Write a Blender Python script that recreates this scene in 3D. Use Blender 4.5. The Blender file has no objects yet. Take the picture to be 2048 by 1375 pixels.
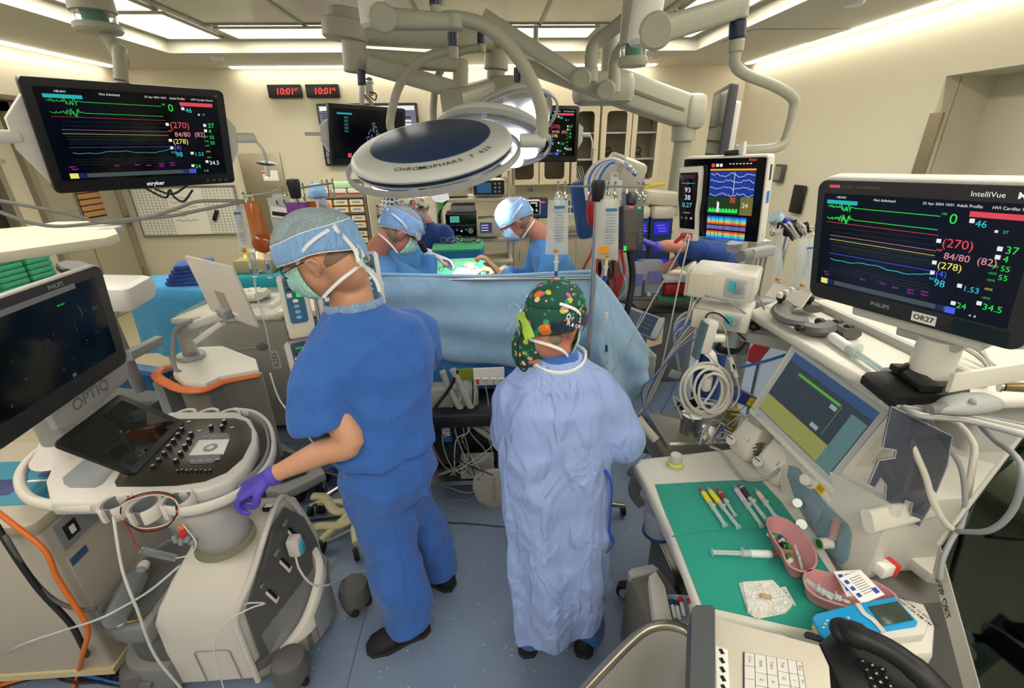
import bpy,math,random
from mathutils import Matrix,Vector,Euler,noise
random.seed(7)
SC=bpy.context.scene;COL=SC.collection
# ---------------------------------------------------------------- camera
CAMH=2.0;FPX=910.0
PITCH,ROLL,YAW=math.radians(23.49),math.radians(-.876),math.radians(-2.983)
cp,sp,cr,sr=math.cos(PITCH),math.sin(PITCH),math.cos(ROLL),math.sin(ROLL)
_Z=Matrix.Rotation(YAW,3,'Z')
CR=_Z@Vector((cr,sr*sp,sr*cp));CU=_Z@Vector((-sr,cr*sp,cr*cp));CF=_Z@Vector((0,cp,-sp))
cd=bpy.data.cameras.new('camera');cam=bpy.data.objects.new('camera',cd);COL.objects.link(cam)
cd.sensor_fit='HORIZONTAL';cd.sensor_width=36.0;cd.lens=FPX/2048*36;cd.clip_start=.05;cd.clip_end=50
_m=Matrix((CR,CU,-CF)).transposed().to_4x4();_m.translation=(0,0,CAMH);cam.matrix_world=_m
SC.camera=cam;SC.cycles.max_bounces=8;SC.cycles.glossy_bounces=3;SC.cycles.transmission_bounces=6
SC.view_settings.view_transform='Standard';SC.view_settings.look='None'
SC.view_settings.exposure=0.0;SC.view_settings.gamma=1.0
wd=bpy.data.worlds.new('world');SC.world=wd;wd.use_nodes=True
wd.node_tree.nodes['Background'].inputs[0].default_value=(.9,.93,1,1);wd.node_tree.nodes['Background'].inputs[1].default_value=.25
# the room is lit by its ceiling panels and cove strips (emitting lenses, built below)
PANEL_E,COVE_E=10.5,15.0
# ---------------------------------------------------------------- helpers
def ray(x,y):return CR*((x-1024)/FPX)-CU*((y-687.5)/FPX)+CF
CO=Vector((0,0,CAMH))
def PY(x,y,Y):d=ray(x,y);return CO+d*(Y/d.y)
def PZ(x,y,z):d=ray(x,y);return CO+d*((z-CAMH)/d.z)
def PX(x,y,X):d=ray(x,y);return CO+d*(X/d.x)
V=Vector
def s2l(c):return c/12.92 if c<=.04045 else((c+.055)/1.055)**2.4
def hexc(h):
 h=h.lstrip('#');return tuple(s2l(int(h[i:i+2],16)/255)for i in(0,2,4))
MATS={}
def mat(name,col,rough=.5,metal=0,emis=0,var=.06,vs=3.0,bump=0,bs=60,alpha=1,trans=0,coat=0,sheen=0,ior=1.45,ecol=None,sss=0):
 if name in MATS:return MATS[name]
 m=bpy.data.materials.new(name);m.use_nodes=True;nt=m.node_tree;n=nt.nodes;L=nt.links.new
 b=n['Principled BSDF'];c=hexc(col)if isinstance(col,str)else col
 I=b.inputs;I['Roughness'].default_value=rough;I['Metallic'].default_value=metal;I['IOR'].default_value=ior
 I['Alpha'].default_value=alpha;I['Transmission Weight'].default_value=trans;I['Coat Weight'].default_value=coat
 I['Sheen Weight'].default_value=sheen
 if sss:I['Subsurface Weight'].default_value=sss;I['Subsurface Radius'].default_value=(.02,.008,.004)
 if emis:
  I['Emission Color'].default_value=(*(hexc(ecol)if ecol else c),1);I['Emission Strength'].default_value=emis
  I['Base Color'].default_value=(*[x*.15 for x in c],1)
 else:
  tc=n.new('ShaderNodeTexCoord');nz=n.new('ShaderNodeTexNoise');nz.inputs['Scale'].default_value=vs;nz.inputs['Detail'].default_value=4
  L(tc.outputs['Object'],nz.inputs['Vector'])
  mx=n.new('ShaderNodeMix');mx.data_type='RGBA'
  mx.inputs['A'].default_value=(*[x*(1-var)for x in c],1);mx.inputs['B'].default_value=(*[min(1,x*(1+var))for x in c],1)
  L(nz.outputs['Fac'],mx.inputs['Factor']);L(mx.outputs['Result'],I['Base Color'])
  if bump:
   n2=n.new('ShaderNodeTexNoise');n2 .inputs['Scale'].default_value=bs;n2 .inputs['Detail'].default_value=5
   L(tc.outputs['Object'],n2 .inputs['Vector'])
   bp=n.new('ShaderNodeBump');bp.inputs['Strength'].default_value=bump;bp.inputs['Distance'].default_value=.01
   L(n2 .outputs['Fac'],bp.inputs['Height']);L(bp.outputs['Normal'],I['Normal'])
 MATS[name]=m;return m
def cloth(name,col,var=.12,fold=.5,weave=.08,scale=5.0,rough=.85,stretch=(1,1,.35),crease=1.0):
 ''
 if name in MATS:return MATS[name]
 m=mat(name,col,rough=rough,var=var,vs=9,sheen=.15);nt=m.node_tree;n=nt.nodes;L=nt.links.new;b=n['Principled BSDF']
 tc=next(x for x in n if x.type=='TEX_COORD')
 mp=n.new('ShaderNodeMapping');mp.inputs['Scale'].default_value=stretch;L(tc.outputs['Object'],mp.inputs['Vector'])
 a=n.new('ShaderNodeTexNoise');a.inputs['Scale'].default_value=scale;a.inputs['Detail'].default_value=3;a.inputs['Distortion'].default_value=.8
 L(mp.outputs[0],a.inputs['Vector'])
 wv=n.new('ShaderNodeVectorMath');wv.operation='MULTIPLY_ADD';wv.inputs[1].default_value=(.22,.22,.22);L(a.outputs['Color'],wv.inputs[0]);L(mp.outputs[0],wv.inputs[2])
 r=n.new('ShaderNodeTexVoronoi');r.feature='DISTANCE_TO_EDGE';r.inputs['Scale'].default_value=scale*1.1;L(wv.outputs[0],r.inputs['Vector'])
 r2=n.new('ShaderNodeMapRange');r2 .interpolation_type='SMOOTHSTEP';r2 .inputs[1].default_value=0;r2 .inputs[2].default_value=.17;r2 .inputs[3].default_value=1;r2 .inputs[4].default_value=0;L(r.outputs['Distance'],r2 .inputs[0])
 w=n.new('ShaderNodeTexNoise');w.inputs['Scale'].default_value=350;L(tc.outputs['Object'],w.inputs['Vector'])
 def mul(o,k):
  q=n.new('ShaderNodeMath');q.operation='MULTIPLY';q.inputs[1].default_value=k;L(o,q.inputs[0]);return q.outputs[0]
 def add(p,q2):
  q=n.new('ShaderNodeMath');L(p,q.inputs[0]);L(q2,q.inputs[1]);return q.outputs[0]
 h=add(add(mul(a.outputs['Fac'],fold),mul(r2 .outputs[0],.07*crease)),mul(w.outputs['Fac'],weave*.05))
 bp=n.new('ShaderNodeBump');bp.inputs['Strength'].default_value=.9;bp.inputs['Distance'].default_value=.035
 L(h,bp.inputs['Height']);L(bp.outputs['Normal'],b.inputs['Normal'])
 return m
FR={}
def frame(loc=(0,0,0),rot=(0,0,0)):
 if isinstance(loc,Matrix):return loc
 return Matrix.Translation(loc)@Euler(rot,'XYZ').to_matrix().to_4x4()
def setp(o,label=None,cat=None,group=None,kind=None):
 for k,v in(('label',label),('category',cat),('group',group),('kind',kind)):
  if v:o[k]=v
 return o
def thing(name,label,cat,loc=(0,0,0),rot=(0,0,0),group=None):
 o=bpy.data.objects.new(name,None);COL.objects.link(o);o.empty_display_size=.05
 M=frame(loc,rot);o.matrix_world=M;FR[o.name]=M
 return setp(o,label,cat,group)
def dup(root,loc=None,rot=None,label=None,group=None):
 r=root.copy();COL.objects.link(r)
 if loc is not None:M=frame(loc,rot or(0,0,0));r.matrix_world=M;FR[r.name]=M
 if label:r['label']=label
 if group:r['group']=group
 for ch in root.children:
  c=ch.copy();COL.objects.link(c);c.parent=r
  for g in ch.children:
   d=g.copy();COL.objects.link(d);d.parent=c
 return r
def catmull(P,n=6,closed=False):
 P=[V(p)for p in P]
 if len(P)<3:return P
 out=[];N=len(P)
 rng=range(N if closed else N-1)
 for i in rng:
  if closed:a,b,c,d=P[(i-1)%N],P[i],P[(i+1)%N],P[(i+2)%N]
  else:
   b,c=P[i],P[i+1];a=P[i-1]if i else b*2-c;d=P[i+2]if i+2<N else c*2-b
  for k in range(n):
   t=k/n;out.append(.5*((2*b)+(c-a)*t+(2*a-5*b+4*c-d)*t*t+(3*b-a-3*c+d)*t**3))
 if not closed:out.append(P[-1])
 return out
def rrect(w,h,r,seg=5,cx=0,cy=0):
 r=max(1e-4,min(r,w/2-1e-4,h/2-1e-4));out=[]
 for k,(sx,sy)in enumerate(((1,1),(-1,1),(-1,-1),(1,-1))):
  for i in range(seg+1):
   a=math.pi/2*(k+i/seg);out.append((cx+sx*(w/2-r)+r*math.cos(a),cy+sy*(h/2-r)+r*math.sin(a)))
 return out
def area2(o):return sum(o[i][0]*o[(i+1)%len(o)][1]-o[(i+1)%len(o)][0]*o[i][1]for i in range(len(o)))/2
def inset(o,d):
 n=len(o);r=[]
 for i in range(n):
  a,b,c=V(o[i-1]),V(o[i]),V(o[(i+1)%n]);e1=b-a;e2=c-b
  if e1 .length<1e-7:e1=e2
  if e2 .length<1e-7:e2=e1
  e1 .normalize();e2 .normalize()
  nn=V((-e1 .y-e2 .y,e1 .x+e2 .x));l=nn.length
  if l<1e-6:r.append(tuple(b));continue
  nn/=l;k=max(.35,nn.dot(V((-e1 .y,e1 .x))));r.append(tuple(b+nn*(d/k)))
 return r
_tx={}
class MB:
 def __init__(s,M=None):s.v=[];s.f=[];s.fm=[];s.mats=[];s.M=M
 def _m(s,m):
  if m not in s.mats:s.mats.append(m)
  return s.mats.index(m)
 def raw(s,vs,fs,m,M=None):
  k=len(s.v)
  if M is not None:vs=[M@V(v)for v in vs]
  s.v+=[V(v)for v in vs];i=s._m(m)
  for f in fs:s.f.append(tuple(k+j for j in f));s.fm.append(i)
  return s
 def rings(s,R,m,M=None,caps=(1,1),closed=True,wrap=False):
  n=len(R[0]);vs=[p for r in R for p in r];fs=[]
  K=len(R)
  for i in range(K if wrap else K-1):
   for j in range(n if closed else n-1):
    a=i*n+j;b=i*n+(j+1)%n;c=((i+1)%K)*n+(j+1)%n;d=((i+1)%K)*n+j
    fs.append((a,b,c,d))
  if not wrap and closed:
   if caps[0]:fs.append(tuple(range(n-1,-1,-1)))
   if caps[1]:fs.append(tuple((K-1)*n+j for j in range(n)))
  return s.raw(vs,fs,m,M)
 def prism(s,o,z0,z1,m,M=None,e=0,eb=None):
  ''
  o=[tuple(p[:2])for p in o]
  if area2(o)<0:o=o[::-1]
  if eb is None:eb=e
  R=[]
  if eb:R+=[[(*p,z0+eb*(1-math.sin(a)))for p in inset(o,eb*(1-math.cos(a)))]for a in(math.pi/2,math.pi/4,0)]
  else:R.append([(*p,z0)for p in o])
  if e:R+=[[(*p,z1-e*(1-math.sin(a)))for p in inset(o,e*(1-math.cos(a)))]for a in(0,math.pi/4,math.pi/2)]
  else:R.append([(*p,z1)for p in o])
  return s.rings(R,m,M)
 def box(s,c,d,m,M=None,r=0,e=None,rot=None):
  T=Matrix.Translation(c)
  if rot:T=T@Euler(rot).to_matrix().to_4x4()
  if M is not None:T=M@T
  if r<=0:
   x,y,z=d[0]/2,d[1]/2,d[2]/2
   vs=[(a,b,g)for g in(-z,z)for a,b in((-x,-y),(x,-y),(x,y),(-x,y))]
   return s.raw(vs,[(3,2,1,0),(4,5,6,7),(0,1,5,4),(1,2,6,5),(2,3,7,6),(3,0,4,7)],m,T)
  if e is None:e=min(r,d[2]*.3)
  return s.prism(rrect(d[0],d[1],r),-d[2]/2,d[2]/2,m,T,e=e)
 def lathe(s,prof,m,M=None,n=24,sx=1,sy=1):
  R=[[(r*sx*math.cos(2*math.pi*j/n),r*sy*math.sin(2*math.pi*j/n),z)for j in range(n)]for r,z in prof]
  return s.rings(R,m,M)
 def cyl(s,p0,p1,r,m,M=None,n=16,r1=None,e=0):
  p0=V(p0);p1=V(p1);d=p1-p0;L=d.length
  T=Matrix.Translation(p0)@d.to_track_quat('Z','Y').to_matrix().to_4x4()
  if M is not None:T=M@T
  r1=r if r1 is None else r1
  pr=[(r,0),(r1,L)]if not e else[(r-e,0),(r,e),(r1,L-e),(r1-e,L)]
  return s.lathe(pr,m,T,n)
 def ball(s,c,r,m,M=None,n=16,k=9,rot=None):
  if not hasattr(r,'__len__'):r=(r,r,r)
  T=Matrix.Translation(c)
  if rot:T=T@Euler(rot).to_matrix().to_4x4()
  T=T@Matrix.Diagonal((*r,1))
  if M is not None:T=M@T
  return s.lathe([(max(1e-3,math.sin(math.pi*i/k)),-math.cos(math.pi*i/k))for i in range(k+1)],m,T,n)
 def tube(s,P,r,m,M=None,n=8,sm=5,closed=False,flat=None):
  P=catmull(P,sm,closed)if sm else[V(p)for p in P]
  if M is not None:P=[M@p for p in P]
  K=len(P);R=[]
  t=(P[1]-P[0]).normalized();u=t.orthogonal().normalized()
  if flat:u=(V(flat)-t*t.dot(V(flat))).normalized()
  for i in range(K):
   if closed:t=(P[(i+1)%K]-P[i-1])
   else:t=P[min(i+1,K-1)]-P[max(i-1,0)]
   if t.length<1e-9:t=V((0,0,1))
   t.normalize();u=(u-t*t.dot(u))
   if u.length<1e-6:u=t.orthogonal()
   u.normalize();w=t.cross(u)
   if hasattr(r,'__len__')and not isinstance(r,tuple):q=r[0]+(r[-1]-r[0])*i/(K-1)if len(r)==2 else r[min(len(r)-1,int(round(i/(K-1)*(len(r)-1))))];ra=rb=q
   elif isinstance(r,tuple):ra,rb=r
   else:ra=rb=r
   R.append([P[i]+u*ra*math.cos(2*math.pi*j/n)+w*rb*math.sin(2*math.pi*j/n)for j in range(n)])
  return s.rings(R,m,None,wrap=closed)
 def sheet(s,G,m,th=0,M=None,closed=False):
  ''
  a,b=len(G),len(G[0]);vs=[V(p)for r in G for p in r]
  fs=[(i*b+j,i*b+(j+1)%b,(i+1)*b+(j+1)%b,(i+1)*b+j)for i in range(a-1)for j in range(b if closed else b-1)]
  if th:
   nn=[V((0,0,0))for _ in vs]
   for f in fs:
    q=(vs[f[1]]-vs[f[0]]).cross(vs[f[3]]-vs[f[0]])
    for i in f:nn[i]+=q
   N=len(vs);vs=vs+[vs[i]-(nn[i].normalized()if nn[i].length else V((0,0,1)))*th for i in range(N)]
   fs2=[tuple(N+i for i in reversed(f))for f in fs];ed={}
   for f in fs:
    for i in range(4):
     e=(f[i],f[(i+1)%4]);ed[e]=1
   sd=[(e[1],e[0],e[0]+N,e[1]+N)for e in ed if(e[1],e[0])not in ed]
   fs=fs+fs2+sd
  return s.raw(vs,fs,m,M)
 def bar(s,p0,p1,w,h,m,r=None,up=(0,0,1),w1=None,h1=None,e=0):
  ''
  p0,p1=V(p0),V(p1);t=(p1-p0).normalized();u=V(up);u=(u-t*t.dot(u)).normalized();x=u.cross(t)
  r=min(w,h)*.25 if r is None else r;w1=w1 or w;h1=h1 or h
  A=rrect(w,h,r,3);C=rrect(w1,h1,r,3)
  return s.rings([[p0+x*a+u*b for a,b in A],[p1+x*a+u*b for a,b in C]],m)
 def quad(s,p,m,M=None):return s.raw(p,[tuple(range(len(p)))],m,M)
 def text(s,t,size,m,M=None,at=(0,0,0),ax='LEFT',ay='CENTER',sx=1,shear=0,bold=0):
  key=(t,ax,ay,shear,bold)
  if key not in _tx:
   cu=bpy.data.curves.new('t','FONT');cu.body=t;cu.size=1;cu.align_x=ax;cu.align_y=ay;cu.shear=shear;cu.offset=bold;cu.resolution_u=3
   o=bpy.data.objects.new('t',cu);me=bpy.data.meshes.new_from_object(o)
   _tx[key]=([v.co.copy()for v in me.vertices],[tuple(p.vertices)for p in me.polygons])
   bpy.data.objects.remove(o);bpy.data.curves.remove(cu);bpy.data.meshes.remove(me)
  vs,fs=_tx[key]
  return s.raw([(v.x*size*sx+at[0],v.y*size+at[1],at[2])for v in vs],fs,m,M)
 def build(s,name,parent=None,label=None,cat=None,group=None,kind=None,world=False,smooth=35,loc=None,mods=None):
  ''
  vs=s.v
  if s.M is not None:vs=[s.M@v for v in vs]
  o=bpy.data.objects.new(name,bpy.data.meshes.new(name))
  if parent is not None:
   F=FR.get(parent.name)
   if world and F is not None:Fi=F.inverted();vs=[Fi@v for v in vs]
   o.parent=parent;FR[o.name]=F if F is not None else Matrix.Identity(4)
  else:
   n=len(vs)or 1
   c=V((sum(v.x for v in vs)/n,sum(v.y for v in vs)/n,min((v.z for v in vs),default=0)))if loc is None else V(loc)
   vs=[v-c for v in vs];o.location=c;FR[o.name]=Matrix.Translation(c)
  me=o.data;me.from_pydata([tuple(v)for v in vs],[],s.f)
  for m in s.mats:me.materials.append(m)
  me.polygons.foreach_set('material_index',s.fm)
  if smooth:
   me.polygons.foreach_set('use_smooth',[True]*len(me.polygons))
   if smooth<180:me.set_sharp_from_angle(angle=math.radians(smooth))
  me.update();COL.objects.link(o)
  return setp(o,label,cat,group,kind)
def solid(o,voxel=.012,smooth=6,sub=0):
 ''
 r=o.modifiers.new('fuse','REMESH');r.mode='VOXEL';r.voxel_size=voxel;r.use_smooth_shade=True
 if smooth:
  q=o.modifiers.new('relax','SMOOTH');q.factor=.5;q.iterations=smooth
 return o
def ellring(c,t,u,ra,rb,n=20,p=2.0):
 ''
 t=V(t).normalized();u=V(u);u=(u-t*t.dot(u)).normalized();w=t.cross(u);out=[]
 for j in range(n):
  a=2*math.pi*j/n;ca,sa=math.cos(a),math.sin(a);k=2/p
  out.append(V(c)+u*ra*math.copysign(abs(ca)**k,ca)+w*rb*math.copysign(abs(sa)**k,sa))
 return out
# ================ materials
cream=mat('cream_paint','#d3cbb2',rough=.75,var=.02,bump=.05,bs=200)
white_p=mat('white_plastic','#dcd8d0',rough=.42,var=.02)
beige_p=mat('beige_plastic','#cfc7b2',rough=.45,var=.03)
grey_p=mat('grey_plastic','#8b8c8c',rough=.5,var=.03)
dgrey_p=mat('dark_grey_plastic','#4c4d50',rough=.5,var=.04)
black_p=mat('black_plastic','#17181b',rough=.38,var=.1)
rubber=mat('rubber','#1d1d20',rough=.7)
steel=mat('brushed_steel','#b9b7b0',rough=.28,metal=1,var=.08)
chrome=mat('chrome','#d8d8d8',rough=.12,metal=1,var=.02)
steel_d=mat('steel_sheet','#a49a86',rough=.38,metal=.85,var=.12)
arm_w=mat('boom_enamel','#aaa896',rough=.4,var=.02)
glass=mat('clear_glass','#ffffff',rough=.03,trans=1,ior=1.3)
film=mat('clear_film','#e8eef0',rough=.12,trans=.92,ior=1.12)
scr_black=mat('screen_glass','#06070c',rough=.12,var=.1)
def glow(name,c,e=1.0):return mat('glow_'+name,c,rough=.4,emis=e)
G_={'w':glow('white','#e8ecec',.9),'g':glow('green','#2fe052',.9),'c':glow('cyan','#38c8d8',.9),'r':glow('red','#e04858',.9),'y':glow('yellow','#e8e26a',.9),'b':glow('blue','#4860f0',.9),'m':glow('magenta','#b838c8',.8),'p':glow('pink','#e090a0',.9),'d':glow('dim','#505c60',.6),'l':glow('clock_red','#ff3a30',1.6),'o':glow('orange','#f0a030',.9),'t':glow('teal','#20b0b8',.9),'k':glow('navy','#14245c',.7)}
ink=mat('ink_black','#1c1c20',rough=.6);paper=mat('white_label','#f0efe8',rough=.7,var=.01)
# ================ room
B,CZ,CU2=6.75,2.93,3.06;XL,XS,XR=-4.94,-4.45,3.52;YN=-2.2
fl=bpy.data.materials.new('floor_vinyl');fl.use_nodes=True;nt=fl.node_tree;n=nt.nodes;L=nt.links.new;bs=n['Principled BSDF']
tc=n.new('ShaderNodeTexCoord');vo=n.new('ShaderNodeTexVoronoi');vo.inputs['Scale'].default_value=42;L(tc.outputs['Object'],vo.inputs['Vector'])
ra=n.new('ShaderNodeValToRGB');ra.color_ramp.elements[0].position=.09;ra.color_ramp.elements[0].color=(1,1,1,1);ra.color_ramp.elements[1].position=.13;ra.color_ramp.elements[1].color=(0,0,0,1)
L(vo.outputs['Distance'],ra.inputs[0])
wn=n.new('ShaderNodeMath');wn.operation='GREATER_THAN';wn.inputs[1].default_value=.62;sp_=n.new('ShaderNodeSeparateColor');L(vo.outputs['Color'],sp_.inputs[0]);L(sp_.outputs[0],wn.inputs[0])
mu=n.new('ShaderNodeMath');mu.operation='MULTIPLY';L(ra.outputs[0],mu.inputs[0]);L(wn.outputs[0],mu.inputs[1])
nz=n.new('ShaderNodeTexNoise');nz.inputs['Scale'].default_value=1.6;nz.inputs['Detail'].default_value=6;L(tc.outputs['Object'],nz.inputs['Vector'])
m1=n.new('ShaderNodeMix');m1 .data_type='RGBA';m1 .inputs['A'].default_value=(*hexc('#67778f'),1);m1 .inputs['B'].default_value=(*hexc('#7f8fa8'),1);L(nz.outputs['Fac'],m1 .inputs['Factor'])
m2=n.new('ShaderNodeMix');m2 .data_type='RGBA';L(m1 .outputs['Result'],m2 .inputs['A']);m2 .inputs['B'].default_value=(*hexc('#d8dde0'),1);L(mu.outputs[0],m2 .inputs['Factor'])
L(m2 .outputs['Result'],bs.inputs['Base Color']);bs.inputs['Roughness'].default_value=.38
def struct(name,mb,**k):return mb.build(name,kind='structure',loc=k.pop('loc',(0,0,0)),smooth=0,**k)
m=MB();m.box(((XL+XR+.8)/2,(B+YN)/2,-.05),(XR-XL+1.6,B-YN+.4,.1),fl);struct('floor',m)
m=MB();seam=mat('floor_seam','#5c6774',rough=.6)
for x in(-2.55,-.63,1.3):m.box((x,2.2,.0008),(.006,8.6,.0016),seam)
for y in(2.9,5.0):m.box((-.6,y,.0008),(8.4,.005,.0016),seam)
struct('trim_1',m)
m=MB();m.box((-3.6,4.4,.0012),(2.68,4.7,.0024),mat('beige_zone','#b3a88c',rough=.4,var=.05));struct('floor_beige',m)  # thin beige zone laid over the floor along the left wall
m=MB();m.box(((XL+XR)/2,B+.06,1.6),(XR-XL+.4,.12,3.2),cream);struct('wall_back',m)
m=MB();m.box((XL-.06,(B+YN)/2,1.6),(.12,B-YN,3.2),cream);struct('wall_left',m)
m=MB();m.box(((XL+XS)/2,(B+YN)/2,2.72),(XS-XL,B-YN,.42),cream);struct('wall_left_upper',m)
m=MB()
m.box((XR+.06,(3.77+B)/2,1.6),(.12,B-3.77,3.2),cream);m.box((XR+.06,(YN+3.77)/2,2.82),(.12,3.77-YN,.76),cream)
m.box((XR+.46,(YN+3.77)/2,1.25),(.1,3.77-YN,2.5),cream);m.box((XR+.32,3.77+.05,1.22),(.38,.1,2.44),cream);m.box((XR+.32,(YN+3.77)/2,2.49),(.38,3.77-YN,.1),cream)
struct('wall_right',m)
m=MB();m.box(((XL+XR)/2,YN-.06,1.6),(XR-XL+1,.12,3.2),cream);struct('wall_rear',m)
ceil=mat('ceiling_paint','#cdc8b6',rough=.7,var=.02);coff=mat('coffer_panel','#b4b2a2',rough=.22,var=.03)
c0,c1,cy1,cy0=-3.2,2.36,5.71,-1.6
m=MB()
m.box(((XL+c0)/2,(B+YN)/2,CZ+.1),(c0-XL,B-YN,.2),ceil);m.box(((XR+c1)/2+.3,(B+YN)/2,CZ+.1),(XR-c1+.6,B-YN,.2),ceil)
m.box(((c0+c1)/2,(B+cy1)/2,CZ+.1),(c1-c0,B-cy1,.2),ceil);m.box(((c0+c1)/2,(YN+cy0)/2,CZ+.1),(c1-c0,cy0-YN,.2),ceil)
m.box(((c0+c1)/2,(cy0+cy1)/2,CU2+.05),(c1-c0+.1,cy1-cy0+.1,.1),coff)
struct('ceiling',m)
m=MB()
jm=mat('joint_trim','#8a8874',rough=.4)
for x in(-2.5,-1.62,-.52,.58,1.62):m.box((x,(cy0+cy1-.5)/2,CU2-.004),(.03,cy1-cy0-.5,.008),jm)
for y in(5.12,4.1,3.0,1.9,.8):m.box((-.43,y,CU2-.004),(4.2,.03,.008),jm)
struct('trim_2',m)
lens=mat('panel_lens','#fffaec',rough=.5,emis=PANEL_E);cove_m=mat('cove_lens','#fff6e6',rough=.5,emis=COVE_E);frm=mat('lamp_frame','#b9b69e',rough=.35)
def panel(x0,x1,y0,y1,label):
 z=CU2-.004;t=thing('ceiling_light',label,'ceiling light',((x0+x1)/2,(y0+y1)/2,z-.02),group='fluorescent panels round the ceiling coffer')
 w,h=x1-x0,y1-y0;q=MB();fw=.025
 for c,d in(((0,h/2,.01),(w+fw*2,fw,.02)),((0,-h/2,.01),(w+fw*2,fw,.02)),((w/2,0,.01),(fw,h,.02)),((-w/2,0,.01),(fw,h,.02))):q.box(c,d,frm)
 q.build('frame',t);q=MB();q.box((0,0,.012),(w-.02,h-.02,.012),lens);q.build('diffuser',t)
for i,(a,b_)in enumerate(((4.68,5.62),(3.55,4.58),(2.4,3.45),(1.2,2.3),(0,1.1),(-1.2,-.1))):
 panel(-3.12,-2.6,a,b_,['leftmost bright ceiling panel at the far left corner of the coffer','second bright ceiling panel along the left side of the coffer','bright ceiling panel overhead to the left, outside the view'][min(i,2)])
 panel(1.72,2.26,a,b_,['bright ceiling panel at the far right corner of the coffer','second bright ceiling panel along the right side of the coffer','bright ceiling panel overhead to the right, outside the view'][min(i,2)])
panel(-2.44,-.72,5.2,5.62,'wide bright ceiling panel in the far row left of the surgical lights');panel(-.62,1.14,5.2,5.62,'wide bright ceiling panel in the far row behind the light boom')
panel(-1.5,1.3,-1.3,-.5,'bright ceiling panel overhead behind the viewer')
def cove(x0,y0,x1,y1,label):
 q=MB();q.box(((x0+x1)/2,(y0+y1)/2,CZ-.006),(abs(x1-x0)+.07,abs(y1-y0)+.07,.014),cove_m);o=q.build('wall_wash_light',None,label,'strip light',smooth=0)
cove(-3.0,6.62,2.2,6.62,'long thin strip light along the ceiling above the back wall');cove(-4.33,6.45,-4.33,.4,'thin strip light along the ceiling over the left wall');cove(3.42,6.55,3.42,.4,'thin strip light along the ceiling over the right wall')
# doors on the left wall
tan=mat('door_laminate','#a39a86',rough=.5,var=.04);tanf=mat('door_frame_paint','#8f8774',rough=.45);brick=mat('orange_slats','#b98a55',rough=.6,var=.15);dk=mat('dark_gap','#2a251e',rough=.9)
X0=XL+.02
def wallbox(m_,y0,y1,z0,z1,mt,x=XL,d=.03):m_.box((x+d/2,(y0+y1)/2,(z0+z1)/2),(d,y1-y0,z1-z0),mt)
m=MB();wallbox(m,5.5,5.58,0,2.49,tanf,d=.07);wallbox(m,6.62,6.70,0,2.49,tanf,d=.07);wallbox(m,5.5,6.7,2.4,2.49,tanf,d=.07);d=struct('door_1',m)
m=MB();wallbox(m,5.58,5.98,.01,2.4,tan,d=.035)
for k in range(16):wallbox(m,5.585,5.975,.15*k+.01,.15*k+.016,tanf,d=.037)
m.build('door_leaf',d,world=True)
m=MB();wallbox(m,5.99,6.62,.01,2.4,tan,d=.045);lf=m.build('door_leaf',d,world=True)
m=MB();wallbox(m,6.0,6.36,1.25,2.2,dk,d=.05)
for k in range(13):wallbox(m,6.01,6.35,1.27+k*.071,1.27+k*.071+.056,brick,d=.056)
m.build('door_window',d,'narrow door window showing orange slats',world=True)
m=MB()
for z in(.45,1.15,1.9):m.box((XL+.08,6.64,z),(.03,.05,.13),steel)
m.build('hinge',d,world=True)
m=MB();wallbox(m,YN,5.49,0,.14,mat('grey_base','#6f6f6c',rough=.5),d=.012);struct('baseboard_left',m)
m=MB();m.box(((XL+XR)/2,B-.006,.07),(XR-XL,.012,.14),MATS['grey_base']);struct('baseboard_back',m)
# pass-through cabinet with folded green linen
t=thing('linen_cabinet','wall cabinet at the far left edge holding folded green linen','cabinet',(XL+.012,4.75,0))
m=MB();
for y in(-.38,.38):m.box((.06,y,1.0),(.12,.06,1.9),tanf)
for z in(.08,.28,.71,1.25,1.93):m.box((.1,0,z),(.2,.78,.04),steel)
m.box((.005,0,1),(.01,.76,1.9),dk);m.build('cabinet_body',t)
lin=cloth('green_linen','#2f9a72',scale=8)
for i in range(14):
 m=MB();y=-.05+(i%2)*.32;z=.73+(i//2)*.055 if i<12 else.31+(i-12)*.055
 m.box((XL+.14,4.75+y,z+.027),(.2,.29,.05),lin,r=.022);m.build('folded_towel',None,'folded green surgical towel stacked in the left wall cabinet','towel','green towels in the wall cabinet')
# clocks
for x0,x1,s2 in((-2.69,-2.27,'47'),(-2.21,-1.81,'46')):
 t=thing('digital_clock',('left' if s2=='47' else 'right')+' one of two red digital wall clocks, seconds showing '+s2,'clock',((x0+x1)/2,B-.03,2.6),group='digital wall clocks')
 m=MB();m.box((0,0,.075),(.41,.06,.15),black_p,r=.008);m.build('case',t)
 m=MB(Matrix.Translation((0,-.032,.07))@Matrix.Rotation(math.pi/2,4,'X'));m.text('10:01',.105,G_['l'],at=(-.11,0,0),shear=.15,bold=.012);m.text(s2,.05,G_['l'],at=(.12,.022,0),shear=.15);m.box((.04,.058,0),(.16,.004,.001),G_['d']);m.build('digits',t)
# stainless access panel
t=thing('steel_wall_panel','stainless steel panel on the back wall with a small white and orange label','panel',(-2.98,B-.02,.9))
m=MB();m.box((0,0,.53),(.54,.02,1.06),steel_d,r=.004);m.build('sheet',t);m=MB();m.box((.1,-.012,.78),(.2,.003,.13),paper);m.box((.04,-.014,.82),(.09,.002,.03),mat('orange_ink','#d8683a'));m.build('label',t)
m=MB();m.box((-1.58,B-.015,1.19),(.52,.02,.15),steel_d);m.box((-1.5,B-.027,1.19),(.12,.006,.11),beige_p);m.build('medical_gas_rail',None,'horizontal steel outlet plate low on the back wall behind the patterned cap','outlet plate')
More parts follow.
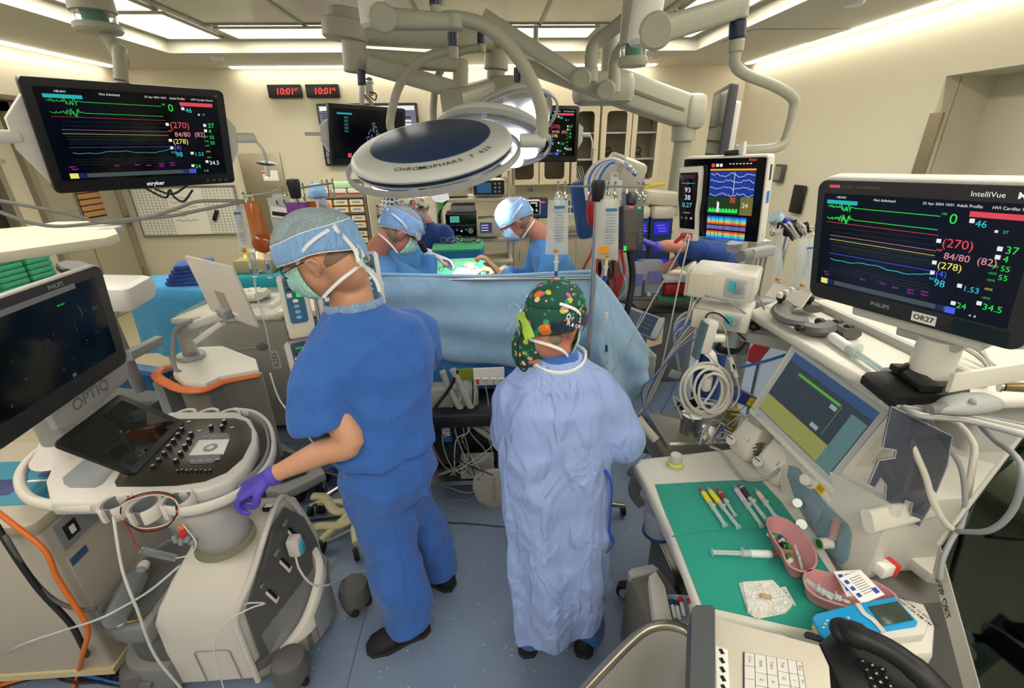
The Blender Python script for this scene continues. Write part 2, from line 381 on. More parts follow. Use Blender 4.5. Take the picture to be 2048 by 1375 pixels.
# whiteboard
wb=mat('whiteboard_face','#ebe8dc',rough=.3,var=.01);t=thing('whiteboard','gridded whiteboard with handwritten notes on the back wall under the large hung monitor','whiteboard',(-4.08,B-.03,.92))
m=MB();m.box((0,.01,.32),(1.34,.02,.64),wb);m.build('board',t)
m=MB();
for c,d_ in(((0,0,0),(1.38,.03,.02)),((0,0,.64),(1.38,.03,.02)),((-.68,0,.32),(.02,.03,.64)),((.68,0,.32),(.02,.03,.64))):m.box(c,d_,steel)
m.build('frame',t)
m=MB();gl=mat('grid_line','#55524c')
for i in range(27):
 if abs(i-13)>4:m.box((-.65+i*.05,-.001,.32),(.003,.003,.62),gl)
for k in range(17):
 for a,b_ in((-.65,-.25),(.25,.65)):m.box(((a+b_)/2,-.001,.02+k*.0375),(b_-a,.003,.003),gl)
mr=mat('red_marker','#c05048')
for k in range(7):m.tube([(-.2+.05*j,-.003,.56-.06*k+.012*math.sin(j*2.7+k))for j in range(4+(k*3)%5)],.003,mr if k%2 else gl,n=4,sm=2)
m.build('grid',t)
m=MB();m.box((-3.72,B-.06,1.18),(.05,.03,.16),black_p,r=.01,rot=(0,.5,0));m.build('board_eraser',None,'black eraser sticking to the whiteboard','eraser')
# wall tv
t=thing('wall_television','large wall television with a pale screen behind the black ultrasound screen','television',(-1.47,B-.06,1.8))
m=MB();m.box((0,0,.36),(1.28,.06,.74),black_p,r=.015);m.build('case',t);m=MB();m.box((0,-.032,.36),(1.22,.004,.68),glow('tvbg','#8e94a8',.45));m.build('screen',t)
m=MB(Matrix.Translation((0,-.036,.36))@Matrix.Rotation(math.pi/2,4,'X'))
for k in range(22):m.box((-.5+.02*(k%3),.28-k*.026,0),(.14+.05*((k*7)%4),.013,.001),G_['k'])
for k in range(10):m.box((.45,.2-k*.04,0),(.2,.02,.001),G_['w' if k%3 else 'k'])
m.box((0,.31,0),(1.2,.05,.001),G_['w']);m.build('readout',t)
# cabinets on the back wall
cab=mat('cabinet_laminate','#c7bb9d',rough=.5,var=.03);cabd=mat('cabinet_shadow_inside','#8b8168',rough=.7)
def cabinet(x0,x1,z0,z1,label,doors,dp=.36):
 t=thing('glass_door_cabinet',label,'cabinet',((x0+x1)/2,B-dp/2,z0),group='wall cabinets with glass doors');w,h=x1-x0,z1-z0
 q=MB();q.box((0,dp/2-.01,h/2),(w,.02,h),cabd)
 for x in(-w/2+.01,w/2-.01):q.box((x,0,h/2),(.02,dp,h),cab)
 for z in(.01,h-.01):q.box((0,0,z),(w,dp,.02),cab)
 q.build('body',t);nsh=max(1,int(h/.36))
 for k in range(1,nsh+1):q=MB();q.box((0,.02,h*k/(nsh+1)),(w-.05,dp-.08,.02),white_p);q.build('shelf',t)
 dw=w/doors
 for k in range(doors):
  cx=-w/2+dw*(k+.5);q=MB(Matrix.Translation((cx,-dp/2-.01,h/2))@Matrix.Rotation(math.pi/2,4,'X'))
  fr=.07;o=rrect(dw-.012,h-.01,.004,5);i_=rrect(dw-2*fr,h-2*fr,.05,5)
  N=len(o);
  for zz in(0,):q.raw([(*p,.01)for p in o]+[(*p,.01)for p in i_]+[(*p,-.01)for p in o]+[(*p,-.01)for p in i_],[(j,(j+1)%N,N+(j+1)%N,N+j)for j in range(N)]+[(N+j,N+(j+1)%N,3*N+(j+1)%N,3*N+j)for j in range(N)]+[(2*N+j,2*N+(j+1)%N,(j+1)%N,j)for j in range(N)]+[(2*N+(j+1)%N,2*N+j,3*N+j,3*N+(j+1)%N)for j in range(N)],cab)
  dr=q.build('door',t);q=MB();q.box((cx,-dp/2-.01,h/2),(dw-2*fr+.02,.005,h-2*fr+.02),glass);q.build('pane',dr)
 return t
cabinet(1.52,2.32,1.5,2.46,'tall glass-door wall cabinet right of the hung vitals monitor',2);cabinet(1.15,1.5,1.5,2.46,'narrow glass-door wall cabinet behind the hung vitals monitor',1)
cabinet(.32,1.13,1.52,2.46,'glass-door wall cabinet holding a red bottle behind the monitor',2);cabinet(-.35,.3,1.52,2.46,'glass-door wall cabinet behind the surgical lights',1)
m=MB();m.cyl((.76,B-.2,1.53),(.76,B-.2,1.66),.03,mat('red_bottle','#c03028',rough=.3),e=.006);m.cyl((.76,B-.2,1.66),(.76,B-.2,1.72),.012,MATS['red_bottle']);m.build('red_bottle',None,'red bottle standing inside the low glass wall cabinet','bottle')
for k,(x,z)in enumerate(((1.62,1.83),(2.02,1.83))):m=MB();[m.tube([(x+.09*math.cos(a*1.3+j),B-.2+.05*math.sin(a+j),z+.03+.03*j+.04*math.sin(a*2))for a in range(7)],.012,black_p,n=6)for j in range(3)];m.build('coiled_hose',None,['coiled black hose in the left half of the tall glass cabinet','coiled black hose in the right half of the tall glass cabinet'][k],'hose')
for k in range(8):m=MB();x=1.18+k*.03;m.cyl((x,B-.2,1.525),(x-.06,B-.16,1.74),.008,white_p);m.build('catheter_tube',None,'thin white tube leaning in the narrow glass cabinet','tube','white tubes in the narrow cabinet')
t=thing('base_counter','beige base cabinets and worktop along the right of the back wall','counter',(1.0,B-.33,0))
m=MB();m.box((.2,0,.44),(2.6,.58,.88),cab);m.build('body',t);m=MB();m.box((.2,-.01,.9),(2.64,.62,.04),steel,r=.006);m.build('worktop',t)
for k in range(4):
 m=MB();m.box((-.78+k*.65,-.295,.45),(.62,.015,.78),tan,r=.004);q=m.build('door',t);m=MB();m.tube([(-.56+k*.65,-.305,.7),(-.56+k*.65,-.33,.7),(-.56+k*.65,-.33,.58),(-.56+k*.65,-.305,.58)],.005,chrome,n=6,sm=0);m.build('handle',q)
m=MB(Matrix.Translation((.66,B-.004,1.43))@Matrix.Rotation(math.pi/2,4,'X'));m.text('16',.09,ink,at=(-.07,0,0));m.build('wall_number',None,'black number 16 on the back wall above the counter','number')
m=MB();
for i in range(2):
 for k in range(2):m.box((1.18+i*.09,B-.01,1.24-k*.1),(.07,.01,.07),dgrey_p)
m.box((1.26,B-.006,1.22),(.3,.008,.3),paper);m.build('wall_notice',None,'notice with four dark squares on the wall beside number 16','notice')
# right wall: steel corner guard, wall clip, tablet
m=MB();m.box((XR-.012,3.72,1.1),(.02,.09,2.18),steel_d);m.box((XR-.012+.02,3.775,1.1),(.06,.02,2.18),steel_d);m.build('corner_guard',None,'dark steel guard strip up the corner of the right wall recess','corner guard')
t=thing('wall_tablet','slim dark tablet hanging in a holder on the right wall','tablet',(XR-.03,5.12,1.26));m=MB();m.box((0,0,.15),(.03,.2,.3),black_p,r=.012);m.build('case',t);m=MB();m.box((.018,0,.15),(.02,.14,.12),steel);m.build('holder',t)
m=MB();m.box((XR-.03,5.55,1.66),(.04,.16,.2),dgrey_p,r=.01);m.box((XR-.055,5.55,1.66),(.01,.12,.15),steel);m.build('wall_bracket',None,'small grey folding bracket on the right wall behind the brain monitor','bracket')
for x,y,lb in((-2.85,5.95,'left'),(2.05,6.1,'right')):m=MB();m.lathe([(.001,-.03),(.05,-.03),(.07,0)],white_p,Matrix.Translation((x,y,CZ)));m.build('smoke_detector',None,'small round detector on the ceiling near the far %s corner'%lb,'smoke detector')
m=MB();m.box((2.9,5.0,CZ-.003),(.9,.55,.008),ceil);m.box((2.9,5.0,CZ-.002),(.92,.57,.004),jm);m.build('ceiling_hatch',None,'flush access hatch in the ceiling by the right wall','hatch')
m=MB();m.lathe([(.001,-.025),(.06,-.02),(.07,0)],white_p,Matrix.Translation((2.75,3.9,CZ)));m.build('sprinkler_cover',None,'round white sprinkler cover on the ceiling toward the right wall','sprinkler')
# ================ screens
def vitals(m,w,h,dim=1.0):
 ''
 g=G_;X=lambda u:(u-.5)*w;Yv=lambda v:(.5-v)*h;z=0
 def T(t,u,v,s,c,ax='LEFT',**k):m.text(t,s*h,g[c],at=(X(u),Yv(v),z),ax=ax,**k)
 def Rr(u0,v0,u1,v1,c):m.box((X((u0+u1)/2),Yv((v0+v1)/2),z),((u1-u0)*w,(v1-v0)*h,.0006),g[c])
 def Ln(pts,c,r=.0011):m.tube([(X(u),Yv(v),z)for u,v in pts],r*.62,g[c],n=4,sm=0)
 Rr(.02,.055,.21,.095,'t');T('*** HR  Change Scale',.03,.075,.028,'k');T('NEURO',.08,.025,.03,'w');T('Not Admitted',.3,.03,.035,'w');T('22 Apr 2024 10:01',.55,.03,.032,'w');T('Adult Profile',.7,.03,.035,'w');T('HVI Cardiac Room',.84,.03,.035,'w')
 Rr(.76,.07,.98,.115,'r');T('*** Asystole',.8,.093,.04,'w',bold=.01)
 rn=random.Random(3)
 for v0 in(.12,.24):
  p=[(.03+.0035*i,v0+rn.uniform(-.03,.035)*(1.4 if 22<i<42 else.5))for i in range(46)]+[(.2,v0+.005),(.64,v0+.012)]
  Ln(p,'g',.0013)
 Ln([(.03,.29),(.65,.30)],'r',.0009)
 for v in(.34,.39,.46,.5,.54):Ln([(.07,v),(.65,v)],'d',.0004)
 Ln([(.06,.43),(.65,.44)],'p',.0008);Ln([(.06,.475),(.65,.485)],'y',.0009)
 for v in(.51,.53,.55,.57,.59,.77,.8,.83):Ln([(.08,v),(.65,v)],'d',.0004)
 Ln([(.07,.63),(.66,.63)],'b',.001);Ln([(.08+.029*i,.69+.012*math.sin(i*.55)+.006*math.sin(i*1.7)-(.02 if i>18 else 0))for i in range(21)],'c',.0012)
 T('0',.68,.15,.125,'g');T('HR',.645,.11,.03,'g');T('46',.79,.17,.08,'c');T('37',.9,.215,.035,'c');Rr(.765,.13,.785,.165,'w');Rr(.87,.205,.882,.225,'w')
 T('(270)',.67,.36,.11,'r');Rr(.645,.33,.665,.365,'w');T('84/80  (82)',.69,.475,.085,'p');T('ABP',.65,.43,.03,'r');T('(278)',.67,.565,.088,'y');Rr(.645,.53,.665,.565,'w')
 T('(4)',.67,.645,.078,'b');Rr(.645,.625,.665,.66,'w');T('98',.67,.735,.09,'c');T('SpO2',.645,.7,.03,'c');T('1.53',.8,.735,.07,'c');Rr(.775,.7,.795,.735,'w')
 for t,v,s in(('37',.355,.085),('4',.43,.075),('55',.51,.065),('55',.585,.065)):T(t,.925,v,s,'g');
 for v in(.35,.42):Rr(.895,v-.018,.915,v+.018,'w')
 for v in(.5,.56,.62,.7,.78):T('rSO2',.885,v,.026,'g' if v!=.7 else 'y')
 T('24',.79,.9,.075,'g');Rr(.765,.87,.785,.905,'w');T('34.5',.895,.86,.08,'g' if dim<1 else 'w');Rr(.87,.82,.89,.855,'w')
 for u,v in((.04,.85),(.05,.88),(.28,.85),(.4,.85),(.47,.86),(.55,.85),(.55,.88),(.62,.84),(.62,.87)):T('Agent',u,v,.026,'m')
 Rr(.03,.93,.075,.99,'y');Rr(.078,.93,.115,.99,'k');Rr(.12,.935,.78,.985,'d')
 for i in range(12):T('::',.14+.052*i,.96,.045,'w')
 Rr(.7,.93,.74,.99,'k');Rr(.745,.93,.79,.99,'b');T('A  B',.85,.965,.03,'w')
def monitor(name,label,cat,loc,rot,W,H,D,body,bez=(.02,.02,.02,.04),frame_m=None,r=.02,edge=.006,screen=None,group=None):
 t=thing(name,label,cat,loc,rot,group)
 q=MB();q.prism(rrect(W,H,r),-D,0,body,e=edge);q.build('case',t)
 l,rr_,tp,bt=bez;cx,cy=(l-rr_)/2,(bt-tp)/2
 q=MB();q.prism(rrect(W-l-rr_,H-tp-bt,.003,2,cx,cy),-.002,.0012,screen or scr_black);q.build('screen',t)
 return t,W-l-rr_,H-tp-bt,cx,cy
def readout(t,cx,cy,fn,z=.0022,name='readout'):
 q=MB(Matrix.Translation((cx,cy,z)));fn(q);return q.build(name,t,smooth=0)
sy_rot=(1.817,.001,.861)
t,w,h,cx,cy=monitor('hung_monitor','large black monitor hung at the upper left showing colourful vital signs','monitor',(-1.609,2.483,2.055),sy_rot,.76,.46,.045,black_p,(.035,.04,.03,.055))
readout(t,cx,cy,lambda q:vitals(q,w*.97,h*.97))
readout(t,0,-.207,lambda q:q.text('stryker',.026,G_['w'],ax='CENTER',bold=.02),.0015,'logo');readout(t,.34,.205,lambda q:q.text('4K',.018,grey_p,ax='CENTER'),.0015,'logo')
for k in range(4):q=MB();q.cyl((.24+.03*k,-.208,-.001),(.24+.03*k,-.208,.003),.008,dgrey_p);q.build('button',t)
for s in(-1,1):
 q=MB();q.prism([(s*.375,.12),(s*.375,-.16),(s*.43,-.06),(s*.43,.06)]if s>0 else[(s*.375,.17),(s*.375,-.2),(s*.45,-.05),(s*.45,.07)],-.05,-.02,white_p,e=.006);q.cyl((s*.42,0,-.035),(s*.53,0,-.035),.026,white_p,e=.006);q.build('side_grip',t)
q=MB();q.tube([(.53,0,-.035),(.535,-.02,-.03),(.55,-.05,.0),(.565,-.1,.0),(.565,-.13,0)],.008,white_p)
q.build('handle_arm',t)
q=MB();q.lathe([(.001,.004),(.04,.003),(.055,0),(.04,-.004),(.001,-.004)],mat('navy_plastic','#1f2c4c',rough=.25),Matrix.Translation((.565,-.13,0))@Matrix.Rotation(-math.pi/2,4,'X'));q.build('handle_disc',t)
q=MB();q.cyl((.565,-.13,0),(.565,-.21,0),.014,film);q.build('sterile_handle',t,'clear tube handle')
mb_=FR[t.name]
q=MB();q.box((0,.05,-.07),(.16,.16,.05),white_p,r=.02);q.tube([(0,.05,-.09),(0,.1,-.14),(0,.22,-.15)],.022,white_p);q.build('mount',t)
top=mb_@V((0,.22,-.15))
def boomhead(name,label,p,r,h,extra=None):
 t=thing(name,label,'ceiling boom',p);q=MB()
 q.lathe([(r*.95,0),(r*1.05,.01),(r*1.05,.03),(r*.98,.035)],arm_w);q.build('cap',t)
 q=MB();q.lathe([(r*.9,.036),(r*.9,.075)],film);q.build('clear_ring',t);q=MB();q.lathe([(r*.5,.036),(r*.5,.078)],mat('green_core','#1f7a52'));q.build('core',t)
 q=MB();q.lathe([(r*.92,.077),(r*1.0,.08),(r*.98,h*.5),(r*.97,h*.5),(r*.95,h)],arm_w);q.build('drum',t);return t
p=PY(200,66,2.62);p=V((p.x,p.y,p.z));t2=boomhead('monitor_boom','white ceiling boom with a clear ring joint carrying the left hung monitor',p,.09,.42)
q=MB();q.tube([p+V((.02,0,.01)),p+V((.04,0,-.05)),p+V((.06,-.0,-.12)),(top+p)/2+V((.05,.0,.03)),top],.028,arm_w,n=12);q.build('bent_tube',t2,world=True)
q=MB();q.bar(p+V((-.1,-.02,.3)),p+V((-1.0,-.35,.42)),.13,.16,arm_w,r=.05);q.build('arm',t2,world=True)
q=MB();q.bar(p+V((0,0,.36)),p+V((.12,-.9,.42)),.16,.18,arm_w,r=.05);q.build('arm',t2,world=True)
t,w,h,cx,cy=monitor('hung_monitor','black vitals monitor hung in front of the glass cabinets','monitor',(.485,4.401,2.094),(1.538,.02,.148),.76,.46,.045,black_p,(.03,.03,.03,.05));readout(t,cx,cy,lambda q:vitals(q,w*.97,h*.97));readout(t,0,-.207,lambda q:q.text('stryker',.026,G_['w'],ax='CENTER',bold=.02),.0015,'logo')
q=MB();q.prism([(.375,.1),(.375,-.14),(.43,-.05),(.43,.06)],-.05,-.02,white_p,e=.006);q.cyl((.42,0,-.035),(.5,0,-.035),.02,white_p);q.tube([(.5,0,-.035),(.51,-.05,0),(.52,-.12,0)],.008,white_p);q.lathe([(.001,.004),(.05,0),(.001,-.004)],MATS['navy_plastic'],Matrix.Translation((.52,-.12,0))@Matrix.Rotation(-math.pi/2,4,'X'));q.cyl((.52,-.12,0),(.52,-.2,0),.012,film);q.build('side_grip',t)
q=MB();q.tube([(0,.1,-.05),(0,.18,-.12),(0,.4,-.12),(0,.835,-.12)],.022,arm_w);q.build('mount',t)
t,w,h,cx,cy=monitor('hung_monitor','black hung monitor with a dim ultrasound image before the wall television','monitor',(-.833,3.76,2.082),(1.767,.017,.763),.62,.40,.04,black_p,(.025,.025,.025,.045))
def echo(q):
 w_,h_=w,h
 q.box((-w_*.35,h_*.4,0),(w_*.2,.01,.0005),G_['t'])
 for k in range(9):q.box((-w_*.33,h_*(.33-.035*k),0),(.03,.004,.0005),G_['d' if k%2 else 't'])
 us=glow('echo','#7898a8',.55);rn=random.Random(5)
 for k in range(80):
  a=rn.uniform(-.45,.45);r_=rn.uniform(.02,.19);q.box((math.sin(a)*r_+.03,.1-math.cos(a)*r_,0),(.004+.03*r_,.006+.012*rn.random(),.0004),us if k%3 else G_['d'])
 q.box((-.17,-h_*.43,0),(.028,.028,.0005),G_['r'])
readout(t,cx,cy,echo);q=MB();q.prism([(-.305,.1),(-.305,-.12),(-.37,-.04),(-.37,.05)],-.05,-.02,white_p,e=.005);q.cyl((-.36,0,-.03),(-.48,0,-.03),.012,white_p);q.build('side_grip',t)
q=MB();q.tube([(0,.1,-.05),(0,.2,-.1),(0,.33,-.1)],.018,white_p);q.build('mount',t);ftop=FR[t.name]@V((0,.33,-.1))
t3=thing('monitor_bracket','white forked bracket and post above the black ultrasound screen','bracket',PY(725,230,3.9));q=MB();a_=PY(725,215,3.9)
q.tube([ftop,(ftop+a_)/2+V((0,0,.02)),PY(726,180,3.9),PY(722,150,3.9)],.016,arm_w);q.tube([PY(727,190,3.9),PY(742,205,3.9),PY(748,222,3.9)],.014,arm_w);q.build('fork',t3,world=True)
q=MB();q.cyl(PY(722,152,3.9),PY(722,172,3.9),.024,MATS['navy_plastic'],e=.004);q.build('collar',t3,world=True)
q=MB();q.box(PY(739,178,3.88),(.05,.05,.09),white_p,r=.01);q.ball(PY(739,163,3.88),.03,chrome);q.build('camera_unit',t3,world=True);q=MB();q.tube([PY(739,184,3.86),PY(752,188,3.84),PY(750,200,3.86),PY(738,192,3.86)],.005,black_p,n=6);q.build('cord',t3,world=True)
# side-on monitor at the right
t,w,h,cx,cy=monitor('hung_monitor','dark monitor seen nearly edge-on by the back right corner','monitor',PY(1432,248,3.3),(1.57,0,-1.86),.6,.42,.05,dgrey_p,(.03,.03,.03,.03),r=.02,screen=mat('dark_gloss','#10151a',rough=.06))
q=MB();q.box((0,-.02,-.09),(.2,.3,.06),white_p,r=.02);q.tube([(0,-.1,-.1),(0,-.2,-.14),(-.02,-.26,-.14)],.02,arm_w);q.build('mount',t)
# ================ ceiling booms and surgical lights
def boom(name,label,parts,cat='ceiling boom'):
 ''
 t=thing(name,label,cat,parts[0][2]);
 for pn,kd,*a in parts:
  q=MB()
  if kd=='bar':q.bar(*a)
  elif kd=='cyl':q.cyl(*a[:4],n=20,e=a[4]if len(a)>4 else.005,r1=a[5]if len(a)>5 else None)
  elif kd=='tube':q.tube(*a,n=12)
  elif kd=='box':q.box(*a[:3],r=a[3],rot=a[4]if len(a)>4 else None)
  q.build(pn,t,world=True)
 return t
Y4=3.6;navy=MATS['navy_plastic']
boom('light_boom','wide beige double ceiling arm spanning above the big surgical light',[('hub','cyl',PY(695,20,3.0),PY(697,78,3.0),.1,arm_w),('elbow','cyl',PY(690,42,3.0),PY(691,80,3.0),.12,arm_w),('beam','bar',PY(690,60,3.0),PY(995,82,Y4),.13,.125,arm_w),('hub_cap','cyl',PY(1000,68,Y4),PY(1000,98,Y4),.105,arm_w),('drop_column','cyl',PY(994,100,Y4),PY(992,140,Y4),.082,arm_w),('drop_column','cyl',PY(992,140,Y4),PY(991,168,Y4),.062,arm_w),('motor_head','box',PY(1018,185,Y4-.1),(.3,.3,.18),arm_w,.05),('arm','bar',PY(1000,178,Y4),PY(905,210,Y4-.6),.15,.16,arm_w)])
boom('spring_boom','lower pair of beige spring arms hinged below the left ceiling hub',[('joint_post','cyl',PY(707,78,3.0),PY(712,145,3.0),.065,arm_w),('upper_arm','bar',PY(715,115,3.0),PY(915,127,3.1),.09,.085,arm_w),('elbow_post','cyl',PY(922,118,3.1),PY(920,182,3.1),.045,arm_w,.01),('lower_arm','bar',PY(912,180,3.1),PY(735,128,2.9),.07,.09,arm_w),('collar','cyl',PY(722,140,2.9),PY(724,170,2.9),.022,navy)])
boom('spring_boom','pale spring arm and white drum reaching in front of the ceiling beam',[('drum','cyl',PY(738,-25,2.1),PY(748,58,2.1),.047,white_p,.012),('joint_disc','cyl',PY(766,36,2.04),PY(766,36,2.15),.05,arm_w,.008),('spring_arm','bar',PY(770,38,2.1),PY(912,44,2.15),.06,.075,arm_w,.02,(0,0,1),.05,.055),('end_cap','cyl',PY(910,28,2.15),PY(910,60,2.15),.035,arm_w)])
A3=2.6
boom('spring_boom','long beige spring arm sloping down to the right behind the round yoke',[('spring_arm','bar',PY(965,34,A3),PY(1160,158,A3),.065,.07,arm_w),('joint_disc','cyl',PY(1163,157,A3-.08),PY(1163,157,A3+.06),.05,arm_w,.01),('riser','tube',[PY(1180,165,A3),PY(1182,130,A3),PY(1184,100,A3),PY(1200,80,A3),PY(1262,30,A3-.1)],.032,arm_w),('riser_collar','cyl',PY(1181,135,A3),PY(1179,165,A3),.038,arm_w)])
boom('spring_boom','second beige spring arm with elbow tube by the right ceiling post',[('spring_arm','bar',PY(1040,128,2.8),PY(1205,185,2.7),.065,.07,arm_w),('joint_disc','cyl',PY(1212,180,2.62),PY(1212,180,2.8),.05,arm_w,.01),('riser','tube',[PY(1228,185,2.7),PY(1228,150,2.7),PY(1230,120,2.7),PY(1246,95,2.65),PY(1262,70,2.6)],.032,arm_w),('collar','cyl',PY(1035,135,2.8),PY(1034,165,2.8),.02,navy)])
YB=4.0;g_groove=mat('groove_olive','#6f6d58',rough=.5)
boom('equipment_boom','massive beige angled equipment boom at the right with a column below its tip',[('shoulder','box',PY(1205,178,YB),(.44,.34,.22),arm_w,.07),('arm','bar',PY(1225,172,YB),PY(1372,224,YB+.05),.2,.24,arm_w,.03),('groove','bar',PY(1240,172,YB-.1),PY(1368,220,YB-.05),.012,.03,g_groove),('tip','box',PY(1383,224,YB+.05),(.17,.24,.26),arm_w,.05),('column_collar','cyl',PY(1368,250,YB+.05),PY(1366,282,YB+.05),.095,arm_w),('column','cyl',PY(1366,282,YB+.05),PY(1345,430,YB+.05),.07,arm_w),('ceiling_post','cyl',PY(1222,62,YB),PY(1220,160,YB),.07,arm_w)])
p=PY(1264,133,2.3);t2=boomhead('monitor_boom','pale ceiling post with clear green-cored ring near the top right',p,.062,.45)
boom('monitor_boom','white drum and spring arm with a bent tube carrying the brain monitor at the right',[('drum','cyl',PY(1300,-20,1.62),PY(1284,92,1.62),.046,white_p,.012),('joint_disc','cyl',PY(1312,62,1.56),PY(1312,62,1.68),.05,arm_w,.008),('spring_arm','bar',PY(1318,62,1.62),PY(1478,12,1.7),.06,.07,arm_w),('post','cyl',PY(1480,-10,1.7),PY(1476,40,1.7),.03,arm_w),('navy_collar','cyl',PY(1476,40,1.7),PY(1474,78,1.7),.026,navy),('post','cyl',PY(1474,78,1.7),PY(1471,106,1.7),.024,arm_w),('bent_tube','tube',[PY(1471,106,1.7),PY(1470,128,1.7),PY(1490,148,1.72),PY(1550,172,1.75),PY(1585,195,1.77),PY(1588,220,1.77),PY(1575,270,1.75),PY(1560,292,1.74),PY(1520,300,1.74),PY(1470,300,1.76)],.018,arm_w)])
# surgical lights
lt_w=mat('light_white','#d5d6d2',rough=.35,var=.01);lt_g=mat('light_grey','#a9abaa',rough=.4,var=.01);lens_on=mat('surgical_lens','#f4eefc',rough=.4,emis=4)
def basis(n,xdir,c):
 n=V(n).normalized();x=V(xdir);x=(x-n*n.dot(x)).normalized();y=n.cross(x)
 M=Matrix((x,y,n)).transposed().to_4x4();M.translation=c;return M
def light_head(label,M,R,oval,yoke_side=1):
 t=thing('surgical_light',label,'surgical light',M);q=MB()
 q.lathe([(.001,.034),(R*.75,.032),(R*.93,.024),(R*.985,.01),(R,-.004),(R*.985,-.012)],lt_w,n=56);q.build('housing',t)
 q=MB();q.lathe([(R*.97,-.012),(R*.97,-.026),(R*.93,-.03)],navy,n=56);q.build('seam',t)
 q=MB();q.lathe([(R*.95,-.028),(R*.97,-.034),(R*.9,-.055),(R*.6,-.07),(R*.55,-.066)],lt_g,n=56);q.build('underbody',t)
 if oval:q=MB();q.prism([(R*.74*math.cos(a*math.pi/24),R*.04+R*.76*math.sin(a*math.pi/24))for a in range(48)],.024,.0355,mat('midnight_blue','#223a63',rough=.3,var=.15),e=.002);q.build('blue_cover',t,'dark blue oval cover')
 for k in range(7):
  a=k*2*math.pi/7;q=MB();q.lathe([(.001,-.092),(R*.22,-.09),(R*.24,-.075)],lens_on,Matrix.Translation((R*.62*math.cos(a),R*.62*math.sin(a),0)));q.build('lens',t)
 q=MB();q.lathe([(.02,-.08),(.025,-.12),(.02,-.17),(.001,-.17)],lt_w);q.build('focus_handle',t)
 q=MB();RR=R*1.05;prof=[(0,.012),(.012,.011),(.012,-.011),(0,-.012)]
 q.rings([[((RR+a)*math.cos(j*math.pi/32),(RR+a)*math.sin(j*math.pi/32),b_-.04)for j in range(64)]for a,b_ in prof+prof[:1]],lt_g,caps=(0,0))
 for k in range(6):a=k*math.pi/3+.4;q.bar((R*.93*math.cos(a),R*.93*math.sin(a),-.05),(RR*math.cos(a),RR*math.sin(a),-.04),.03,.012,lt_g,up=(0,0,1))
 q.build('hand_rail',t);return t
c=PY(864,296,2.15);n_=(-.11,-.31,.945);M1=basis(n_,(1,.05,0),c);R1=.35
t=light_head('big round surgical light with a dark blue oval top, nearest the viewer',M1,R1,1)
q=MB()
for i,ch in enumerate('CHROMOPHARE'):a=-1.98+i*.083;q.text(ch,.034,ink,M=Matrix.Rotation(a+math.pi/2,4,'Z')@Matrix.Translation((0,-R1*.87,.0305))@Matrix.Rotation(.13,4,'X'),ax='CENTER',bold=.004)
for i,ch in enumerate('F 628'):a=-.98+i*.078;q.text(ch,.034,ink,M=Matrix.Rotation(a+math.pi/2,4,'Z')@Matrix.Translation((0,-R1*.87,.0305))@Matrix.Rotation(.13,4,'X'),ax='CENTER',bold=.004)
q.build('lettering',t,smooth=0)
side=M1@V((R1*1.02,0,.0))
q=MB();q.cyl(PY(1040,281,2.15),PY(1090,281,2.15),.028,lt_w,e=.004);q.build('pivot',t,world=True)
Yk=2.15
q=MB();q.tube([PY(880,38,Yk),PY(920,38,Yk),PY(975,55,Yk),PY(1025,100,Yk),PY(1062,160,Yk),PY(1083,220,Yk),PY(1084,282,Yk)],.027,arm_w,n=14);q.build('yoke',t,world=True)
q=MB();q.cyl(PY(874,46,Yk),PY(873,12,Yk),.026,arm_w);q.build('yoke_socket',t,world=True);q=MB();q.cyl(PY(873,12,Yk),PY(872,-12,Yk),.028,navy);q.build('navy_collar',t,world=True);q=MB();q.cyl(PY(872,-12,Yk),PY(872,-30,Yk),.026,arm_w);q.build('post',t,world=True)
c=PY(985,268,2.75);M2=basis((.12,.40,.9),(1,0,0),c)
t=light_head('tilted surgical light behind the big round one, lenses lit toward the viewer',M2,.3,0)
q=MB();q.tube([PY(905,100,2.75),PY(850,116,2.75),PY(805,160,2.75),PY(785,215,2.75),PY(783,262,2.75),PY(820,290,2.75),PY(880,290,2.75)],.022,arm_w,n=12);q.build('yoke',t,world=True)
for y0,y1,mt in((118,93,arm_w),(93,66,navy),(66,48,arm_w)):q=MB();q.cyl(PY(907-(118-y0)*.03,y0,2.75),PY(907-(118-y1)*.03,y1,2.75),.026,mt,e=.002);q.build('post',t,world=True)
c=PY(1015,235,3.25);M3=basis((-.25,.45,.86),(1,0,0),c);t=light_head('farthest surgical light, half hidden behind the other two',M3,.3,0)
q=MB();q.tube([PY(962,96,3.25),PY(920,104,3.25),PY(885,135,3.25),PY(870,180,3.25),PY(869,245,3.25),PY(900,262,3.25),PY(950,255,3.25)],.022,arm_w,n=12);q.build('yoke',t,world=True)
for y0,y1,mt in((105,88,arm_w),(88,66,navy),(66,50,arm_w)):q=MB();q.cyl(PY(963,y0,3.25),PY(963,y1,3.25),.026,mt,e=.002);q.build('post',t,world=True)
# ================ left side: ultrasound machine
w_sh=mat('shell_white','#d3cdc6',rough=.38,var=.02);g_sh=mat('shell_grey','#77787a',rough=.45,var=.04);g_dk=mat('shell_dark_grey','#5b5a59',rough=.5,var=.05);olive=mat('panel_dark_olive','#35322a',rough=.3,var=.12);silver=mat('silver_plastic','#a9aba9',rough=.3,metal=.35);g_lt=mat('trough_grey','#8f9296',rough=.5)
US=thing('ultrasound_machine','large white and grey ultrasound machine on wheels filling the lower left','ultrasound machine',(-1.2,1.4,0))
MW=Matrix.Translation((-1.2,1.4,0))
def B_(q,name,par=US,**k):return q.build(name,par,world=True,**k)
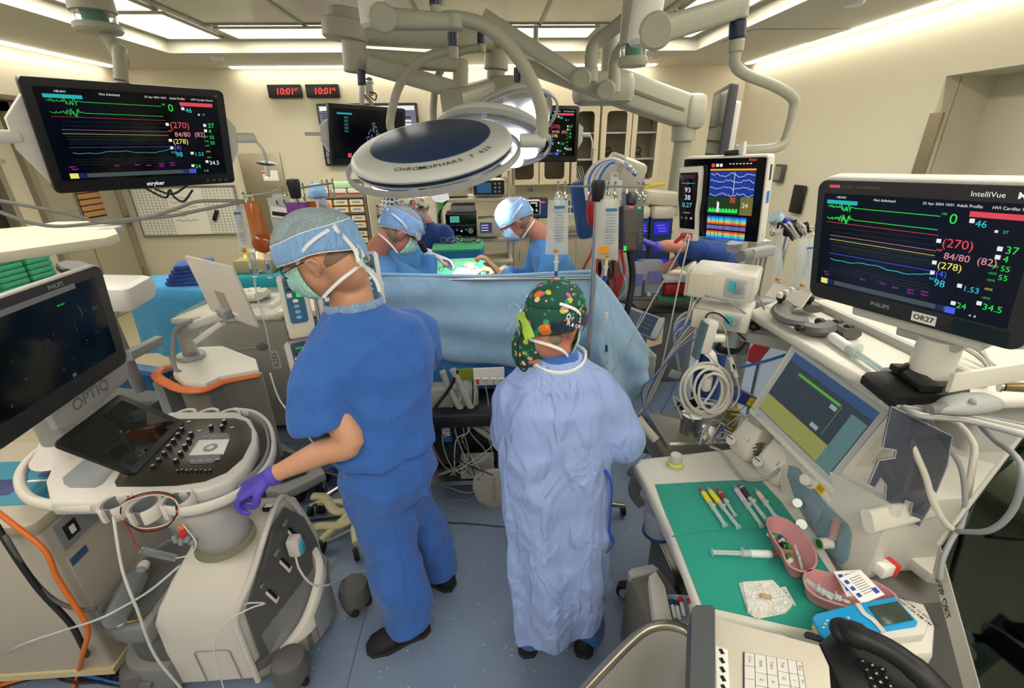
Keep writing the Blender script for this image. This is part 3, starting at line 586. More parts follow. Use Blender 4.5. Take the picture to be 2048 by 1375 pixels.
# shell of the base
prof=[(1.2,.05),(1.195,.25),(1.2,.40),(1.215,.47),(1.25,.55),(1.30,.62),(1.36,.68),(1.44,.70),(1.52,.69),(1.6,.62),(1.62,.4),(1.6,.05)]
def xL(y):return-.98+.467*(min(1.55,max(1.19,y))-1.2)
def xr(z,y):t_=min(1,max(0,(z-.42)/.26));return xL(y)*(1-t_)-.878*t_
def xl(z):return-1.28 if z<.42 else-1.28+.16*((z-.42)/.27)
G=[[V((xl(z)+(xr(z,y)-xl(z))*k/10,y,z))for y,z in prof]for k in range(11)]
q=MB();q.rings(G,w_sh);o=B_(q,'base_shell',smooth=50);bv=o.modifiers.new('soft','BEVEL');bv.width=.012;bv.segments=2;bv.limit_method='ANGLE'
q=MB();q.tube([(-1.17,1.193,.06),(-1.17,1.192,.24),(-1.165,1.192,.25),(-1.05,1.192,.25),(-1.04,1.192,.24),(-1.035,1.193,.06)],.0022,mat('seam_line','#8f8a82'),sm=0,n=6);B_(q,'battery_door')
# recess with probe ports, facing the operator
def yn(z):return 1.222 if z<.42 else 1.222+(z-.42)*.55 if z<.6 else 1.321+(z-.6)*.75
q=MB();q.sheet([[(lambda y:V((xr(z,y)+.012,y,z)))(yn(z)+(1.55-max(0,z-.55)*.55-yn(z))*k/8)for k in range(9)]for z in(.1,.2,.3,.39,.405,.45,.5,.55,.6,.64,.665)],g_dk,th=-.01);B_(q,'port_recess')
rim=[(1.195,.05),(1.19,.3),(1.2,.42),(1.25,.56),(1.33,.67),(1.45,.71),(1.53,.68),(1.56,.55),(1.565,.3)]
q=MB();q.tube([V((xr(z,y)+.006,y,z))for y,z in rim],.012,w_sh,n=8);B_(q,'rim')
for k in range(3):
 y=1.31+.075*k;z=.40+.078*k;q=MB(Matrix.Translation((xr(z,y)+.024,y,z))@Matrix.Rotation(-.45,4,'Y'));q.box((0,0,0),(.01,.028,.105),w_sh,r=.004);q.box((.006,0,0),(.006,.014,.075),black_p);B_(q,'probe_port')
 q=MB(Matrix.Translation((xr(z,y)+.022,y-.02,z+.072))@Matrix.Rotation(-.45,4,'Y'));q.box((0,0,0),(.012,.034,.014),g_sh,r=.004);B_(q,'port_latch')
# footrest lip
path=[(-.985,1.19,.10),(-.93,1.215,.12),(-.86,1.255,.16),(-.795,1.32,.22),(-.76,1.42,.30),(-.765,1.5,.36),(-.82,1.555,.41),(-.9,1.57,.46)]
P_=catmull([V(p)for p in path],4);q=MB();R_=[]
ctr=V((-.95,1.42,0))
for p in P_:
 inn=(ctr-V((p.x,p.y,0))).normalized();R_.append([V((p.x,p.y,.06)),V((p.x,p.y,p.z-.01)),V((p.x,p.y,p.z))+inn*.008,V((p.x,p.y,p.z))+inn*.03,V((p.x,p.y,max(.08,p.z-.06)))+inn*.04,V((p.x,p.y,.06))+inn*.04])
q.rings(R_,w_sh);B_(q,'foot_rim',smooth=60)
q=MB();q.prism([(p.x,p.y)for p in P_]+[(-.98,1.55),(-1.0,1.3)],.06,.14,g_dk);B_(q,'foot_tray')
q=MB();R_=[[V((p.x,p.y,.07))-(ctr-V((p.x,p.y,0))).normalized()*.004,V((p.x,p.y,p.z-.03))-(ctr-V((p.x,p.y,0))).normalized()*.004]for p in P_[13:26]];q.sheet(R_,g_lt,th=.004);B_(q,'kick_panel')
# basin (curved dark surface between recess and lip)
q=MB();Gs=[]
for i in range(9):
 y=1.24+i*.038;zz=.12+.2*(i/8);Gs.append([V((xL(y)+d1,y,z1))for d1,z1 in((.016,.42),(.02,.3),(.03,zz+.02),(.06,zz-.01),(.10,zz))])
q.sheet(Gs,g_sh,th=.004);B_(q,'foot_basin')
# drawer stack on the near left
dpoly=catmull([V((-1.27,1.62,0)),V((-1.42,1.6,0)),V((-1.5,1.5,0)),V((-1.505,1.35,0)),V((-1.46,1.22,0)),V((-1.38,1.17,0)),V((-1.27,1.165,0))],4);dpoly=[(p.x,p.y)for p in dpoly]
q=MB();q.prism(dpoly,.35,.43,g_sh,e=.015);B_(q,'drawer_tray')
q=MB();q.prism(inset(dpoly,.03)if area2(dpoly)>0 else inset(dpoly[::-1],.03),.425,.433,g_dk);B_(q,'tray_liner')
q=MB();q.prism(dpoly,.05,.20,g_sh,e=.01);B_(q,'drawer')
q=MB();q.prism([((x+1.27)*.86-1.27,(y-1.4)*.86+1.4)for x,y in dpoly],.2,.35,g_dk);B_(q,'drawer_bay')
q=MB();q.tube([V((-1.49,1.3,.13)),V((-1.455,1.215,.13)),V((-1.39,1.165,.13)),V((-1.34,1.158,.13))],(.012,.006),g_dk,n=8);B_(q,'drawer_grip')
q=MB();q.tube([V((-1.3,1.68,.38)),V((-1.5,1.62,.36)),V((-1.57,1.45,.36)),V((-1.57,1.3,.36))],.022,g_lt,n=10);B_(q,'bumper')
# wheels
for(x,y,a)in((-.84,1.2,.5),(-.67,1.52,.9),(-1.42,1.22,.2),(-1.42,1.58,0)):
 q=MB();M_=Matrix.Translation((x,y,0))@Matrix.Rotation(a,4,'Z')
 q.lathe([(.03,.07),(.068,.075),(.072,.12),(.06,.165),(.02,.18)],g_dk,M_);fk=B_(q,'caster_fork')
 for s in(-1,1):q=MB();q.cyl(M_@V((s*.022,0,.062)),M_@V((s*.05,0,.062)),.061,rubber,n=24,e=.01);q.cyl(M_@V((s*.049,0,.062)),M_@V((s*.053,0,.062)),.035,g_dk);q.build('wheel',fk,world=True)
# neck
NB=PZ(452,1078,.7)
q=MB();q.lathe([(.1,0),(.098,.02),(.001,.02)],mat('ring_brass_grey','#87846e',rough=.35),Matrix.Translation(NB-V((0,0,.005))));B_(q,'pivot_ring')
q=MB();q.rings([ellring(NB,(0,0,1),(1,0,0),.068,.068,24),ellring(NB+V((0,0,.02)),(0,0,1),(1,0,0),.085,.082,24),ellring(NB+V((-.005,0,.07)),(0,0,1),(1,0,0),.092,.09,24),ellring(NB+V((-.035,.01,.14)),(0,0,1),(1,0,0),.12,.11,24),ellring(NB+V((-.09,.03,.21)),(0,0,1),(1,0,0),.16,.13,24)],mat('neck_grey','#a9a6a4',rough=.45,var=.02));B_(q,'neck',smooth=80)
# console
def pz(pts,z):return[(PZ(x,y,z).x,PZ(x,y,z).y)for x,y in pts]
zc=.965
wing=pz([(115,905),(150,880),(250,850),(345,822),(470,822),(500,835),(514,862),(514,890),(492,932),(455,962),(400,980),(225,990),(190,1004),(100,1006),(90,960)],zc)
q=MB();q.prism(wing,zc-.055,zc,w_sh,e=.012);B_(q,'console_body',smooth=60)
q=MB();q.tube([PZ(*p,zc-.028)for p in((160,880),(95,895),(52,930),(40,965),(62,998),(120,1012),(190,1014))],(.02,.017),w_sh,n=12,flat=(0,0,1));B_(q,'rear_handle')
q=MB();q.prism(pz([(128,968),(140,975),(190,975),(205,968),(232,935),(232,880),(185,905),(125,955)],zc),zc-.002,zc+.001,g_lt);B_(q,'side_trough')
blk=pz([(229,964),(233,972),(300,972),(354,970),(409,962),(453,944),(485,916),(503,880),(503,858),(492,842),(470,836),(339,838),(300,870),(240,945)],zc+.002)
q=MB();q.prism(blk,zc-.002,zc+.004,olive,e=.002);B_(q,'key_panel',label='black control panel')
def cupsect(cs,name):
 for k,(x,y)in enumerate(cs):
  p=PZ(x,y,zc);q=MB();M_=Matrix.Translation(p)
  n_=28;gap=[a for a in range(n_+1)]
  R_=[]
  for a in gap:
   t_=-1.15+a/n_*(2*math.pi-.55);c_,s_=math.cos(t_),math.sin(t_);R_.append([V((r_*c_*1.0,r_*s_*1.1,z_))for r_,z_ in((.034,-.052),(.046,-.05),(.047,-.004),(.043,0),(.037,-.004))])
  q.rings(R_,w_sh,M_);B_(q,'cup_holder',smooth=50)
  q=MB();q.lathe([(.033,-.05),(.036,-.006),(.030,-.006),(.027,-.045),(.001,-.045)],g_sh,M_,sy=1.1);B_(q,'cup_liner')
cupsect(((367,827),(413,826),(455,827)),'t');cupsect(((229,1000),(287,1006),(353,994)),'b')
q=MB();q.tube([PZ(*p,zc-.02)for p in((470,822),(510,828),(538,850),(548,888),(540,925),(515,958),(480,985),(430,1008),(375,1022),(330,1020))],(.02,.0095),w_sh,n=12,flat=(0,0,1));B_(q,'front_handle',smooth=60)
q=MB();q.tube([PZ(*p,zc-.02)for p in((500,830),(528,850),(538,888),(530,922),(507,952),(478,974))],(.02,.006),g_lt,n=8,flat=(0,0,1));B_(q,'handle_grip')
def knob(p,r,h):q=MB();P0=PZ(*p,zc+.004);q.lathe([(r,0),(r*.96,h*.7),(r*.8,h),(.001,h)],black_p,Matrix.Translation(P0),16);q.lathe([(r*.7,h),(r*.68,h+.001),(.001,h+.001)],silver,Matrix.Translation(P0),12);B_(q,'knob')
for p in((365,862),(357,873),(348,885),(339,897),(330,910),(319,924),(308,937),(383,871),(379,884),(371,896),(362,910),(353,925),(423,857),(445,857),(450,846)):knob(p,.0085,.016)
for k in range(8):knob((357+9.3*k,946-1.2*(k%2)),.004,.014)
tb=pz([(404,868),(455,866),(461,872),(458,885),(440,915),(425,926),(382,928),(375,922),(378,912)],zc+.004)
q=MB();q.prism(tb,zc+.003,zc+.008,g_sh,e=.002);B_(q,'track_keys')
tb2=pz([(398,880),(459,878),(447,907),(378,910)],zc+.008);q=MB();q.prism(tb2,zc+.004,zc+.0095,paper,e=.001);B_(q,'track_plate')
q=MB();c_=PZ(421,895,zc+.01);q.ball(c_-V((0,0,.008)),(.019,.019,.016),mat('trackball','#dedede',rough=.15));q.lathe([(.024,0),(.024,.002),(.018,.003)],g_lt,Matrix.Translation(c_));B_(q,'trackball')
for k in range(4):q=MB();p=PZ(384+17*k,922-1.5*k,zc+.009);q.box(p,(.018,.012,.002),g_lt,r=.003);B_(q,'track_key')
for k in range(3):q=MB();p=PZ(410+17*k,873,zc+.009);q.box(p,(.018,.012,.002),g_lt,r=.003);B_(q,'track_key')
for p in((377,842),(399,861),(464,854)):q=MB();q.box(PZ(*p,zc+.005),(.016,.01,.002),silver,r=.003);B_(q,'key')
# touchscreen
B0,B1,T0,T1=V((-1.245,1.323,.975)),V((-1.264,1.617,.975)),V((-1.44,1.375,1.12)),V((-1.49,1.70,1.125))
xd=(B1-B0).normalized();yd=(T0-B0);yd=(yd-xd*xd.dot(yd)).normalized();nd=xd.cross(yd);Mt=Matrix((xd,yd,nd)).transposed().to_4x4();Mt.translation=(B0+B1+T0+T1)/4
if nd.x<0:print('flip')
q=MB();q.prism(rrect(.335,.255,.02),-.018,0,black_p,Mt,e=.005);ts=B_(q,'touchscreen_case',label='glossy dark touchscreen')
q=MB();q.box((0,0,.0006),(.27,.2,.001),mat('dark_mirror','#0b1218',rough=.04,coat=1),Mt);q.build('touchscreen_glass',ts,world=True)
# main display
MM=frame((-1.393,1.418,1.433),(1.648,.005,1.675));W,H_=.62,.40
q=MB();q.prism(rrect(W,H_,.035),-.03,-.004,w_sh,MM,e=.006);dp=B_(q,'display_case');q=MB();q.prism(rrect(W-.012,H_-.012,.03),-.006,0,mat('bezel_charcoal','#2b2b2e',rough=.45),MM,e=.002);q.build('bezel',dp,world=True)
q=MB();q.box((-.005,.015,.0005),(W-.10,H_-.11,.001),scr_black,MM);sc=q.build('display_screen',dp,world=True)
q=MB(MM@Matrix.Translation((-.005,.015,.0016)));rn=random.Random(11);hz_=glow('dim2','#30383c',.5)
for k in range(26):q.text(rn.choice(['2D','Mi','1.3','o','%','C','46']),.005+.004*rn.random(),G_['d'],at=(rn.uniform(-.24,.24),rn.uniform(-.12,.1),0))
q.text('TEE X8-2t',.008,G_['g'],at=(.06,.10,0));q.text('JPEG',.007,G_['d'],at=(.0,-.1,0));q.box((.15,.06,0),(.002,.04,.0004),G_['d'],rot=(0,0,.3));q.box((.22,.045,0),(.03,.012,.0004),hz_);q.box((.04,-.135,0),(.016,.012,.0004),G_['d'])
hz=glow('haze_violet','#2a2438',.5)
for k in range(30):a=rn.uniform(-.5,.5);r_=rn.uniform(.01,.06);q.box((-.02+math.sin(a)*r_,.03-math.cos(a)*r_,0),(.006,.01,.0003),hz)
for k in range(14):q.box((rn.uniform(.1,.24),rn.uniform(-.14,.12),0),(rn.uniform(.004,.014),.0012,.0003),G_['d']if k%2 else hz_,rot=(0,0,rn.uniform(-1,1)))
q.box((-.02,.142,0),(.36,.018,.0004),glow('bar_grey','#6a6a66',.6));q.build('readout',dp,world=True,smooth=0)
q=MB(MM@Matrix.Translation((.0,.177,.0012)));q.text('PHILIPS',.02,silver,at=(.045,0,0),bold=.02);q.build('logo',dp,world=True,smooth=0)
q=MB();q.prism([(.36,-.13),(.37,-.2),(.33,-.29),(.02,-.31),(-.05,-.28),(-.06,-.15)],-.06,-.035,mat('arm_plate','#a8a7a2',rough=.45),MM,e=.008);pl=B_(q,'display_arm');q=MB(MM@Matrix.Translation((0,0,-.0345)));q.text('OPTIQ',.06,g_sh,at=(.03,-.245,0),bold=.02,sx=1.05);q.build('lettering',pl,world=True,smooth=0)
q=MB();q.cyl((-1.63,1.53,1.0),(-1.6,1.5,1.16),.055,silver,n=24,e=.004);q.bar((-1.6,1.5,1.12),(-1.5,1.5,1.22),.06,.06,silver);B_(q,'display_pivot')
q=MB();q.rings([ellring((-1.62,1.53,zc-.01),(0,0,1),(1,0,0),.11,.12,24),ellring((-1.62,1.53,zc+.015),(0,0,1),(1,0,0),.09,.09,24),ellring((-1.625,1.535,zc+.05),(0,0,1),(1,0,0),.068,.068,24)],w_sh);B_(q,'display_pedestal',smooth=80)
# things lying on and hanging from the machine
q=MB();M_=Matrix.Translation((-1.4,1.3,.475))@Matrix.Rotation(.22,4,'Z')@Matrix.Rotation(math.radians(90),4,'X')@Matrix.Rotation(math.pi,4,'Y')
bt=thing('saline_bottle','empty clear plastic bottle lying in the grey tray of the ultrasound machine','bottle',(-1.4,1.3,.435))
q.lathe([(.001,-.14),(.036,-.138),(.04,-.13),(.04,.04),(.038,.06),(.018,.09),(.017,.1),(.015,.1),(.016,.088),(.035,.058),(.037,.04),(.037,-.128),(.001,-.133)],film,M_,24);q.build('bottle_body',bt,world=True)
q=MB();q.lathe([(.019,.092),(.021,.096),(.021,.118),(.019,.122),(.001,.122)],white_p,M_,20);q.build('bottle_cap',bt,world=True)
q=MB();q.tube([(-1.3,1.24,.437),(-1.32,1.2,.437),(-1.36,1.17+.02,.437)],.005,mat('brass','#9c8a58',metal=.8,rough=.3),n=8);q.cyl((-1.36,1.19,.437),(-1.375,1.18,.437),.002,chrome);q.build('brass_connector',None,'small brass connector pin lying on the grey drawer tray','connector')
q=MB();P0=PZ(540,1018,.70);q.box(P0+V((0,0,.01)),(.045,.032,.02),black_p,r=.006);q.box(P0+V((0,0,.0205)),(.03,.02,.001),paper);q.build('clip_sensor',None,'small black clip sensor resting on the white base shell','sensor');q=MB();[q.ball(PZ(535+6*k,1030,.69),(.008,.006,.004),mat('cyan_clip','#3a9ac0'),rot=(0,0,k))for k in range(3)];q.build('blue_clips',None,'small cyan clip beside the black sensor on the base shell','clip')
t=thing('probe_connector','grey probe plug with a cable in the upper port of the ultrasound base','plug',PY(592,1095,1.42));q=MB();q.box(PY(590,1090,1.42),(.05,.05,.085),w_sh,r=.01);q.box(PY(597,1094,1.415),(.045,.03,.05),MATS['cyan_clip'],r=.005);q.build('plug_body',t,world=True)
q=MB();q.tube([PY(591,1112,1.4),PY(600,1140,1.36),PY(625,1168,1.36),PY(660,1168,1.42),PZ(700,1150,.12),PZ(740,1142,.02),PZ(742,1160,.006),PZ(728,1196,.006),PZ(720,1200,.006)],.0042,mat('cable_white','#cfccc2',rough=.4));q.build('cable',t,world=True)
cw=MATS['cable_white'];cg=mat('cable_grey','#8d8c8a',rough=.5);cb=mat('cable_black','#1a1a1c',rough=.5);cr_=mat('cable_red','#a02828',rough=.4);co_=mat('cable_orange','#d8702a',rough=.45);cbl=mat('cable_blue','#2f6fc0',rough=.4);ctl=mat('tubing_clear','#d8e0e0',rough=.1,alpha=.55)
def cable(label,pts,r,mt,name='cable',cat='cable',group=None,n=7,sm=5):
 q=MB();q.tube(pts,r,mt,n=n,sm=sm);return q.build(name,None,label,cat,group,smooth=180)
cable('thin white cable plugged low in the port panel of the ultrasound base',[PY(487,1209,1.19),PY(500,1205,1.17),PY(530,1206,1.19),PY(500,1216,1.17),PY(450,1245,1.15),PY(428,1285,1.13),PY(435,1330,1.12),PY(450,1385,1.12)],.0028,cw)
cable('white cable hanging in front of the white shell from a cup holder',[PZ(229,1040,.93),PY(228,1040,1.12),PY(245,1140,1.06),PY(275,1220,1.04),PY(310,1310,1.05),PY(370,1385,1.07)],.0042,cw)
cable('thin clear tube running from the lower left floor up over the grey drawers',[PZ(-5,1318,.1),PY(40,1290,1.2),PY(120,1262,1.16),PY(190,1240,1.12),PY(240,1216,1.12),PY(300,1180,1.12),PY(360,1130,1.14)],.004,ctl)
for k,(mt,lb)in enumerate(((cb,'black'),(cr_,'red'),(cw,'white'))):
 o_=3*k;cable('%s wire of the loop hanging on the near cup holders'%lb,[PZ(352+o_,1012,.97),PZ(345,990+o_,.985),PZ(310,983+o_,.985),PZ(268,992+o_,.985),PZ(243,1012,.98),PZ(248,1040,.93),PZ(285,1062-o_,.91),PZ(330,1055-o_,.91),PZ(352+o_,1030,.94),PZ(352+o_,1012,.97)],.0022,mt,'ecg_wire','wire','wire loop on the cup holders')
cable('red wire dropping to the white adapter under the near cup holders',[PZ(243,1030,.92),PY(262,1068,1.14),PY(272,1090,1.13),PY(285,1102,1.12)],.0022,cr_,'ecg_wire','wire')
q=MB();q.bar(PY(282,1100,1.12),PY(352,1116,1.12),.02,.014,film);q.build('cable_adapter',None,'translucent white cable adapter hanging under the cup holders','adapter')
cable('thin white lead curling up from the hanging adapter',[PY(352,1116,1.12),PY(380,1108,1.12),PY(392,1085,1.13),PY(375,1060,1.15),PY(365,1048,1.16)],.0022,cw)
t=thing('lead_connector','grey and red lead connectors dangling below the console edge','connector',PY(366,1066,1.18));q=MB();q.box(PY(366,1066,1.18),(.02,.015,.035),mat('red_plastic','#c8322c'),r=.004,rot=(0,.5,0));q.box(PY(362,1054,1.18),(.02,.012,.012),mat('orange_plastic','#e8843a'),r=.003);q.build('red_plug',t,world=True)
q=MB();[q.box(PY(350+12*k,1078+5*(k%2),1.19),(.016,.01,.03),g_lt,r=.004,rot=(0,.3*k,0))for k in range(4)];q.build('grey_plugs',t,world=True)
# ---------------------------------------------------------------- beige cart with blue labels behind
t=thing('equipment_cart','beige boxy cart with a teal and navy label on top at the left edge','cart',(-1.85,1.5,0));cart=mat('cart_beige','#b5aca0',rough=.5,var=.02)
ang=.0
q=MB();q.box((-.02,0,.455),(.62,.5,.73),cart,r=.02);q.build('body',t);q=MB();q.box((-.02,0,.835),(.64,.52,.05),mat('cart_top','#b0a795',rough=.45),r=.03);q.build('top',t)
q=MB();q.box((-.02,0,.095),(.64,.52,.03),mat('bumper_cream','#c9bb94'));q.build('bumper',t)
q=MB();q.box((.05,-.02,.861),(.4,.26,.002),mat('teal_ink','#1f7f9c'),r=.02);q.box((-.02,-.05,.8625),(.2,.09,.001),mat('navy_ink','#1d2c6a'),r=.01);q.box((.15,.03,.8625),(.12,.05,.001),MATS['navy_ink'],r=.01);q.box((.06,-.02,.8622),(.37,.01,.001),paper);q.build('label',t)
q=MB();q.box((.292,-.1,.74),(.006,.2,.11),g_lt);q.box((.296,-.15,.74),(.006,.05,.06),black_p);q.box((.3,-.15,.74),(.006,.018,.03),paper);q.build('socket_panel',t);q=MB();q.box((.293,-.06,.45),(.006,.3,.42),cart,r=.002);q.box((.298,-.17,.63),(.003,.07,.03),mat('blue_label','#3c5f80'));q.build('drawer',t)
for x in(-.28,.24):
 for y in(-.2,.2):q=MB();q.cyl((x-.012,y,.04),(x+.012,y,.04),.04,rubber,n=18,e=.005);q.cyl((x,y,.05),(x,y,.085),.02,dgrey_p);q.build('caster',t)
cable('thick orange cable running down the side of the beige cart',[PY(-12,1018,1.22),PY(30,1050,1.2),PY(90,1100,1.18),PY(112,1150,1.17),PY(150,1210,1.16),PY(175,1255,1.16),PY(165,1310,1.16),PZ(155,1350,.03),PZ(140,1400,.02)],.0085,co_)
cable('thick black cable running down the front of the beige cart',[PY(-10,1045,1.22),PY(30,1110,1.19),PY(80,1180,1.17),PY(140,1245,1.16),PY(165,1290,1.16),PZ(178,1320,.05)],.0095,cb);cable('grey cable curving across the beige cart to the drawers',[PY(10,1070,1.2),PY(60,1150,1.18),PY(110,1200,1.17),PY(160,1218,1.17),PY(192,1217,1.17)],.007,mat('cable_dgrey','#55565a'))
rn=random.Random(21)
for k in range(22):
 y0=1296+rn.uniform(0,80);y1=1255+rn.uniform(20,110);mt=[cb,cb,mat('cable_olive','#4a4a3a'),cb,cbl,cb][k%6]
 cable('%s cable in the tangle on the floor at the lower left corner'%{cb:'black',cbl:'blue'}.get(mt,'olive'),[PZ(-30,y0+20,.01+.004*(k%5)),PZ(50+rn.uniform(-10,10),y0-5,.012+.004*(k%5)),PZ(120+rn.uniform(-20,20),(y0+y1)/2+rn.uniform(-16,16),.02+.006*(k%4)),PZ(180,y1+rn.uniform(-10,10),.015),PZ(245,y1+rn.uniform(-25,25),.01)],.0045+.002*rn.random(),mt,group='tangle of cables on the floor at the lower left')
cable('orange cable crossing the tangle of black cables on the floor',[PZ(-20,1375,.03),PZ(60,1352,.04),PZ(130,1330,.05),PZ(180,1318,.05),PZ(240,1305,.03)],.008,co_)
# ---------------------------------------------------------------- hanging shelf, upper left
t=thing('boom_shelf','cream equipment shelf with grey rail reaching in from the left edge','shelf',(-2.4,2.5,1.5));o_=pz([(-60,462),(150,444),(212,448),(228,452),(236,466),(212,474),(-60,512)],1.55)
q=MB();q.prism(o_,1.495,1.55,mat('shelf_cream','#d8d0bc',rough=.45),e=.01);q.build('shelf_board',t,world=True)
q=MB();q.bar(PZ(-60,512,1.53)+V((0,-.012,-.008)),PZ(212,470,1.53)+V((0,-.012,-.008)),.02,.05,g_lt);q.build('rail',t,world=True);q=MB();q.box(PZ(222,462,1.53)+V((0,0,-.002)),(.09,.13,.062),mat('rail_end','#b4b2b4'),r=.02);q.build('rail_end',t,world=True)
q=MB();q.box(PZ(135,450,1.57)+V((0,.1,-.008)),(.4,.1,.025),white_p,r=.02);q.build('supply_packet',None,'white packet lying at the back of the cream shelf','packet')
for k,pts in enumerate((((-20,398),(60,412),(140,428),(210,445),(290,436),(350,418),(400,402),(490,402)),((-20,416),(50,442),(110,452),(170,448),(260,438),(340,432),(410,418),(490,403)))):
 cable(['upper grey cable sagging across the picture from the left edge to the fluid stand','lower grey cable sagging across the picture from the left edge to the fluid stand'][k],[PY(x,y,2.0+.3*max(0,x)/490)for x,y in pts],.0075,cg)
for k,pts in enumerate((((290,376),(330,395),(338,380)),((340,378),(350,395),(368,402),(385,380)),((310,378),(345,388),(375,370)))):cable('short black cord dangling below the big hung monitor',[PY(x,y,2.42)for x,y in pts],.005,cb,'cord','cord','cords below the hung monitor')
# ---------------------------------------------------------------- white box / blue seat behind the display
t=thing('transport_monitor','rounded white device behind the top corner of the ultrasound display','device',PY(225,600,2.3));q=MB();q.box(PY(212,585,2.35),(.34,.3,.13),mat('device_white','#dcd8d4',rough=.35),r=.04,rot=(0,.1,.2));q.build('case',t,world=True);q=MB();q.cyl(PY(150,530,2.4),PY(150,542,2.4),.07,black_p,e=.008);q.build('black_knob',t,world=True);q=MB();q.cyl(PY(212,620,2.38),V((PY(212,620,2.38).x,2.4,.75)),.03,g_sh);q.build('post',t,world=True)
t=thing('stretcher','blue and grey curved stretcher end with a grey rail behind the display','stretcher',(-2.45,2.75,0));q=MB();Gs=[]
for i in range(8):
 a=i/7*1.3;Gs.append([V((-2.75+.8*j/6+.02,2.5+.3*math.sin(a),.5+.42*math.cos(a)-.12*(j/6)**2))for j in range(7)])
q.sheet(Gs,mat('seat_blue','#3e6fa4',rough=.5),th=.03);q.build('blue_cover',t,world=True);q=MB();q.bar((-1.98,2.5,.6),(-1.93,2.9,.6),.06,.3,g_lt);q.build('end_panel',t,world=True)
q=MB();q.bar(PY(255,712,2.35),PY(318,680,2.6),.05,.055,g_lt);q.build('rail',t,world=True);q=MB();q.box((-2.45,2.75,.35),(.5,.4,.3),g_sh,r=.03);q.box((-2.45,2.75,.1),(.6,.5,.08),g_dk,r=.02);q.build('base',t,world=True)
for x in(-2.65,-2.25):
 for y in(2.6,2.95):q=MB();q.cyl((x-.015,y,.045),(x+.015,y,.045),.045,rubber);q.build('wheel',t,world=True)
# ---------------------------------------------------------------- machine with the orange handle
OM=thing('orange_handle_machine','grey and white wheeled machine with an orange handle and arm-mounted screen','machine',(-1.62,2.55,0));ghm=mat('machine_taupe','#706d68',rough=.5,var=.04);orng=mat('orange_rail','#d9703a',rough=.35)
zt=.86
top=pz([(345,745),(352,708),(400,692),(445,690),(512,716),(518,738),(440,752),(410,766),(368,762)],zt)
q=MB();q.prism(top,zt-.05,zt,mat('machine_white','#d9d4c8',rough=.4),e=.012);q.build('top_cover',OM,world=True)
low=[((x+1.5)*.97-1.5,(y-2.4)*.97+2.4)for x,y in top]
q=MB();q.prism(low,.1,zt-.05,ghm,e=.005);q.build('body',OM,world=True)
op=[(316,728),(325,720),(345,722),(360,745),(410,758),(440,744),(480,735),(518,729)]
q=MB();q.tube([PZ(x,y+17,zt-.035)for x,y in((345,716),(322,722),(314,735),(340,752),(372,763),(410,762),(445,747),(485,738),(518,732))],(.013,.028),orng,n=10,flat=(0,0,1));q.build('orange_handle',OM,world=True,smooth=60)
fr_=[p for p in top];q=MB()
a_,b_=PZ(368,775,zt-.1),PZ(518,750,zt-.1);d_=(b_-a_).normalized();nn=V((d_.y,-d_.x,0))
Mf=Matrix((d_,V((0,0,1)),nn)).transposed().to_4x4();Mf.translation=a_+nn*.004
wd_=(b_-a_).length
q.box((wd_*.78,-.12,0),(.13,.1,.004),paper,Mf);q.box((wd_*.85,-.085,.003),(.06,.008,.002),mat('red_ink','#b04038'),Mf);q.build('label',OM,world=True)
q=MB()
for i in range(9):
 for j in range(22):q.box((wd_*.7+.012*i+.0015*j,-.2-.014*j+(.17 if j<6 else 0),-.001),(.006,.006,.003),ink,Mf)
q.build('vent',OM,world=True);q=MB();q.box((wd_+.005,-.36,0),(.03,.75,.02),w_sh,Mf);q.build('corner_post',OM,world=True)
for k in range(4):q=MB();x,y=((-1.95,2.35),(-1.3,2.3),(-1.9,2.65),(-1.35,2.55))[k];q.cyl((x-.015,y,.05),(x+.015,y,.05),.05,rubber,n=20,e=.006);q.cyl((x,y,.06),(x,y,.11),.025,dgrey_p);q.build('caster',OM,world=True)
ya=2.45
q=MB();q.cyl(PZ(383,715,zt),PZ(383,715,zt)+V((0,0,.03)),.075,silver,n=28,e=.006);q.cyl(PZ(383,713,zt),PY(370,662,ya+.06),.042,silver,n=24);q.build('arm_column',OM,world=True)
q=MB();q.bar(PY(368,665,ya+.05),PY(400,645,ya+.02),.06,.07,silver);q.bar(PY(385,650,ya+.03),PY(455,628,ya-.05),.055,.05,mat('arm_pale','#c4c2be',rough=.4));q.bar(PY(392,682,ya),PY(445,645,ya-.05),.025,.03,white_p);q.build('monitor_arm',OM,world=True)
q=MB();q.tube([PY(385,640,ya),PY(352,658,ya),PY(346,700,ya-.02),PY(350,735,ya-.05),PY(362,745,ya-.05)],.012,g_lt);q.build('cable',OM,world=True)
MB_=frame((-1.353,2.298,1.349),(1.721,-.01,-.668))
q=MB();q.prism(rrect(.5,.32,.012),-.012,.0,w_sh,MB_,e=.003);ds=q.build('display_back',OM,'white back of the small display',world=True);q=MB();q.box((-.02,-.07,.001),(.1,.13,.004),MATS['door_laminate'],MB_);q.box((.06,-.115,.001),(.07,.012,.002),paper,MB_);q.box((-.02,-.12,.02),(.1,.05,.04),g_lt,MB_,r=.008);q.build('mount_plate',ds,world=True)
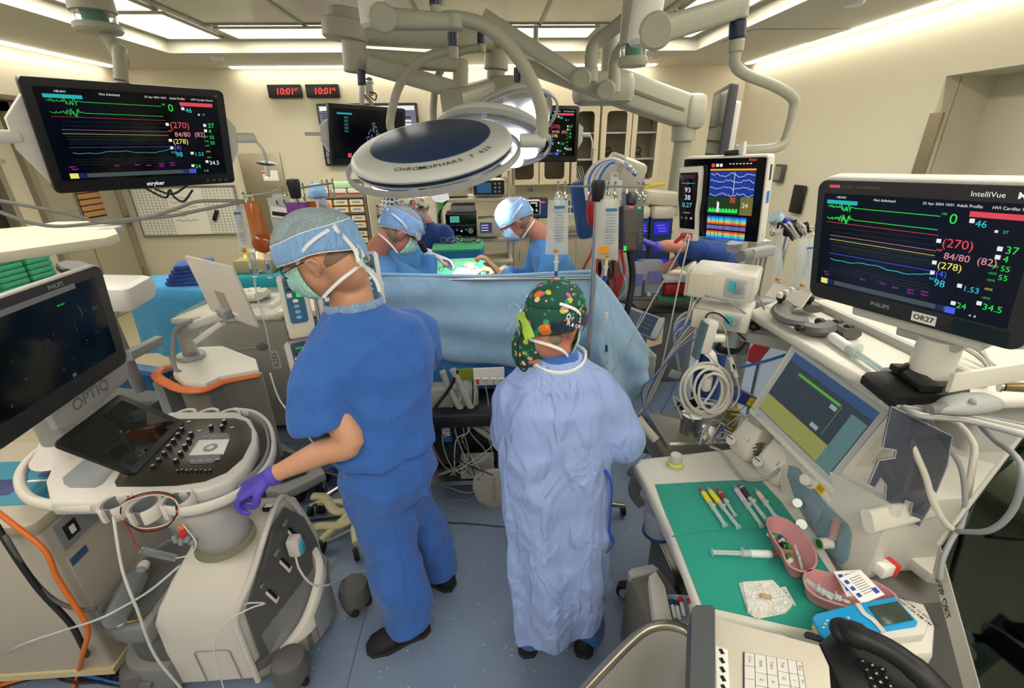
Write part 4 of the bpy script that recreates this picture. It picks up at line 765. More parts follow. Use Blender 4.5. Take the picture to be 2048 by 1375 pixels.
# ---------------------------------------------------------------- blue draped table with folded gowns
bl=cloth('drape_blue','#3f97cf',scale=4,fold=.5);t=thing('draped_table','tall table under a bright blue drape by the left door','table',(-2.85,4.2,0))
def drape(o_,z1,z0,mt,amp=.03,n=10,flare=.06):
 if area2(o_)<0:o_=o_[::-1]
 P=[]
 for i in range(len(o_)):
  a,b=V(o_[i]),V(o_[(i+1)%len(o_)]);P+=[a+(b-a)*k/n for k in range(n)]
 q=MB();cx=sum((p.x for p in P))/len(P);cy=sum((p.y for p in P))/len(P);R_=[]
 for j in range(8):
  f=j/7;R_.append([V((p.x+(p.x-cx)*flare*f+amp*f*math.sin(i*1.3),p.y+(p.y-cy)*flare*f+amp*f*math.cos(i*1.7),z1+(z0-z1)*f))for i,p in enumerate(P)])
 R_=[[V((cx+(p.x-cx)*.6,cy+(p.y-cy)*.6,z1+.002))for p in P]]+R_
 q.rings(R_,mt,caps=(1,0));return q
q=drape([(-3.2,4.45),(-3.15,4.0),(-2.3,3.8),(-2.2,4.4)],.92,.3,bl,.025);q.build('drape',t,world=True,smooth=180)
q=MB();q.box((-2.7,4.2,.89),(.8,.45,.03),steel);[q.cyl((x,y,0),(x,y,.88),.015,steel)for x in(-3.0,-2.4)for y in(4.05,4.35)];q.build('table_frame',t,world=True)
gn=cloth('scrub_navy','#2f4f9a',scale=12)
for k in range(5):q=MB();q.box((-2.62+.01*k,4.12,.945+.036*k),(.36-.02*k,.26,.036),gn,r=.016,rot=(0,0,.1*k));q.build('folded_gown',None,'navy gown in the folded stack on the blue draped table','gown','folded gowns on the blue table')
# ---------------------------------------------------------------- covered cell saver (K255)
t=thing('covered_machine','beige machine under a clear plastic cover tagged K255','machine',(-1.72,3.3,0));q=MB();q.box((0,0,.48),(.62,.5,.86),cart,r=.03);q.build('body',t);q=MB();q.prism([(-.42,-.3),(.3,-.28),(.3,.22),(-.3,.25)],.93,.97,MATS['shelf_cream'],e=.01);q.box((0,0,.985),(.4,.3,.03),white_p,r=.01);q.build('top_tray',t)
q=MB(Matrix.Translation((.18,-.256,.62))@Matrix.Rotation(math.pi/2,4,'X'));q.box((0,0,0),(.06,.14,.004),paper);q.text('K255',.05,ink,M=Matrix.Translation((0,0,.003))@Matrix.Rotation(math.pi/2,4,'Z'),ax='CENTER',bold=.02);q.build('asset_tag',t,smooth=0);q=MB();q.cyl((-.1,-.3,.72),(.12,-.3,.74),.007,chrome);q.ball((.13,-.3,.74),(.04,.028,.028),black_p);q.build('lever',t)
q=drape([(-.36,-.32),(.36,-.32),(.36,.3),(-.36,.3)],1.0,.35,mat('plastic_cover','#cfd8d0',rough=.15,alpha=.28),.02,8);q.build('plastic_cover',t,smooth=180)
rn=random.Random(4);tw=cloth('white_linen','#d8d4c6',scale=14)
for k in range(4):q=MB();q.tube([(-1.72+rn.uniform(-.2,.15),3.25+rn.uniform(-.1,.1),1.03+.01*k)for _ in range(4)],.03,tw,n=10);q.build('crumpled_towel',None,'crumpled white towel on top of the plastic covered machine','towel','crumpled towels on the covered machine')
t=thing('heater_cooler','tall grey vented machine behind the arm-mounted white screen','machine',(-1.15,3.2,0));q=MB();q.box((0,0,.5),(.42,.5,.95),g_sh,r=.04);q.build('body',t);q=MB();[q.box((.02,-.252,.25+.04*k),(.28,.01,.015),g_dk)for k in range(6)];q.build('vent',t);q=MB();q.box((0,-.02,1.0),(.5,.52,.05),MATS['shelf_cream'],r=.02);q.build('top',t);q=MB();q.box((-.05,-.26,.9),(.1,.01,.05),MATS['blue_label']);q.build('label',t)
# ================ right side: anaesthesia workstation
an_w=mat('workstation_white','#d9d5ca',rough=.4,var=.02);an_g=mat('workstation_grey','#b3b4b2',rough=.45,var=.02);an_d=mat('workstation_taupe','#6d6862',rough=.5);teal_p=mat('teal_panel','#7d9aa6',rough=.3,var=.06)
AN=thing('anaesthesia_machine','large cream anaesthesia workstation with a green-draped table at the right','anaesthesia machine',(1.1,1.1,0));ZT=.86
def A_(q,name,par=AN,**k):return q.build(name,par,world=True,**k)
q=MB();q.prism(pz([(1268,928),(1280,915),(1475,893),(1560,930),(1700,1180),(1640,1275),(1405,1225),(1392,1205),(1340,1060)],ZT),ZT-.05,ZT,an_w,e=.015);A_(q,'work_table',smooth=60)
q=MB();q.bar(PZ(1275,940,ZT-.05)+V((.012,0,0)),PZ(1402,1225,ZT-.05)+V((.012,0,0)),.025,.05,an_g);A_(q,'table_rail')
q=MB();q.box((1.2,1.12,.46),(.5,.66,.76),an_d,r=.02);A_(q,'cabinet');q=MB();q.box((.82,1.24,.28),(.3,.42,.4),mat('mirror_steel','#8f8a78',rough=.22,metal=1,var=.2),r=.01);A_(q,'steel_case')
q=MB();q.box((1.32,1.1,.99),(.58,.46,.28),an_w,r=.03);A_(q,'ventilator_housing')
Mx=Matrix(((0,0,-1,1.018),(-1,0,0,0),(0,1,0,0),(0,0,0,1)))
def fx(px,X=1.018):return[(-PX(x,y,X).y,PX(x,y,X).z)for x,y in px]
q=MB();q.prism(fx([(1550,930),(1590,1065),(1685,1175),(1735,1150),(1790,1010),(1640,930)]),-.03,.004,an_w,Mx,e=.004);A_(q,'front_panel')
q=MB();q.prism(fx([(1583,930),(1580,950),(1600,1010),(1640,1075),(1675,1120),(1690,1128),(1700,1118),(1708,1068),(1700,1048),(1650,1000),(1600,935)]),.004,.012,teal_p,Mx,e=.003);tp=A_(q,'teal_panel',label='glossy grey-teal front panel')
q=MB();q.prism(fx([(1617,985),(1655,1020),(1640,1050),(1608,1010)]),.012,.016,mat('small_lcd','#8f9aa8',rough=.2),Mx,e=.001);q.build('small_display',tp,world=True)
q=MB();a_=PX(1662,1085,1.0);q.cyl(a_,a_+V((-.035,0,.0)),.016,white_p);q.cyl(a_+V((-.035,0,0)),a_+V((-.037,0,0)),.013,mat('green_cap','#2f8a2f',rough=.3));q.build('flush_knob',tp,world=True)
q=MB();q.cyl(PX(1665,1075,1.0),PX(1675,1040,1.0),.012,mat('pink_glass','#b89a98',rough=.2));q.build('flow_tube',tp,world=True);q=MB();q.cyl(PX(1595,1005,1.0),PX(1595,1005,.98),.014,silver);q.cyl(PX(1603,1048,1.0),PX(1603,1048,.98),.016,silver);q.build('gauge',tp,world=True)
for k,(x,y)in enumerate(((1.42,1.4),(1.42,.85),(.72,1.4),(.72,.9))):q=MB();q.cyl((x-.02,y,.06),(x+.02,y,.06),.06,rubber,n=20,e=.008);q.cyl((x,y,.06),(x,y,.14),.03,an_g);A_(q,'caster')
q=MB();q.box((1.05,1.12,.1),(.8,.66,.06),an_g,r=.04);A_(q,'base_frame')
for k in range(3):q=MB();q.box((.94,1.12,.22+.2*k),(.012,.6,.17),an_w,r=.004);A_(q,'drawer')
# top shelf
q=MB();q.prism([(1.02,1.64),(1.03,.98),(1.1,.93),(1.75,.93),(1.75,1.75),(1.2,1.75)],1.36,1.395,an_w,e=.012);A_(q,'top_shelf',smooth=60)
q=MB();q.box((1.52,1.3,1.2),(.2,.5,.34),an_g,r=.02);q.bar((1.12,1.22,1.2),(1.48,1.25,1.2),.1,.06,an_g);A_(q,'shelf_support')
q=MB();q.box((1.3,1.36,1.405),(.02,.75,.03),an_g);q.build('shelf_lip',AN,world=True)
# ventilator screen
MD=frame((1.034,1.212,1.201),(1.266,.102,-1.466))
q=MB();q.prism(rrect(.415,.32,.012,cy=-.005),-.055,-.004,an_w,MD,e=.008);vs_=A_(q,'ventilator_screen');q=MB();q.prism(rrect(.375,.275,.004,2,cy=-.002),-.005,.001,mat('screen_surround','#b9bcbc',rough=.35),MD);q.build('surround',vs_,world=True)
q=MB();q.box((0,0,.0012),(.34,.24,.002),glow('vent_bg','#323c46',.75),MD);q.build('display',vs_,world=True)
q=MB(MD@Matrix.Translation((0,0,.0026)));q.box((-.02,-.085,0),(.30,.065,.0005),glow('vent_olive','#8f9350',.75));q.box((0,.105,0),(.34,.03,.0005),glow('vent_blue','#33507a',.7));q.box((.14,-.025,0),(.055,.19,.0006),glow('vent_teal','#5b7f7c',.7));q.box((-.02,.068,0),(.18,.009,.0006),glow('vent_green','#56a03a',.8))
for c_,d_ in(((.055,.05,0),(.024,.014,.0008)),((.04,-.035,0),(.03,.014,.0008))):q.box(c_,d_,glow('vent_key','#8fa0a0',.8))
q.text('Standby',.016,G_['k'],at=(-.03,-.075,0),ax='CENTER');q.text('Dosing gas: Air',.007,G_['k'],at=(-.03,-.09,0),ax='CENTER');[q.text('Patient %d:  0 mL'%k,.006,G_['d'],at=(-.06,.03-.01*k,.001))for k in range(5)];q.box((.075,.015,0),(.0012,.11,.0006),MATS['glow_vent_green']);q.build('readout',vs_,world=True,smooth=0)
q=MB(MD@Matrix.Translation((-.01,.145,-.0035)));q.text('Dräger',.017,mat('navy_ink','#1d2c6a'),ax='CENTER',bold=.02);q.build('logo',vs_,world=True,smooth=0)
for(x,y,mt,r_)in((-.193,-.14,mat('lime_dot','#9fd03a'),.007),(-.165,-.147,mat('pale_blue','#9cc4d8'),.008)):q=MB();q.lathe([(r_,0),(r_,.001),(.001,.001)],mt,MD@Matrix.Translation((x,y,-.0035)),14);q.build('sticker',vs_,world=True)
q=MB();q.lathe([(.026,0),(.026,.004),(.019,.006),(.018,.03),(.014,.034),(.001,.034)],white_p,MD@Matrix.Translation((.125,-.185,-.02)),24);q.box((.16,-.17,-.03),(.11,.06,.03),an_w,MD,r=.01);q.build('rotary_knob',vs_,world=True);q=MB();q.box((.165,-.18,-.0145),(.028,.028,.001),mat('yellow_sticker','#e0c020'),MD);[q.box((.165,-.174-.006*k,-.0138),(.02,.002,.0006),ink,MD)for k in range(3)];q.build('yellow_sticker',vs_,world=True)
# vaporisers
def vapor(x,y,num,label):
 p=PZ(x,y,ZT);t=thing('vaporizer',label,'vaporizer',(p.x,p.y,ZT),(0,0,-1.35),'vaporizers on the workstation table')
 q=MB();q.rings([[V((a,b_,z))for a,b_ in rrect(w,d,.02,4,cy=cy)]for w,d,z,cy in((.1,.12,.002,0),(.11,.13,.01,0),(.11,.13,.07,0),(.10,.11,.11,.015),(.092,.09,.14,.02))],an_w);q.build('body',t,smooth=50)
 q=MB();q.lathe([(.044,.14),(.046,.145),(.046,.165),(.038,.172),(.036,.19),(.03,.194),(.001,.194)],an_g,Matrix.Translation((0,.02,0)),26);q.build('dial',t);q=MB();q.cyl((0,.02,.194),(0,.02,.204),.012,silver);[q.cyl((.026*math.cos(a),.02+.026*math.sin(a),.194),(.026*math.cos(a),.02+.026*math.sin(a),.196),.003,ink,n=6)for a in(0,1,2,3,4,5)];q.build('dial_cap',t)
 q=MB();q.cyl((-.03,-.07,.055),(-.03,-.085,.06),.02,white_p,e=.003);q.tube([(-.05,-.075,.06),(-.03,-.09,.075),(-.012,-.075,.06),(-.03,-.088,.045)],.0018,cb,n=5,closed=True);q.build('filler_cap',t)
 q=MB(Matrix.Translation((.035,-.067,.1))@Matrix.Rotation(math.pi/2-.5,4,'X'));q.text(str(num),.022,ink);q.build('number',t)
 q=MB();[q.box((.0565,-.03+.012*(k%2),.09-.008*k),(.002,.03+.01*(k%3),.003),ink)for k in range(8)];q.build('label_print',t)
vapor(1500,905,1,'white vaporizer at the far end of the workstation table');vapor(1556,950,2,'white vaporizer numbered 2, beside the ventilator screen')
t=thing('absorber_cap','clear round cap with a lime ring set in the far left corner of the table','cap',PZ(1350,930,ZT));q=MB();q.lathe([(.034,0),(.034,.004),(.03,.006)],an_g);q.lathe([(.021,.016),(.023,.02),(.023,.045),(.02,.05),(.001,.05)],mat('frosted','#c9ccca',rough=.25,alpha=.85),n=24);q.build('cap_body',t);q=MB();q.lathe([(.026,.005),(.028,.007),(.028,.013),(.025,.016)],mat('lime','#d3e04a'));q.build('lime_ring',t)
# smoked plastic guard with slots
Yg=.855
q=MB();sm=mat('smoked_plastic','#484c5c',rough=.08,alpha=.72,coat=.5)
gp=[(1783,812),(1905,872),(1895,930),(1872,985),(1850,960),(1862,1010),(1838,1052),(1818,1040),(1825,1005),(1812,1000),(1800,1020),(1770,1000),(1772,970),(1762,955),(1750,975),(1737,968),(1758,920),(1790,915),(1792,900),(1765,895)]
My=Matrix(((1,0,0,0),(0,0,-1,Yg),(0,1,0,0),(0,0,0,1)))
q.prism([(PY(x,y,Yg).x,PY(x,y,Yg).z)for x,y in gp],-.004,.002,sm,My);A_(q,'smoked_guard',smooth=0)
q=MB();q.tube([PY(x,y,Yg-.003)for x,y in gp],.0018,mat('plastic_edge','#a8acb8',rough=.2),n=5,sm=0,closed=True);A_(q,'guard_edge')
q=MB();q.bar(PY(1735,1042,.84),PY(1885,1005,.9),.03,.06,an_w,r=.012,up=(0,.6,1));A_(q,'hand_rest')
# teal-draped cloth on table
gd=cloth('green_drape','#1f9482',scale=3.5,fold=.35,var=.05,crease=.6)
dp_=pz([(1310,968),(1420,962),(1520,958),(1560,1000),(1615,1075),(1690,1190),(1640,1262),(1560,1245),(1405,1210),(1352,1075),(1325,1010)],ZT+.003)
q=MB();q.prism(dp_,ZT,ZT+.004,gd,e=.001);q.tube([PZ(1345,1072,ZT+.005),PZ(1400,1062,ZT+.006),PZ(1470,1055,ZT+.006),PZ(1560,1052,ZT+.005)],.0025,gd,n=8);q.build('surgical_towel',None,'green surgical towel spread over the workstation table','towel')
# syringes
clr=mat('syringe_clear','#d9e6e4',rough=.15,alpha=.5);plg=mat('plunger','#cfe0dc',rough=.3,alpha=.65)
def syringe(p0,p1,lab,tip,label,r=.009,z=ZT+.014,group='syringes on the green towel',band=None):
 a,b=PZ(*p0,z),PZ(*p1,z);d=b-a;L=d.length;t=thing('syringe',label,'syringe',Matrix.Translation(a)@d.to_track_quat('Z','X').to_matrix().to_4x4(),group=group)
 q=MB();q.lathe([(.002,.012),(.003,.016),(r,.02),(r,L*.55),(r-.001,L*.55),(r-.001,.022),(.001,.02)],clr,n=16);q.box((0,0,L*.55),(r*4,r*1.6,.002),clr,r=r*.7);q.build('barrel',t)
 q=MB();q.cyl((0,0,0),(0,0,.014),.0048,tip,n=10,e=.001);q.build('tip_cap',t)
 q=MB();q.lathe([(r*1.02,.026),(r*1.03,.027),(r*1.03,L*.42),(r*1.02,L*.421)],lab,n=16);q.build('label',t,'coloured drug label')
 q=MB();q.box((0,0,(L*.45+L)/2),(.004,r*1.3,L*.55),plg);q.box((0,0,(L*.45+L)/2),(r*1.3,.004,L*.55),plg);q.cyl((0,0,L-.002),(0,0,L),r*1.05,plg,n=16);q.build('plunger',t);q=MB();q.cyl((0,0,L*.43),(0,0,L*.455),r*.9,black_p,n=14);q.build('stopper',t);return t
lb_y=mat('label_yellow','#e8d020');lb_r=mat('label_red','#b02028');lb_p=mat('label_lilac','#c8b0c8');lb_b=mat('label_black','#3a3040');lb_w=mat('label_white','#e0e4e8');rp=mat('red_plastic','#c8322c')
syringe((1401,976),(1450,1050),lb_y,rp,'yellow-labelled syringe with a red cap, leftmost on the green towel');syringe((1414,973),(1477,1054),lb_y,grey_p,'yellow-labelled syringe with a grey cap, second from the left');syringe((1436,977),(1470,1030),lb_r,rp,'red-labelled syringe with a red cap on the green towel',r=.007)
syringe((1467,970),(1524,1052),lb_p,grey_p,'lilac-labelled syringe with a grey cap on the green towel');syringe((1478,967),(1533,1040),lb_b,rp,'dark-labelled syringe with a red cap on the green towel');syringe((1510,976),(1552,1034),mat('label_orange_white','#d8b8a8'),grey_p,'short syringe with a pink and orange label, rightmost of the row');syringe((1556,1108),(1424,1104),lb_w,rp,'large syringe with a red cap lying crosswise on the green towel',r=.011)
# kidney dishes
pk=mat('pink_plastic','#c98f92',rough=.45,var=.03)
def kidney(px,label,name='kidney_dish'):
 o_=catmull([PZ(x,y,ZT+.055)for x,y in px],5,True);c_=sum(o_,V((0,0,0)))/len(o_);t=thing(name,label,'kidney dish',(c_.x,c_.y,ZT+.004),group='pink kidney dishes')
 oo=[(p.x,p.y)for p in o_];oo=oo if area2(oo)>0 else oo[::-1];q=MB()
 def R(d,z):return[V((*p,z))for p in inset(oo,d)]
 q.rings([R(.02,ZT+.005),R(.01,ZT+.02),R(.002,ZT+.053),R(-.002,ZT+.055),R(-.002,ZT+.058),R(.003,ZT+.058),R(.006,ZT+.05),R(.013,ZT+.02),R(.024,ZT+.009)],pk);q.build('dish',t,world=True,smooth=60);return t
kidney([(1533,1045),(1545,1034),(1575,1040),(1605,1065),(1628,1098),(1633,1125),(1622,1140),(1600,1142),(1575,1128),(1562,1100),(1545,1075)],'pink kidney dish holding green and white vial caps')
kidney([(1608,1150),(1630,1140),(1680,1152),(1740,1160),(1790,1190),(1780,1215),(1720,1218),(1650,1200),(1615,1178)],'pink kidney dish holding used glass tubes and foil packets')
gc=mat('green_cap','#2f8a2f');rn=random.Random(8)
for k,(x,y,mt)in enumerate(((1549,1068,white_p),(1556,1064,gc),(1567,1070,white_p),(1561,1076,gc),(1566,1083,gc),(1572,1080,black_p),(1576,1086,black_p),(1581,1100,gc),(1583,1110,white_p),(1570,1073,mat('blue_cap','#2858b0')))):
 p=PZ(x,y+8,ZT+.02);d_=V((rn.uniform(-1,1),rn.uniform(-1,1),0)).normalized();q=MB();q.cyl(p,p+d_*.022,.007,mt,n=12,e=.0015)
 q.build('vial_cap',None,{white_p:'white',gc:'green',black_p:'black'}.get(mt,'blue')+' vial cap lying in the farther pink kidney dish','cap','vial caps in the kidney dish')
syringe((1590,1090),(1605,1140),clr,clr,'small clear empty tube lying in the farther pink dish',r=.005,z=ZT+.022,group='loose tubes in the pink dishes')
t=syringe((1665,1198),(1612,1160),mat('label_clear','#c8c4c0',alpha=.4),clr,'clear used syringe with its flange over the rim of the nearer pink dish',r=.009,z=ZT+.055,group='loose tubes in the pink dishes');syringe((1700,1205),(1645,1182),MATS['label_clear'],clr,'second clear used syringe crossing the nearer pink dish',r=.009,z=ZT+.055,group='loose tubes in the pink dishes')
for k,(x,y,a,lb)in enumerate(((1722,1172,.15,'upper white and blue foil packet in the nearer pink dish'),(1708,1165,-.2,'lower white and blue foil packet peeking out from under another one'))):
 p=PZ(x,y,ZT+.085-.008*k);t=thing('foil_packet',lb,'packet',p,(.1,-.25,a),'foil packets in the pink dish');q=MB();q.box((0,0,0),(.065,.07,.002),paper);q.build('wrapper',t);q=MB();[q.box((-.022,.02-.018*i,.0014),(.01,.01,.0006),mat('print_blue','#2f50b0'))for i in range(3)];q.box((.022,-.02,.0014),(.012,.014,.0006),MATS['print_blue']);[q.box((.004,.024-.006*i,.0014),(.03,.0016,.0005),grey_p)for i in range(8)];q.build('print',t)
t=thing('gauze_stack','stack of folded white gauze with a small ampoule on top','gauze',PZ(1530,1195,ZT+.005));gz=cloth('gauze','#e8e5dc',scale=20,weave=.6)
for k in range(3):q=MB();q.prism(pz([(1478+3*k,1164+k),(1545,1160+k),(1583+k,1212-2*k),(1572,1224),(1515,1235-3*k),(1496,1222)],ZT+.01),ZT+.005+.004*k,ZT+.0085+.004*k,gz);q.build('gauze_sheet',t,world=True)
q=MB();q.cyl(PZ(1520,1190,ZT+.022),PZ(1543,1194,ZT+.022),.006,mat('amber_clear','#c8a870',rough=.1,alpha=.6),e=.002);q.build('ampoule',None,'tiny amber ampoule on the white gauze stack','ampoule');q=MB();q.prism(pz([(1556,1176),(1571,1172),(1592,1209),(1578,1212)],ZT+.006),ZT+.005,ZT+.0062,paper)
for i in range(9):a_=PZ(1566+2.4*i,1177+4*i,ZT+.0066);q.box(a_,(.014,.0008+.0005*(i%3),.0004),ink,rot=(0,0,.35))
q.build('barcode_sticker',None,'white barcode sticker beside the gauze stack','sticker')
# ---------------------------------------------------------------- patient monitor MX
MXF=frame((1.0,1.026,1.748),(1.749,-.031,-1.298));t=thing('patient_monitor','wide patient monitor with vital signs and an OR27 sticker at the right','monitor',MXF)
q=MB();q.prism(rrect(.5,.345,.028),-.07,-.012,an_w,e=.012);q.build('case',t);q=MB();q.prism(rrect(.488,.334,.026),-.014,0,mat('bezel_charcoal','#2b2b2e'),e=.003);bz=q.build('bezel',t)
q=MB();q.box((-.005,.006,.0006),(.435,.255,.001),mat('screen_soft','#0d1428',rough=.22));q.build('screen',t)
readout(t,-.005,.006,lambda q:vitals(q,.43,.25,.9));readout(t,0,0,lambda q:(q.text('PHILIPS',.015,silver,at=(-.04,-.142,0),ax='CENTER',bold=.02),q.text('IntelliVue',.015,G_['w'],at=(.1,.148,0)),q.text('MX800',.017,G_['w'],at=(.175,.148,0),bold=.03)),.0012,'lettering')
q=MB();q.box((-.195,.152,.001),(.028,.007,.001),G_['r']);q.box((-.16,.152,.001),(.028,.007,.001),dgrey_p);q.box((-.11,.152,.001),(.06,.006,.001),dgrey_p);q.build('alarm_lamps',t)
q=MB(Matrix.Translation((.062,-.146,.001)));q.box((0,0,0),(.052,.024,.001),paper);q.text('OR27',.018,ink,at=(0,0,.001),ax='CENTER',bold=.02);q.build('sticker',t,smooth=0);q=MB();q.box((.17,-.145,.0005),(.1,.035,.001),mat('dark_gloss2','#1c2a30',rough=.1));q.build('control_touch',t)
q=MB();q.box((.02,-.19,-.05),(.3,.03,.05),an_w,r=.008);q.box((.05,-.22,-.07),(.14,.03,.06),an_g,r=.008);q.build('tray_bracket',t)
q=MB();b0=MXF@V((.07,-.22,-.07));q.cyl((b0 .x,b0 .y,1.395),b0,.045,an_w,n=24);q.cyl((b0 .x,b0 .y,1.42),(b0 .x,b0 .y,1.45),.047,mat('warn_print','#8a8880'));q.build('stand_post',t,world=True)
# clutter on the top shelf
ZS=1.397
def onshelf(x,y,dz=0):return PZ(x,y,ZS+dz)
t=thing('gel_holder','grey C-shaped clamp with black knobs at the shelf front','clamp',onshelf(1590,640));q=MB();q.tube([onshelf(1615,645,.03),onshelf(1580,640,.03),onshelf(1562,625,.03),onshelf(1575,608,.03),onshelf(1605,604,.03),onshelf(1628,618,.03)],(.016,.035),g_dk,n=8,flat=(0,0,1));q.build('clamp_body',t,world=True)
for p in((1558,612),(1584,600),(1615,614)):q=MB();q.lathe([(.008,0),(.009,.02),(.016,.028),(.016,.045),(.001,.048)],black_p,Matrix.Translation(onshelf(*p,.03)),14);q.build('knob',t,world=True)
t=thing('gel_holder','grey wavy clamp bar with black knobs lying farther along the shelf','clamp',onshelf(1650,660));q=MB();q.tube([onshelf(1610,655,.02),onshelf(1640,660,.025),onshelf(1665,650,.02),onshelf(1705,668,.02)],(.02,.035),g_dk,n=8,flat=(0,0,1));q.build('clamp_body',t,world=True)
for p in((1600,655),(1640,643),(1675,645),(1697,655)):q=MB();q.ball(onshelf(*p,.035),(.017,.017,.014),black_p);q.build('knob',t,world=True)
syringe((1657,668),(1770,745),lb_w,grey_p,'big clear syringe with a printed label on the white top shelf',r=.016,z=ZS+.018,group=None)
q=MB();q.box(onshelf(1600,700,.02)*0+PZ(1575,590,ZS+.06),(.01,.16,.06),white_p,rot=(0,.6,.3));[q.box(PZ(1560+12*k,590-5*k,ZS+.08),(.014,.02,.02),white_p,r=.003)for k in range(3)];q.build('probe_rack',None,'small white notched rack at the left end of the top shelf','rack')
t=thing('tablet_case','black tablet in a rugged case with a belt clip lying on the shelf edge','tablet case',PZ(1830,770,ZS+.03));cp_=pz([(1725,748),(1732,742),(1870,735),(1942,775),(1940,785),(1785,795)],ZS+.04);q=MB();q.prism(cp_,ZS+.012,ZS+.04,mat('rugged_black','#121214',rough=.55),e=.006);q.build('case',t,world=True);q=MB();q.bar(PZ(1800,733,ZS+.052),PZ(1862,778,ZS+.052),.05,.018,MATS['rugged_black']);q.bar(PZ(1792,740,ZS+.06),PZ(1815,732,ZS+.06),.012,.02,black_p);q.build('belt_clip',t,world=True)
cwm=mat('cable_cream','#d2ccbe',rough=.4);cgm=mat('cable_midgrey','#9a9a9e',rough=.4)
rn=random.Random(15)
for k in range(9):dx=rn.uniform(-8,8);cable('thin grey lead in the coil behind the tablet case',[onshelf(1905+dx,715+k*2,.01+.004*k),onshelf(1860+dx,690+k*2,.02+.004*k),onshelf(1890,675+k,.05+.003*k),onshelf(1950+dx,690+k*3,.03+.004*k),onshelf(1985,725+k*3,.015),onshelf(2030,745+k*3,.01)],.0028,cgm if k%3 else cwm,'lead','cable','coiled leads behind the tablet case')
for k in range(5):cable('thin pale cable running over the right end of the shelf',[onshelf(1750+10*k,800+2*k,.01),onshelf(1840,812+5*k,.012+.004*k),onshelf(1930,825+4*k,.01),onshelf(2060,850+6*k,.02)],.003+.0006*k,cwm if k%2 else cgm,group='cables over the right end of the shelf')
t=thing('ultrasound_probe','pale grey hand-held ultrasound probe lying on the cables at the right','probe',onshelf(1930,808,.03));q=MB();q.rings([ellring(onshelf(x,y,.035),(PZ(1990,800,ZS)-PZ(1860,815,ZS)),(0,0,1),a,b_,16)for x,y,a,b_ in((1868,818,.01,.012),(1885,815,.014,.02),(1905,811,.02,.03),(1940,806,.023,.034),(1975,803,.02,.03),(1990,802,.012,.02))],mat('probe_grey','#a3a5a3',rough=.4));q.build('probe_body',t,world=True,smooth=80);q=MB();q.cyl(onshelf(1858,819,.035),onshelf(1885,815,.035),.012,g_sh,r1=.016);q.build('strain_relief',t,world=True)
cable('thick cream cable looping down from the tablet case past the dark panel',[PY(1815,795,.93),PY(1818,850,.88),PY(1825,890,.86),PY(1850,950,.84),PY(1865,1000,.82),PY(1890,1045,.8),PY(1915,1058,.8),PY(1930,1020,.82),PY(1945,930,.86),PY(1948,890,.88),PY(1920,850,.92),PY(1880,828,.95),PY(1800,805,.98)],.0078,cwm)
cable('grey probe cable hanging from the shelf beside the dark panel',[onshelf(1860,819,.035),PY(1862,845,.9),PY(1895,890,.86),PY(1922,935,.84),PY(1930,990,.82),PY(1928,1040,.8),PY(1905,1075,.78),PY(1885,1120,.76),PY(1880,1160,.74)],.0062,cgm)
cable('long grey cable bending across the smoked panel at the right edge',[onshelf(1945,800,.06),PY(1955,840,.85),PY(1990,880,.8),PY(2030,910,.72),PY(2045,950,.68),PY(2025,1020,.68),PY(1980,1060,.7),PY(1915,1062,.76)],.0065,cgm)
q=MB();q.bar(onshelf(1900,765,.08),onshelf(2070,738,.1),.01,.05,an_w);q.build('shelf_arm',None,'white rail crossing behind the tablet case to the right edge','rail');q=MB();q.cyl(onshelf(2005,772,.05),onshelf(2060,775,.05),.012,mat('brass','#9c8a58'));q.cyl(onshelf(2004,772,.05),onshelf(1998,771,.05),.015,steel);q.build('probe_plug',None,'metal cable plug at the right edge above the smoked panel','plug')
q=MB();q.box(PY(2010,715,1.35),(.3,.01,.12),mat('chart_cream','#cfc49a'),rot=(-.3,0,.1));q.build('paper_chart',None,'cream printed chart sheet behind the cables at the right edge','paper')
# ---------------------------------------------------------------- glossy smoked screen at the far right
Xp=1.13;C0,C1,C2=PX(1880,1088,Xp),PX(2045,868,Xp+.12),PX(1968,1400,Xp-.04)
t=thing('tilted_screen','dark mirror-like screen in a white frame printed 500P ORT at the lower right','screen',C2);ev=(C1-C0).normalized();ew=(C2-C0).normalized();en=ev.cross(ew).normalized()
if en.x>0:en=-en
q=MB();q.raw([C0,C1,C1+ew*.6,C2+ew*.05],[(0,1,2,3),(3,2,1,0)],mat('mirror_screen','#66736f',rough=.04,metal=1,var=.02));q.raw([p-en*.02 for p in(C0,C1,C1+ew*.6,C2+ew*.05)],[(0,1,2,3),(3,2,1,0)],an_g);q.build('screen',t,world=True,smooth=0)
q=MB();q.bar(C0,C1,.008,.02,an_w,up=en);fwd_=(C2-C0).normalized();side_=-ev*.048
q.raw([C0+en*.004,C2+en*.004+ew*.05,C2+side_+en*.004+ew*.05,C0+side_*.9+ew*.03+en*.004]+[p-en*.02 for p in(C0,C2+ew*.05,C2+side_+ew*.05,C0+side_*.9+ew*.03)],[(0,1,2,3),(3,2,1,0),(0,4,5,1),(2,3,7,6),(0,3,7,4),(4,5,6,7)],an_w);q.build('frame',t,world=True,smooth=0)
Mq=Matrix((ew,ev,ew.cross(ev))).transposed().to_4x4();Mq.translation=C0+en*.006-ev*.034+ew*.05
q=MB(Mq);q.text('500P ORT',.023,ink,sx=.95,bold=.01);q.build('lettering',t,world=True,smooth=0)
q=MB();q.prism(pz([(1750,1060),(1800,1040),(1905,1095),(1880,1150),(1860,1145)],.92),.88,.92,an_w,e=.01);q.build('side_tray',None,'cream side tray between the workstation and the mirror-like screen','tray')
q=MB();q.box(PZ(1790,1130,.6),(.3,.5,.5),an_d,r=.01);q.build('storage_column',None,'taupe cabinet column below the cream side tray','cabinet')
